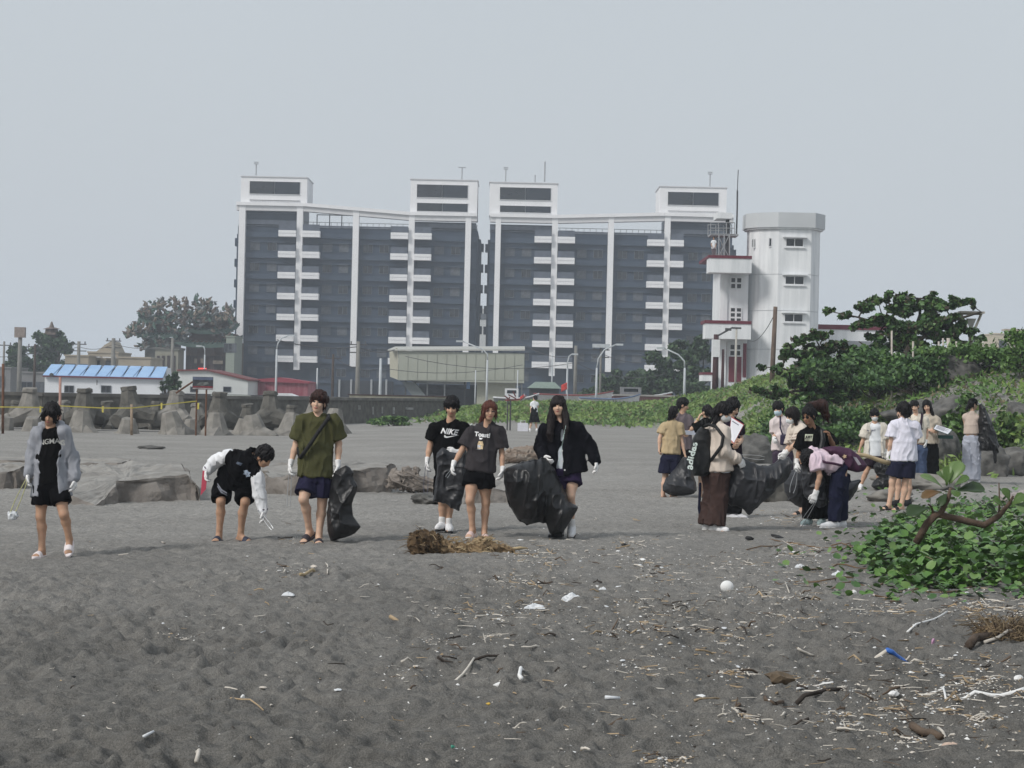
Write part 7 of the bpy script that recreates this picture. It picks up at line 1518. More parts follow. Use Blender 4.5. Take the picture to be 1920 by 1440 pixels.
V2, Fc = text_mesh('JUST', .045, .2, .002); stick_on(p.o, p.root, surf15, 'lettering', V2, Fc, P(1515, 820, D - .3), (1, .2, 0), (0, 0, 1), cloth('black', (.0055, .0055, .006)), view=(-.2, -1, 0), off=.009)
p.band('shoulder_strap', [P(1541, 806, D - .10), P(1543, 822, D - .17), P(1538, 845, D - .2)], .035, PLB)
tongs('open steel tongs hanging from the glove of the person with sunglasses', P(1494, 880, D - .2), P(1484, 924, D - .24), .03)
sack('black bag hanging in front of the person with the bushy ponytail', [(1502, 872), (1513, 866), (1537, 868), (1545, 900), (1549, 947), (1535, 952), (1520, 940), (1509, 930), (1503, 902)], D - .25, .09, PLG, seed=21, ridge=.02, fr=8)
sack('round dark bag sagging between the two gloved people by the ponytail', [(1470, 905), (1480, 885), (1500, 880), (1530, 890), (1560, 905), (1590, 905), (1610, 901), (1604, 918), (1592, 936), (1576, 942), (1550, 938), (1520, 946), (1500, 952), (1482, 938), (1471, 922)], D + .5, .2, PLG, seed=22, ridge=.03, fr=5)

# 16 --- bending in pink with the purple backpack
D = Dof(1562, 988)
p = Person('person bending low in a pale pink t-shirt and navy trousers with a purple backpack', D,
    dict(hd=(1511, 856, -.02), nk=(1517, 846, .0), sa=(1524, 856, .16), sb=(1530, 858, -.16), ea=(1534, 892, .2), wa=(1530, 915, .2), eb=(1537, 891, -.20), wb=(1529, 924, -.20), gb=(1524, 940, -.22), pv=(1577, 880, .0), ms=(1553, 858, 0), ha=(1578, 889, .09), hb=(1576, 890, -.09), ka=(1576, 934, .1), fa=(1578, 976, .1), kb=(1566, 934, -.09), fb=(1564, 977, -.09)), face=(-.55, -.1, -.85), sc=.97, skin='mid', fem=True, fyaw=(-70, -75), gloves='b')
p.hair(HAIR['black'], 'long', fringe=.05, low=-.2, seed=19, vol=1.08, extra=[rcone(p.B(0, -.03, .1), P(1506, 868, D), .07, .03, k=.03), rcone(p.B(.06, .0, .0), P(1517, 880, D - .08), .05, .02, k=.03)])
p.topwear('shirt', cloth('pale_pink', (.66, .53, .60)), p.pt(1568, 874), 'short', .04, sl=.62, slw=.015, folds=.014)
NAVY = cloth('navy_trousers', (.012, .014, .034)); p.pants('trousers', NAVY, .026, .075, .97, waist=.10)
p.sneakers(SHOE_W, SOLE_W)
pts = mx([(700, 592), (780, 578), (870, 577), (960, 605), (1030, 650), (1090, 710), (1112, 765), (1085, 808), (1020, 818), (950, 800), (890, 770), (860, 720), (800, 670), (740, 625)], 1400, 720, 4.965)
V, Q, c = inflate(pts, D, .135, .012, .8, .012, 6, 8, rim=.05)
bpk = tag(link('backpack', mk_mesh('backpack', V - c, Q, [mat('backpack_plum', (.055, .018, .045), .6, .12, 8, .3, 50)]), None, c), 'plum purple backpack with a flower charm lying on the bent back', 'backpack')
fl = np.array([(.03 * math.cos(a) * (1 if i % 2 else .6), .03 * math.sin(a) * (1 if i % 2 else .6)) for i, a in enumerate(np.linspace(0, 2 * math.pi, 10, endpoint=False))])
stick_on(bpk, c, (V, Q), 'charm', fl, [tuple(range(10))], P(1590, 857, D - .4), (1, 0, 0), (0, 0, 1), mat('charm', (.75, .50, .32), .7, .5, 70), view=(0, -1, 0), off=.01)
stick_on(bpk, c, (V, Q), 'patch', np.array([(-.05, .05), (.0, .04), (.06, -.05), (.02, -.06)]), [(0, 1, 2, 3)], P(1613, 865, D - .4), (1, 0, 0), (0, 0, 1), mat('patch_grey', (.32, .30, .33), .7, .2), view=(0, -1, 0), off=.01)
st = MB(); st.tube([q - c for q in (P(1536, 862, D - .21), P(1548, 867, D - .24), P(1562, 869, D - .23), P(1580, 873, D - .2))], .016, 8); st.build('strap', MATS['backpack_plum'], bpk, True)
tongs('dark tongs reaching the sand below the person in pale pink', P(1529, 941, D - .24), P(1499, 988, D - .3), .018, mat('tongs_grey', (.2, .2, .2), .45, .1, metallic=.5))

# 17 --- cream open shirt, mask
D = Dof(1613, 917)
p = Person('masked person in an open cream shirt over a white t-shirt and dark shorts', D,
    dict(hd=(1640, 777, -.03), nk=(1640, 792), sa=(1625, 799), sb=(1656, 799), ea=(1619, 822), wa=(1612, 840, -.03), eb=(1662, 824), wb=(1659, 845, -.04), gb=(1658, 855, -.06), pv=(1640, 856), ka=(1624, 884, -.05), fa=(1614, 908, -.02), kb=(1649, 884), fb=(1646, 909)), face=(-.05, -1, -.3), sc=sc_of(763, 917, D), skin='mid', res=.015, fyaw=(-10, 10), hands='ab', gloves='b')
p.hair(HAIR['black'], 'short', fringe=.03, low=-.05, seed=3, vol=1.05)
p.mask(mat('mask_grey', (.58, .60, .60), .9, .05))
p.topwear('shirt', cloth('white_shirt', (.72, .74, .76)), p.pt(1640, 854), 'none', .022, folds=.004); sf = p.last
p.topwear('jacket', cloth('cream_shirt', (.60, .56, .49)), p.pt(1640, 858), 'short', .046, sl=.85, slw=.012, opening=(.13, .10), folds=.012, hemw=.03)
V2, Fc = text_mesh('MOUNT', .045, 0, .001); stick_on(p.o, p.root, sf, 'lettering', V2, Fc, P(1637, 807.5, D - .3), (1, 0, 0), (0, 0, 1), mat('print_line', (.12, .12, .18), .8, 0))
p.shorts('shorts', cloth('plum_shorts', (.022, .014, .022)), .55, .03)
p.sneakers(SHOE_W, SOLE_W)
sack('crumpled black bag hanging between the cream shirt and the white shirt', mx([(395, 700), (440, 740), (445, 880), (430, 980), (395, 1030), (340, 1015), (275, 985), (310, 930), (345, 900), (320, 850), (300, 790), (340, 750)], 1580, 720, 5.144), D - .3, .15, PLB, seed=25, ridge=.03, fr=7, h=.015)

# 18 --- white t-shirt, back view
D = Dof(1673, 956)
p = Person('person in a loose white t-shirt and navy shorts with black sandals seen from behind', D,
    dict(hd=(1694, 768), nk=(1696, 784), sa=(1676, 795), sb=(1715, 796), ea=(1671, 824), wa=(1666, 848, .03), ga=(1662, 861, .02), eb=(1719, 822, .08), wb=(1708, 842, .22), pv=(1693, 863), ka=(1673, 902), fa=(1667, 944), kb=(1697, 904), fb=(1690, 946)), face=(-.6, .7, -.15), sc=sc_of(752, 956, D) * .99, skin='light', res=.013, fyaw=(-50, -65), gloves='a')
p.hair(HAIR['black'], 'bob', fringe=.05, low=-.08, seed=1, vol=1.08, extra=[ell(p.B(0, -.06, -.03), np.array([.08, .055, .09]) * p.hk, k=.03)])
p.topwear('shirt', cloth('white_tee', (.72, .71, .80)), p.pt(1695, 862), 'short', .034, sl=.78, slw=.018, folds=.011, hemw=.02)
p.shorts('shorts', cloth('navy', (.013, .014, .032)), .70, .03, .02)
p.sandals(mat('slide_black', (.018, .018, .02), .6, .05))
# 19 --- almost hidden behind
D2 = Dof(1687, 950)
p = Person('person almost hidden behind the white t-shirt, only bare legs and black shoes showing', D2,
    dict(hd=(1691, 771), nk=(1692, 787), sa=(1676, 795), sb=(1706, 796), ea=(1673, 822, .1), wa=(1680, 842, .15), eb=(1711, 822, .1), wb=(1704, 842, .2), pv=(1692, 862), ka=(1683, 902), fa=(1682, 938), kb=(1703, 902), fb=(1702, 938)), face=(-.3, .9, -.1), sc=.97, skin='light', res=.015, fyaw=(-50, -60), hands='')
p.hair(HAIR['black'], 'short'); p.topwear('shirt', cloth('white_shirt', (.72, .74, .76)), p.pt(1692, 858), 'short', .03)
p.shorts('shorts', cloth('navy', (.013, .014, .032)), .6, .02); p.sneakers(BLACKP, BLACKP)
o = MB(); pd = Dof(1673, 956) - .02; a, b = P(1599, 852, pd - .15), P(1668, 866, pd); q = [lerp(a, b, t) + np.array([0, 0, .02 * math.sin(t * 5)]) for t in np.linspace(0, 1, 7)]
o.tube([k - a for k in q], [.028, .03, .033, .031, .034, .036, .036], 9); tag(o.build('bamboo_pole', mat('bamboo', (.42, .33, .20), .7, .25, 8), None, True, a), 'tan bamboo pole held level by the person in the white t-shirt', 'pole')

# 20, 21 --- two on the right
D = 38.6
p = Person('person in a cream top and blue jeans with a dark backpack strap over the shoulder', D,
    dict(hd=(1715, 761, -.03), nk=(1718, 775), sa=(1706, 786), sb=(1734, 785, -.03), ea=(1704, 810), wa=(1706, 832, .0), eb=(1738, 808, -.02), wb=(1736, 828, -.05), gb=(1735, 838, -.07), pv=(1721, 838), ka=(1715, 868), fa=(1714, 894), kb=(1727, 868), fb=(1728, 894)), face=(-.35, -.9, -.2), sc=.97, skin='light', fem=True, res=.016, fyaw=(-20, -10), gloves='b')
p.hair(HAIR['black'], 'bob', fringe=.05, low=-.06, seed=8)
p.topwear('shirt', cloth('cream_top', (.66, .61, .52)), p.pt(1720, 828), 'short', .03, sl=.7, folds=.012)
p.pants('jeans', cloth('denim', (.06, .085, .15), .2), .04, .11); p.sneakers(SHOE_W, SOLE_W)
p.band('backpack_strap', [P(1728, 775, D + .08), P(1729, 776, D - .08), P(1726, 800, D - .16), P(1735, 812, D + .02)], .022, cloth('plum_strap', (.035, .02, .035)))
D = 40.0
p = Person('person with long black hair and black trousers reading a white form on a clipboard', D,
    dict(hd=(1738, 760, -.03), nk=(1741, 774), sa=(1729, 784), sb=(1756, 784), ea=(1730, 804), wa=(1745, 806, -.24), eb=(1759, 802), wb=(1757, 806, -.26), pv=(1744, 835), ka=(1740, 866), fa=(1740, 892), kb=(1750, 866), fb=(1751, 892)), face=(-.3, -.9, -.25), sc=.97, skin='light', fem=True, res=.016, fyaw=(-20, -10), hands='ab')
p.hair(HAIR['black'], 'long', fringe=.06, low=-.14, seed=8, extra=[rcone(p.B(.075, .02, 0), p.B(.09, .03, -.2), .03, .03, k=.02), rcone(p.B(-.07, .02, 0), p.B(-.08, .02, -.18), .026, .02, k=.02), rcone(p.B(.02, -.08, -.05), p.B(.04, -.1, -.25), .07, .05, k=.03)])
p.topwear('shirt', cloth('khaki_top', (.50, .44, .36)), p.pt(1744, 830), 'short', .03, sl=.8, folds=.012)
p.pants('trousers', cloth('black', (.0055, .0055, .006)), .04, .105); p.sneakers(BLACKP, SOLE_W)
clipboard('white form on a dark green folder held out by the person with long hair', [(1755, 796), (1786, 806), (1778, 815), (1749, 804)], D, (-.1, -.1, -.45, -.45), mat('board_green', (.02, .07, .06), .5, .1))
c = P(1772, 816, D - .2); mb = MB(); mb.box(-.13, -.06, -.07, .15, .06, .0); tag(mb.build('pouch', MATS['board_green'], None, False, c), 'dark green pouch hanging under the white form', 'pouch')

# 22 --- tank top with cap
D = Dof(1822, 905)
p = Person('person in a beige tank top, white-brimmed dark cap and loose grey trousers seen from behind', D,
    dict(hd=(1825, 757, 0), nk=(1822, 771), sa=(1808, 780, .05), sb=(1834, 781, -.05), ea=(1812, 804, .12), wa=(1836, 812, .2), eb=(1838, 803, -.06), wb=(1852, 812, -.02), gb=(1858, 813, -.02), pv=(1822, 824), ka=(1814, 862), fa=(1819, 897), kb=(1829, 862), fb=(1826, 898)), face=(.92, .25, -.15), sc=.95, skin='light', fem=True, res=.014, fyaw=(150, 130), hands='ab')
p.hair(HAIR['black'], 'pony', fringe=.05, low=-.05, seed=8, extra=[rcone(p.B(0, -.09, -.02), p.B(-.02, -.15, -.12), .04, .03, k=.02)])
p.add('cap', [ell(p.B(0, -.015, .055), np.array([.094, .108, .085]) * p.hk, [p.hr, p.f, p.hu]), cut(-p.hu, p.B(0, 0, .045))], cloth('black', (.0055, .0055, .006)), .009)
p.add('cap_brim', [ecap(p.B(0, .07, .05), p.B(0, .165, .04), p.hr, (.07, .014), (.045, .012), rnd=.006)], cloth('white_shirt', (.72, .74, .76)), .009)
p.topwear('top', cloth('beige_top', (.52, .43, .37)), p.pt(1822, 812), 'none', .024, folds=.005)
p.pants('trousers', cloth('pale_grey', (.36, .38, .44)), .05, .13, .99, folds=.012, waist=.10); p.sneakers(SHOE_W, SOLE_W)
sack('long black bag held up on the far right by the person in the tank top', mx([(1320, 200), (1345, 190), (1375, 230), (1420, 320), (1450, 380), (1490, 500), (1512, 600), (1490, 660), (1480, 780), (1455, 770), (1440, 650), (1400, 640), (1330, 640), (1308, 520), (1315, 350)], 1580, 720, 5.144), D - .12, .13, PLB, seed=31, ridge=.03, fr=6, h=.014)
p = Person('tiny person in a white shirt standing on the upper balcony of the annex', TD + .2, dict(hd=(1338.5, 445.5), nk=(1338.3, 449.5), sa=(1335.3, 452), sb=(1341.5, 452), ea=(1333.5, 458), wa=(1335, 462, -.3), eb=(1342.5, 458), wb=(1341, 463, -.2), pv=(1338.3, 466), ka=(1337, 475), fa=(1336.8, 483), kb=(1339.7, 475), fb=(1339.7, 483)), face=(-.5, -.8, 0), sc=.98, skin='tan', res=.03)
p.hair(HAIR['black'], 'short'); p.topwear('shirt', cloth('white_shirt', (.72, .74, .76)), p.pt(1338.3, 466), 'short', .03, folds=None); p.pants('trousers', cloth('taupe', (.135, .112, .122)), .03, .09, folds=None); p.sneakers(BLACKP, BLACKP)
# ------------------------------------------------------------------ vine patch, sapling, driftwood, litter
VINE = [leafmat('vine_leaf', (0.072, 0.163, 0.031), (0.111, 0.215, 0.049), .36), leafmat('vine_leaf_dark', (0.036, 0.091, 0.021), (0.062, 0.130, 0.031), .36), leafmat('vine_leaf_light', (0.115, 0.207, 0.055), (0.161, 0.253, 0.081), .36), leafmat('vine_leaf_yellow', (.12, .11, .03), (.14, .13, .04), .45)]
def heart(s, fold=.25, curl=.0):
    """two-lobed beach vine leaf, folded along the midrib; stalk end at the origin, tip along +y"""
    o = [(0, 0), (.30, -.05), (.50, .22), (.46, .58), (.22, .92), (0, .84)]; V = [(0, 0, 0), (0, .45, -.03), (0, .84, -curl)]; Fc = []
    R = [(x * s, y * s, abs(x) * fold * s - curl * y * s) for x, y in o[1:5]]; Lf = [(-x * s, y * s, abs(x) * fold * s - curl * y * s) for x, y in o[1:5]]
    V = [(0, 0, 0), (0, .45 * s, -.02 * s - curl * .45 * s), (0, .84 * s, -curl * .84 * s)] + R + Lf
    return V, [(0, 3, 4, 1), (1, 4, 5), (1, 5, 6, 2), (0, 1, 8, 7), (1, 9, 8), (1, 2, 10, 9)]
r_ = np.random.default_rng(5)
LEAFM = []
for k in range(8):
    V, Fc = heart(1.0, .15 + .08 * (k % 4), .05 * (k % 3)); LEAFM.append(mk_mesh('leaf', V, Fc, [VINE[(0, 1, 0, 2, 1, 0, 2, 1)[k]]], True))
yel = mk_mesh('leaf', *heart(1.0, .3, .2), [VINE[3]], True)
def rot_to(yaw, tilt, roll): return Matrix.Rotation(yaw, 4, 'Z') @ Matrix.Rotation(tilt, 4, 'X') @ Matrix.Rotation(roll, 4, 'Y')
vo = G(1790, 1060); vo[2] = 0; vine = empty('beach_vine', vo); tag(vine, 'dense patch of glossy round leaved beach vine spilling over the sand at the right edge', 'vine')
patch = poly_sd([(1640, 1085), (1600, 1040), (1640, 1000), (1690, 965), (1730, 958), (1780, 948), (1850, 940), (1960, 925), (2060, 918), (2100, 930), (2085, 955), (2150, 985), (2105, 1015), (2120, 1060), (2030, 1085), (1990, 1108), (1900, 1098), (1780, 1104), (1700, 1108)])
pos = []
tries = 0
while len(pos) < 4900 and tries < 24000:
    tries += 1; x, y = r_.uniform(1400, 2190), r_.uniform(915, 1130); d = float(patch(np.array([x]), np.array([y]))[0])
    if d < 0 or r_.random() < .22 * math.exp(-d / 38.0): pos.append((x, y, d))
leaves = []
for (x, y, d), q in zip(pos, Gv([t[0] for t in pos], [t[1] for t in pos])):
    h = (.015 + .15 * r_.random() ** 1.3) * (1 if d < -14 else .35); q = q + (0, 0, h); leaves.append((q, d))
leaves.sort(key=lambda t: t[0][1]); n_part = 0; V_ = []; F_ = []; M_ = []
pick = set(r_.permutation(min(1100, len(leaves)))[:299].tolist())
for i, (q, d) in enumerate(leaves):
    s = r_.uniform(.06, .105) * (1 if d < 0 else .85); M4 = rot_to(r_.uniform(0, 6.28), r_.uniform(-.2, .95), r_.normal() * .35)
    if i in pick:
        o = link('leaf', LEAFM[r_.integers(0, 8)] if r_.random() > .02 else yel, vine); o.matrix_local = Matrix.Translation(Vector(q - vo)) @ M4 @ Matrix.Scale(s, 4)
    else:
        V, Fc = heart(s, .15 + .25 * r_.random(), .1 * r_.random()); A = np.array(M4.to_3x3()); b = len(V_); V_ += [tuple(A @ np.array(v) + q - vo) for v in V]; F_ += [tuple(k + b for k in f) for f in Fc]; M_ += [int(r_.choice([0, 0, 1, 1, 2]))] * len(Fc)
tag(link('leaf_mass', mk_mesh('leaf_mass', V_, F_, VINE[:3], True, M_), vine), kind='stuff')
mb = MB()
for (x0, y0, x1, y1) in ((1690, 1015, 1560, 1030), (1660, 1040, 1440, 1012), (1640, 1060, 1500, 1072), (1700, 1090, 1560, 1110), (1620, 1020, 1400, 1030), (1900, 1090, 1700, 1120), (1780, 1095, 1640, 1128), (1600, 1090, 1460, 1100)):
    pts = []
    for t in np.linspace(0, 1, 9): q = G(x0 + (x1 - x0) * t, y0 + (y1 - y0) * t + 5 * math.sin(t * 9 + x0)); pts.append(np.array([q[0], q[1], gz(q[0], q[1]) + .012]) - vo)
    MB().tube(pts, .007, 5).build('runner', mat('vine_runner', (.16, .10, .055), .8, .3, 9), vine)

# sea almond sapling lying over the vines
SD = 17.6; sb = G(1730, 1005); sap = empty('almond_sapling', sb); tag(sap, 'low leaning sea almond sapling with big glossy leaves rising out of the vines', 'sapling')
def sq(x, y, dy=0): return P(x, y, SD + dy) - sb
mb = MB(); mb.tube([sq(1718, 1018, .05), sq(1738, 982), sq(1752, 968), sq(1764, 962), sq(1778, 935, -.02), sq(1783, 915)], [.036, .034, .034, .028, .022, .015], 9).tube([sq(1760, 965), sq(1800, 974, .05), sq(1845, 985, .05), sq(1872, 968, .1), sq(1892, 945, .1), sq(1900, 930, .1)], [.028, .032, .031, .027, .017, .01], 9).tube([sq(1873, 968, .1), sq(1874, 940, .1), sq(1873, 905, .1)], [.012, .008, .005], 6).tube([sq(1752, 968), sq(1746, 950), sq(1740, 945)], [.014, .01, .007], 6)
mb.build('trunk', mat('sapling_bark', (.075, .048, .035), .9, .35, 8, .5, 30, col2=(.13, .09, .065)), sap, True)
BL = [leafmat('big_leaf', (.055, .105, .022), (.075, .13, .030), .34), leafmat('big_leaf_dark', (.022, .045, .012), (.034, .062, .018), .34), leafmat('big_leaf_light', (.10, .165, .05), (.13, .20, .07), .4), leafmat('big_leaf_brown', (.05, .06, .018), (.16, .085, .04), .4)]
def big_leaf(b, tp_, w, m, up=None, cup=.10):
    """obovate leaf from its base to its tip"""
    b, tp_ = np.asarray(b), np.asarray(tp_); d = tp_ - b; L = np.linalg.norm(d); d /= L; up = np.array([0, -.55, .8]) if up is None else np.asarray(up, float); sd = nrm(np.cross(d, up)); nn = np.cross(sd, d)
    prof = [(0, .04), (.15, .12), (.4, .34), (.65, .50), (.85, .42), (.97, .17), (1.0, .0)]; V = []; Fc = []
    for t, q in prof:
        c = b + d * L * t + nn * (math.sin(t * math.pi) * L * .10); V += [c - sd * w * q + nn * q * w * cup * 2, c - sd * w * q * .5 + nn * q * w * cup * .6, c, c + sd * w * q * .5 + nn * q * w * cup * .6, c + sd * w * q + nn * q * w * cup * 2]
    for i in range(len(prof) - 1):
        for k in range(4): a = i * 5 + k; Fc.append((a, a + 1, a + 6, a + 5))
    o = link('leaf', mk_mesh('leaf', V, Fc, [m], True), sap); sm = o.modifiers.new('thickness', 'SOLIDIFY'); sm.thickness = .0015; return o
for (x0, y0, x1, y1, w, m, d1) in ((1767, 914, 1725, 892, .10, 2, -.05), (1775, 911, 1776, 874, .11, 0, .05), (1783, 906, 1801, 865, .15, 2, .06), (1788, 912, 1818, 897, .13, 0, -.1), (1790, 922, 1847, 918, .17, 1, -.05), (1766, 922, 1728, 934, .11, 3, -.08), (1784, 918, 1796, 932, .09, 0, -.14), (1741, 953, 1701, 966, .17, 1, -.06), (1744, 948, 1738, 930, .09, 0, -.06), (1776, 905, 1758, 884, .08, 0, .1), (1780, 908, 1790, 880, .09, 0, .1), (1897, 948, 1925, 930, .14, 0, -.05), (1893, 940, 1880, 915, .09, 0, .02), (1900, 945, 1930, 962, .15, 2, -.1), (1745, 955, 1760, 944, .08, 0, -.1), (1775, 925, 1760, 950, .09, 1, -.1), (1868, 960, 1850, 945, .08, 1, 0), (1880, 950, 1862, 935, .09, 0, 0)):
    big_leaf(sq(x0, y0, -.01), sq(x1, y1, d1), w, BL[m])

# --- driftwood
DRW = mat('driftwood_grey', (.13, .11, .095), .9, .3, 6, .6, 26, col2=(.30, .265, .235), stretch=(.5, 3, 3), detail=6); DRD = mat('driftwood_dark', (.035, .026, .02), .95, .4, 8, .6, 26, col2=(.10, .075, .058), detail=6)
FIB = mat('palm_fibre', (.13, .085, .045), .95, .35, 8, .7, 40, col2=(.40, .29, .17), stretch=(.35, 3, 4), detail=6); STRAW = mat('straw_fibre', (.42, .33, .20), .9, .25, 12)
def drift(name, label, prims, m, h, folds, cat, origin):
    V, Q = solid(prims, h, folds); return tag(link(name, mk_mesh(name, V - origin, Q, [m]), None, origin), label, cat)
D = Dof(765, 925); c = P(765, 925, D); q = lambda x, y, dy=0: P(x, y, D + dy)
o = drift('driftwood_stump', 'gnarled driftwood stump with splayed roots behind the swoosh shirt', [rcone(q(815, 912), q(775, 905), .10, .13), rcone(q(775, 905), q(745, 895), .14, .13, k=.05), rcone(q(750, 895), q(742, 882), .06, .035, k=.03), rcone(q(752, 900), q(762, 882), .07, .05, k=.04), rcone(q(772, 900), q(780, 883), .06, .04, k=.04), rcone(q(750, 905), q(728, 910), .06, .025, k=.03), rcone(q(745, 900), q(729, 900, .1), .05, .02, k=.03), rcone(q(760, 912), q(748, 918, -.1), .05, .02, k=.03), rcone(q(815, 915), q(835, 920), .11, .08, k=.03), sub(ell(q(752, 903, -.14), (.06, .10, .06), k=.03)), sub(ell(q(765, 910, -.16), (.05, .10, .05), k=.03))], DRW, .016, (.035, 9, 12, 2), 'driftwood', c)
for (a, b) in (((742, 886), (800, 905)), ((762, 884), (812, 906)), ((735, 900), (770, 915)), ((755, 890), (790, 912))): mb = MB(); limb(mb, q(*a, -.17) - c, q(*b, -.16) - c, .02, .012, 6, .04, a[0]); mb.build('root', DRW, o, True)
D = Dof(975, 868); c = P(975, 866, D); q = lambda x, y, dy=0: P(x, y, D + dy)
drift('driftwood_log', 'thick pale driftwood log with a brown side behind the big billowing bag', [rcone(q(952, 857), q(1015, 852, .1), .15, .16), rcone(q(960, 848), q(1005, 842), .08, .07, k=.08), rcone(q(952, 862), q(944, 866), .10, .06, k=.05)], mat('driftwood_tan', (.15, .10, .07), .9, .3, 4, .6, 20, col2=(.33, .29, .25), stretch=(.5, 3, 3), detail=6), .02, (.03, 7, 9, 1), 'driftwood', c)
D = Dof(1900, 948); c = P(1905, 942, D); q = lambda x, y, dy=0: P(x, y, D + dy)
drift('driftwood_log', 'pale speckled log cut by the right edge behind the sapling', [rcone(q(1885, 940), q(1960, 928), .11, .14), rcone(q(1885, 938), q(1868, 948), .07, .04, k=.05)], mat('log_pinkish', (.22, .19, .18), .9, .3, 12, .4, 26, col2=(.40, .36, .345), detail=6), .018, (.02, 8, 10, 1), 'driftwood', c)
# fibrous palm clump in the middle
D = Dof(870, 1037); c = P(870, 1036, D); q = lambda x, y, dy=0: P(x, y, D + dy)
o = drift('palm_fibre_clump', 'shaggy brown and straw coloured clump of palm fibre in the middle of the beach', [rcone(q(812, 1026), q(860, 1030), .085, .05, k=.05), rcone(q(860, 1031), q(905, 1027, -.03), .045, .07, k=.05), rcone(q(905, 1026), q(938, 1030), .08, .03, k=.05), rcone(q(938, 1030), q(960, 1034), .04, .015, k=.03), rcone(q(785, 1032), q(840, 1036), .05, .03, k=.04)], FIB, .011, (.028, 16, 22, 3), 'palm fibre', c)
V, Q = solid([ell(q(798, 1020), (.17, .13, .12)), ell(q(790, 1012), (.10, .09, .08), k=.04), rcone(q(800, 1024), q(840, 1028), .10, .05, k=.04)], .011, (.03, 16, 22, 5)); link('root_mass', mk_mesh('root_mass', V - c, Q, [mat('dark_fibre', (.035, .022, .013), .95, .35, 8, .7, 40, col2=(.13, .085, .045), stretch=(3, 3, .6), detail=6)]), o)
mb = MB(); rn = np.random.default_rng(4); V, Q = solid([ell(q(800, 1022), (.17, .14, .12)), rcone(q(815, 1022), q(860, 1028), .12, .075), rcone(q(860, 1029), q(905, 1026, -.03), .07, .095), rcone(q(905, 1025), q(938, 1029), .105, .05)], .02)
for _ in range(330):
    p0 = V[rn.integers(len(V))]; d = np.array([rn.normal() * .5 + .8 * (1 if p0[0] > c[0] - .2 else -1), rn.normal() * .5 - .2, rn.normal() * .35]); L = rn.uniform(.03, .11)
    mb.m = int(rn.random() < .45 if p0[0] > c[0] - .15 else rn.random() < .12) ; mb.m = 0 if mb.m else 1
    mb.tube([p0 - c, p0 - c + d * L * .5 + (0, 0, .015), p0 - c + d * L], [.004, .004, .002], 3, False)
tag(mb.build('loose_fibre', [STRAW, FIB], o), kind='stuff')
tag(MB().tube([q(935, 1033) - c, q(955, 1030) - c, q(975, 1027) - c, q(990, 1028) - c], [.014, .014, .016, .006], 6).build('fibre_stalk', STRAW, o, True))

# --- litter and twigs
PALE = mat('bleached_twig', (.56, .52, .46), .9, .25, 10, .3, 60); TAN = mat('tan_twig', (.36, .27, .17), .9, .3, 10, .3, 60); DKT = mat('dark_twig', (.045, .036, .03), .9, .4, 10, .3, 60); BRT = mat('brown_twig', (.11, .08, .058), .9, .3, 10, .3, 60)
FOAM = mat('white_foam', (.76, .76, .75), .85, .06, 30, .2, 80); FILM = mat('white_film', (.66, .68, .70), .4, .08, 20, .2, 60); SHELL = mat('pale_shell', (.55, .50, .44), .7, .15, 20)
def gp(x, y, up=0.0): p = Gs(x, y); p[2] += up; return p
def twig(pts, r0, r1, m, label, cat='twig', group=None, branch=None, name='twig', up=.018):
    w = [gp(x, y, up + (.004 if 0 < i < len(pts) - 1 else 0)) for i, (x, y) in enumerate(pts)]; c = w[0]; f = []
    for a, b in zip(w[:-1], w[1:]): f += [lerp_(a, b, t) for t in (0, .5)]
    f.append(w[-1]); rn = np.random.default_rng(int(pts[0][0] * 7 + pts[0][1])); f = [p + rn.normal(size=3) * np.linalg.norm(w[-1] - w[0]) * .018 for p in f]
    mb = MB(); mb.tube([p - c for p in f], list(np.linspace(r0, r1, len(f))), 6)
    for bx in branch or []:
        b = [gp(x, y, up + .012) - c for x, y in bx]; mb.tube(b, list(np.linspace(r0 * .6, r1 * .6, len(b))), 5)
    return tag(mb.build(name, m, None, True, c), label, cat, group)
def chunk(x, y, wpx, hpx, m, label, cat='litter', group=None, seed=0, name='foam_piece', flat=.5, up=0.0):
    p = gp(x, y); s = p[1] / F; bm = bmesh.new(); bmesh.ops.create_icosphere(bm, subdivisions=2, radius=1); V = np.array([v.co[:] for v in bm.verts]); Fc = np.array([[v.index for v in f.verts] for f in bm.faces]); bm.free(); rn = np.random.default_rng(seed + int(x))
    for _ in range(4): d = nrm(rn.normal(size=3)); h = .45 + .35 * rn.random(); V = V - np.maximum(V @ d - h, 0)[:, None] * d
    V = V * (1 + (vnoise(V[:, 0] * 2 + x, V[:, 1] * 2, V[:, 2] * 2) - .5) * .5)[:, None]; V = V * np.array([wpx * s / 2, wpx * s / 2 * .8, hpx * s / 2]); V[:, 2] += hpx * s / 2 * (1 - flat) + up; a = rn.uniform(-.25, .25); V = V @ np.array([[math.cos(a), 0, -math.sin(a)], [0, 1, 0], [math.sin(a), 0, math.cos(a)]])
    return tag(link(name, mk_mesh(name, V, Fc, [m], False), None, p), label, cat, group)
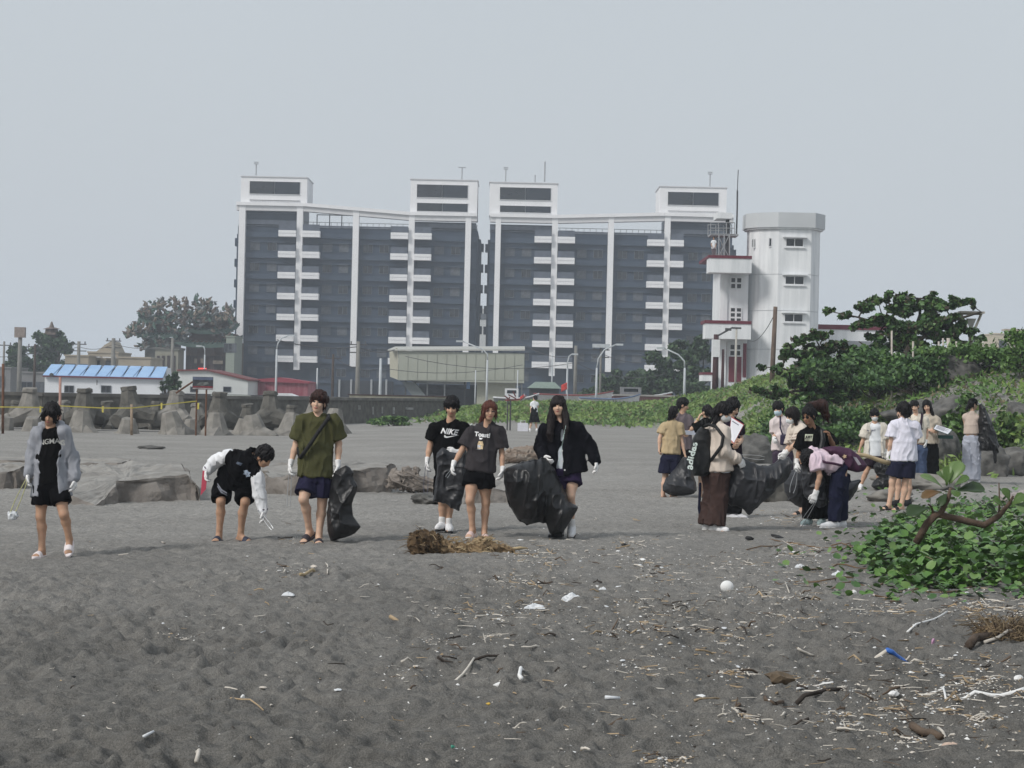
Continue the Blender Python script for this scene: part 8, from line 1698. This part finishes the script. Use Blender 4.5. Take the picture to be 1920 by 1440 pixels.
def crumple(x, y, wpx, hpx, m, label, seed=0, name='plastic_bag', cat='plastic bag', group=None):
    p = gp(x, y); s = p[1] / F; rn = np.random.default_rng(seed + int(x)); n = 9; V = []; a0 = rn.uniform(0, 6)
    for i in range(n):
        for k in range(n):
            u, v = i / (n - 1) - .5, k / (n - 1) - .5; e = 1 - 2 * max(abs(u), abs(v)); V.append((u * wpx * s * (1 + .3 * rn.random()), v * wpx * s * .7, (.15 + e * .9 + .5 * rn.random() * (e > 0)) * hpx * s))
    Fc = [(i * n + k, (i + 1) * n + k, (i + 1) * n + k + 1, i * n + k + 1) for i in range(n - 1) for k in range(n - 1)]; m0 = len(V)
    V += [(v[0] * .9, v[1] * .9, min(v[2] - .006, .0)) for v in V]; Fc += [tuple(q + m0 for q in f[::-1]) for f in Fc]; edge = [i * n for i in range(n)] + [(n - 1) * n + k for k in range(1, n)] + [i * n + n - 1 for i in range(n - 2, -1, -1)] + [k for k in range(n - 2, 0, -1)]
    Fc += [(a, b, b + m0, a + m0) for a, b in zip(edge, edge[1:] + edge[:1])]
    return tag(link(name, mk_mesh(name, V, Fc, [m], False), None, p), label, cat, group)
# the pieces one can point at
p = gp(1363, 1106); s = p[1] / F; V, Q = solid([ell((0, 0, 10.5 * s), (12.5 * s, 9 * s, 11.5 * s))], .004); tag(link('foam_float', mk_mesh('foam_float', V, Q, [FOAM]), None, p), 'round white foam float sitting upright left of the vine patch', 'float')
crumple(1073, 1124, 38, 14, FILM, 'largest crumpled white plastic bag in the middle of the sand', 1); crumple(1003, 1140, 32, 8, FILM, 'flattened white plastic bag left of the largest crumpled one', 2); crumple(1782, 1400, 34, 7, mat('pinkish_sheet', (.55, .42, .34), .7, .1), 'pinkish tan torn sheet beside the grey plank', 3, 'torn_sheet', 'sheet'); crumple(540, 1122, 20, 6, FILM, 'small torn white film left of the palm fibre clump, close to dry stalks', 4); crumple(1500, 1065, 16, 6, FILM, 'small white film scrap under the vine runners', 5); crumple(1570, 1080, 18, 7, FILM, 'white film scrap caught at the edge of the vine', 6); crumple(1130, 1105, 12, 5, FILM, 'small film scrap right of the largest crumpled bag', 7)
chunk(1465, 1284, 62, 32, mat('mossy_wood', (.07, .052, .035), .9, .4, 6, .7, 30, col2=(.20, .15, .10)), 'short thick brown driftwood block lying on the right side of the sand', 'driftwood', seed=5, name='wood_block', flat=.4)
twig([(1480, 1322), (1530, 1312), (1570, 1298), (1612, 1293)], .014, .010, DKT, 'long dark curved branch right of the brown driftwood block', 'branch', name='branch')
twig([(1432, 1320), (1436, 1332), (1455, 1336), (1468, 1330), (1462, 1320), (1440, 1318)], .012, .008, BRT, 'curled hook shaped piece of bark below the brown driftwood block', 'bark', name='bark'); twig([(1455, 1310), (1480, 1294)], .006, .004, TAN, 'thin straw stalk between the hooked bark and the driftwood block')
twig([(1605, 1240), (1630, 1238), (1662, 1241)], .014, .013, PALE, 'bleached round stick beside the blue plastic handle', 'stick', name='stick'); twig([(1662, 1241), (1680, 1238), (1702, 1236)], .016, .020, mat('blue_plastic', (.05, .16, .52), .4, .1), 'bright blue plastic handle lying on the right side of the sand', 'handle', name='blue_handle')
twig([(1817, 1213), (1850, 1202), (1890, 1196), (1925, 1190)], .030, .026, DRD, 'thick dark branch under the dry tussock at the right edge', 'branch', name='branch'); twig([(1845, 1206), (1890, 1200), (1925, 1192)], .012, .01, PALE, 'pale split stick lying along the thick dark branch', 'stick', name='stick')
twig([(1712, 1368), (1735, 1375), (1762, 1386)], .022, .02, BRT, 'weathered brown plank end pointing at the pinkish sheet', 'plank', name='plank'); twig([(1758, 1375), (1775, 1388), (1790, 1395)], .008, .006, PALE, 'thin white rod lying against the brown plank end', 'stick', name='stick'); twig([(1786, 1311), (1830, 1308), (1880, 1308), (1925, 1307)], .010, .014, FOAM, 'long white plastic strip running to the right edge', 'plastic strip', name='plastic_strip')
twig([(978, 1292), (976, 1275), (979, 1258)], .013, .009, FOAM, 'white plastic stick pointing up the beach in the lower middle', 'stick', name='stick', up=.03); chunk(937, 1287, 26, 12, FOAM, 'angular white foam piece left of the white plastic stick', seed=8); chunk(1064, 1293, 18, 12, FOAM, 'small bright white foam piece right of the white plastic stick', seed=9); twig([(1135, 1318), (1162, 1317.4)], .012, .008, FILM, 'white plastic spoon shaped piece right of the lower middle', 'spoon', name='spoon'); chunk(916, 1334, 11, 6, mat('yellow_plastic', (.55, .36, .06), .5, .1), 'small yellow plastic rectangle in the lower middle', seed=3, name='plastic_piece', flat=.2); chunk(848, 1402, 9, 7, mat('teal_plastic', (.06, .28, .20), .5, .1), 'small teal green plastic square near the bottom edge', seed=4, name='plastic_piece', flat=.2)
twig([(822, 1246), (850, 1250), (880, 1244), (915, 1243), (948, 1240)], .012, .007, DKT, 'long dark seaweed like root left of centre', 'root', name='root', branch=[[(822, 1246), (835, 1256), (848, 1258)], [(830, 1246), (842, 1252), (856, 1250)]]); twig([(845, 1274), (865, 1266), (888, 1257)], .010, .006, PALE, 'bleached stick below the dark root'); twig([(733, 1158), (750, 1164), (765, 1168)], .016, .012, TAN, 'short thick tan stick left of the scattered litter', 'stick', name='stick'); twig([(765, 1168), (778, 1164), (787, 1171)], .006, .004, PALE, 'thin pale wire like twig at the end of the short tan stick')
chunk(272, 1238, 11, 10, SHELL, 'pale round pebble alone on the left side of the sand', 'pebble', seed=2, name='pebble'); twig([(555, 1078), (560, 1092), (568, 1104)], .009, .007, PALE, 'bleached stick leaning in a small heap left of centre', up=.03); twig([(566, 1086), (580, 1078), (592, 1077)], .016, .012, STRAW, 'straw coloured husk beside the leaning bleached stick', 'husk', name='husk'); twig([(611, 1056), (618, 1072)], .008, .006, PALE, 'short pale stick standing askew under the olive shirt', up=.02); twig([(525, 1048), (540, 1042)], .006, .005, TAN, 'short tan straw below the bending person'); twig([(368, 1438), (370, 1426), (372, 1414)], .010, .008, PALE, 'pale pinkish stick sticking up at the bottom edge', up=.03)
twig([(460, 1186), (480, 1184), (497, 1180)], .008, .005, FILM, 'white and pink plastic stick on the left half of the sand', 'stick', name='stick'); chunk(455, 1314, 8, 11, FOAM, 'small white shard beside a thin root on the left half', seed=4); twig([(430, 1318), (470, 1322), (495, 1330)], .005, .004, TAN, 'thin tan root running away from the small white shard', 'root', name='root'); chunk(420, 1174, 6, 9, FOAM, 'tiny white shard standing on the left half of the sand', seed=6); chunk(534, 1170, 16, 4, FOAM, 'thin white shard left of the short tan stick', seed=7); twig([(270, 1390), (288, 1386)], .009, .006, FILM, 'white curved strip near the bottom left', 'plastic strip', name='plastic_strip'); chunk(1721, 1190, 8, 14, BRT, 'small brown wooden stub standing in the sand left of the tussock', 'stub', seed=1, name='wood_stub'); chunk(1748, 1212, 7, 18, mat('pink_plastic', (.50, .28, .42), .5, .1), 'pink plastic scrap standing up below the wooden stub', seed=1, name='plastic_piece'); twig([(1705, 1185), (1740, 1174), (1782, 1162)], .008, .006, FOAM, 'straight thin white rod left of the tussock', 'rod', name='rod'); chunk(1315, 1312, 22, 12, FOAM, 'lumpy white shell piece with a straw stalk left of the hooked bark', seed=3); twig([(1300, 1322), (1330, 1320), (1358, 1310)], .008, .005, TAN, 'straw stalk under the lumpy white shell piece'); chunk(1601, 1116, 9, 12, FOAM, 'small white hooked plastic piece below the vine patch', seed=3)
for (x, y, w, h, lb) in ((1170, 1024, 10, 9, 'small black pebble like lump right of the big billowing bag'), (1190, 1021, 16, 8, 'black lump with white edge right of the first black lump'), (1196, 1237, 20, 8, 'black rubber scrap on the right of the middle sand'), (1457, 1008, 26, 8, 'dark torn scrap below the bending pink shirt'), (1405, 1012, 16, 10, 'small dark scrap left of the dark torn scrap'), (1620, 1258, 30, 7, 'black strip of rubber under the blue handle'), (137, 1270, 10, 5, 'black chip alone at the lower left'), (326, 1230, 6, 6, 'tiny black chip beside the pale round pebble'), (378, 1054, 9, 5, 'small dark chip below the bending person')): chunk(x, y, w, h, mat('black_scrap', (.016, .016, .017), .6, .2), lb, seed=2, name='rubber_scrap')
twig([(1495, 1295), (1525, 1285), (1560, 1290)], .007, .006, FOAM, 'thin white bent wire beside the brown driftwood block', 'wire', name='bent_wire'); twig([(1733, 1297), (1770, 1300), (1772, 1312)], .007, .006, FOAM, 'white bent rod among the right hand litter', 'rod', name='rod')
# dry tussock
c = gp(1885, 1196); c[2] -= .01; t = empty('dry_tussock', c); tag(t, 'tangled dry brown grass tussock at the right edge of the sand', 'tussock'); rn = np.random.default_rng(12); mb = MB(); s = c[1] / F
for _ in range(420):
    a = rn.uniform(0, 6.28); L = rn.uniform(.10, .30); b = np.array([rn.normal() * 22 * s, rn.normal() * .10, rn.uniform(0, .03)]); d = np.array([math.cos(a) * .8, math.sin(a) * .5, rn.uniform(.1, 1.0)]); e = b + d * L * .6; g_ = e + np.array([math.cos(a) * .8, math.sin(a) * .5, -.35 * rn.random()]) * L * .5
    mb.m = int(rn.random() < .4); mb.tube([b, e, g_], [.0035, .003, .0015], 3, False)
tag(mb.build('blades', [mat('dry_blade', (.20, .15, .09), .9, .3, 10), mat('dry_blade_dark', (.09, .065, .045), .9, .3, 10)], t), kind='stuff'); rock('mound', (0, 0, -.05), (.20, .14, .10), FIB, 3, parent=t)
# the rest of the litter: each piece an object, named by where it lies
MARKS = [(1363, 1100, 'round white foam float'), (1073, 1118, 'largest crumpled white bag'), (870, 1022, 'palm fibre clump'), (1465, 1282, 'brown driftwood block'), (1660, 1240, 'blue plastic handle'), (1545, 1305, 'long dark curved branch'), (1880, 1170, 'dry tussock'), (1740, 1376, 'brown plank end'), (978, 1275, 'white plastic stick'), (885, 1246, 'dark seaweed like root'), (750, 1163, 'short tan stick'), (272, 1238, 'pale round pebble'), (560, 1090, 'leaning bleached stick'), (916, 1334, 'yellow plastic rectangle'), (848, 1402, 'teal plastic square'), (1721, 1188, 'brown wooden stub'), (1315, 1312, 'lumpy white shell piece'), (1196, 1237, 'black rubber scrap'), (1457, 1008, 'dark torn scrap'), (1180, 1022, 'two black lumps'), (480, 1183, 'white and pink plastic stick'), (137, 1270, 'black chip'), (1680, 965, 'black sandals'), (1340, 990, 'wide brown trousers'), (1148, 1318, 'spoon shaped piece'), (1003, 1139, 'flattened white bag'), (1600, 1060, 'vine runners'), (280, 1388, 'white curved strip')]
used = {}
def where(x, y):
    m = min(MARKS, key=lambda k: math.hypot(k[0] - x, (k[1] - y) * 1.6)); dx, dy = x - m[0], y - m[1]; d = math.hypot(dx, dy)
    near = 'right beside' if d < 25 else None
    if abs(dx) > abs(dy) * 1.3: rel = ('to the right of' if dx > 0 else 'to the left of')
    elif abs(dy) > abs(dx) * 1.3: rel = 'below' if dy > 0 else 'above'
    else: rel = ('below and ' if dy > 0 else 'above and ') + ('right of' if dx > 0 else 'left of')
    return (near or ('close ' if d < 70 else 'well ' if d > 130 else '') + rel) + ' the ' + m[2]
for (x, y, w, h) in ((1675, 1305, 20, 14), (1695, 1312, 16, 10), (1665, 1318, 22, 10), (1725, 1300, 18, 13), (1910, 1272, 18, 14), (1710, 1257, 14, 12), (1535, 1257, 13, 10)): chunk(x, y, w, h, FOAM, 'rounded white foam lump ' + where(x, y), seed=3, group='white foam lumps at the lower right')
DENS = [(1270, 1170, 90, 40, 9), (1700, 1290, 150, 50, 16), (1050, 1140, 120, 50, 9), (1500, 1080, 130, 50, 10), (1080, 1035, 130, 18, 7), (1560, 968, 90, 12, 6), (1780, 1130, 110, 30, 10), (1400, 1180, 220, 90, 8), (1000, 1230, 260, 100, 6), (1650, 1380, 240, 60, 7), (700, 1100, 220, 60, 4), (600, 1250, 380, 120, 2.5), (300, 1150, 250, 120, 1.0), (1150, 1380, 300, 60, 4), (1880, 1330, 60, 60, 5)]
wt = np.array([d[4] for d in DENS]); wt = wt / wt.sum(); rn = np.random.default_rng(33); KN = [(rn.normal(d[0], d[2]), rn.normal(d[1], d[3])) for d in (DENS[i] for i in rn.choice(len(DENS), 70, p=wt))]
def spot(nmax=40):
    for _ in range(nmax):
        d = DENS[rn.choice(len(DENS), p=wt)]; x, y = rn.normal(d[0], d[2]), rn.normal(d[1], d[3])
        if rn.random() < .55: k = KN[rn.integers(70)]; x, y = k[0] + rn.normal() * 26, k[1] + rn.normal() * 8
        if 4 < x < 1935 and 955 < y < 1450 and not (x > 1630 and y < 1105 and float(patch(np.array([x]), np.array([y]))[0]) < 0): return x, y
    return 1200, 1200
for i in range(250):
    x, y = spot(); k = rn.random(); L = rn.uniform(8, 34) * (y / 1200); a = rn.normal() * .35 + (math.pi if rn.random() < .5 else 0); m, cn = ((PALE, 'bleached'), (TAN, 'tan'), (BRT, 'brown'), (DKT, 'dark'))[0 if k < .42 else 1 if k < .68 else 2 if k < .86 else 3]
    pts = [(x, y), (x + math.cos(a) * L * .5 + rn.normal() * 1.2, y + math.sin(a) * L * .25 + rn.normal() * .4), (x + math.cos(a) * L, y + math.sin(a) * L * .5)]; sz = 'tiny' if L < 14 else 'short' if L < 24 else 'long thin'
    br = [[pts[1], (pts[1][0] + rn.normal() * 8, pts[1][1] - rn.random() * 6)]] if rn.random() < .35 else None
    r0 = rn.uniform(.0035, .009); twig(pts, r0, r0 * .6, m, f"{sz} {cn} {'forked ' if br else ''}twig {where(*pts[1])}", 'twig', 'twigs scattered on the sand', br)
for i in range(235):
    x, y = spot(); w = rn.uniform(3.5, 10) * (y / 1200) * (1 if rn.random() < .85 else 1.6); h = w * rn.uniform(.2, .6); k = rn.random(); m, cn, nm = ((FOAM, 'white foam crumb', 'foam_crumb'), (FILM, 'shiny white plastic scrap', 'plastic_scrap'), (SHELL, 'pale shell fragment', 'shell'))[0 if k < .4 else 1 if k < .72 else 2]
    chunk(x, y, w, h, m, f"{'tiny' if w < 5 else 'small' if w < 8.5 else 'larger'} {cn} {where(x, y)}", nm.replace('_', ' '), 'white scraps scattered on the sand', seed=i, name=nm, flat=.35)
# straw and fine twigs in drift lines, one mass
mb = MB(); sp_ = [spot() for _ in range(3000)]
for p in Gv([t[0] for t in sp_], [t[1] for t in sp_]):
    a = rn.uniform(0, 6.28) if rn.random() < .6 else rn.normal() * .4; L = rn.uniform(.025, .16) ** 1.15; d = np.array([math.cos(a), math.sin(a), 0]) * L; k = np.array([-d[1], d[0], 0]) * rn.normal() * .16; mb.m = int(rn.choice(4, p=[.46, .30, .14, .10])); r = rn.uniform(.0012, .0045)
    mb.tube([p + (0, 0, .004), p + d * rn.uniform(.3, .7) + k + (0, 0, .004 + .004 * rn.random()), p + d + (0, 0, .004 + .012 * (rn.random() < .2))], [r, r, r * .6], 3, False)
tag(mb.build('fine_twigs', [PALE, TAN, BRT, DKT]), kind='stuff')
# finest chips, fibres and shell grit as one mass
V_ = []; F_ = []; M_ = []
gm = [FOAM, SHELL, PALE, TAN, DKT]
sp_ = [spot() for _ in range(10000)]
for p in Gv([t[0] for t in sp_], [t[1] for t in sp_]):
    s = rn.uniform(.004, .013) * (1.5 if rn.random() < .06 else 1); el = rn.uniform(1.0, 6); a = rn.uniform(0, 6.28); ca, sa_ = math.cos(a), math.sin(a); b = len(V_); hh = s * rn.uniform(.3, .9); w = s / el * 1.2
    for (u, v, z) in ((-s, 0, 0), (0, -w, 0), (s, 0, rn.random() * hh), (0, w, 0), (0, 0, hh)): V_.append((p[0] + ca * u - sa_ * v, p[1] + sa_ * u + ca * v, p[2] + z))
    F_ += [(b, b + 1, b + 4), (b + 1, b + 2, b + 4), (b + 2, b + 3, b + 4), (b + 3, b, b + 4)]; M_ += [int(rn.choice(5, p=[.27, .24, .27, .15, .07]))] * 4
tag(link('litter_chips', mk_mesh('litter_chips', V_, np.array(F_), gm, False, M_)), kind='stuff')
# ------------------------------------------------------------------ damp sea air
hm = bpy.data.materials.new('haze_air'); hm.use_nodes = True; n, l = hm.node_tree.nodes, hm.node_tree.links
n.remove(n['Principled BSDF']); pv_ = n.new('ShaderNodeVolumePrincipled'); pv_.inputs['Color'].default_value = (.84, .91, 1.0, 1); pv_.inputs['Density'].default_value = 0.00060; pv_.inputs['Anisotropy'].default_value = 0.0
l.new(pv_.outputs[0], n['Material Output'].inputs['Volume'])
hz = MB().box(-1900, -30, -6, 1900, 1900, 48).build('haze', hm); hz['kind'] = 'stuff'
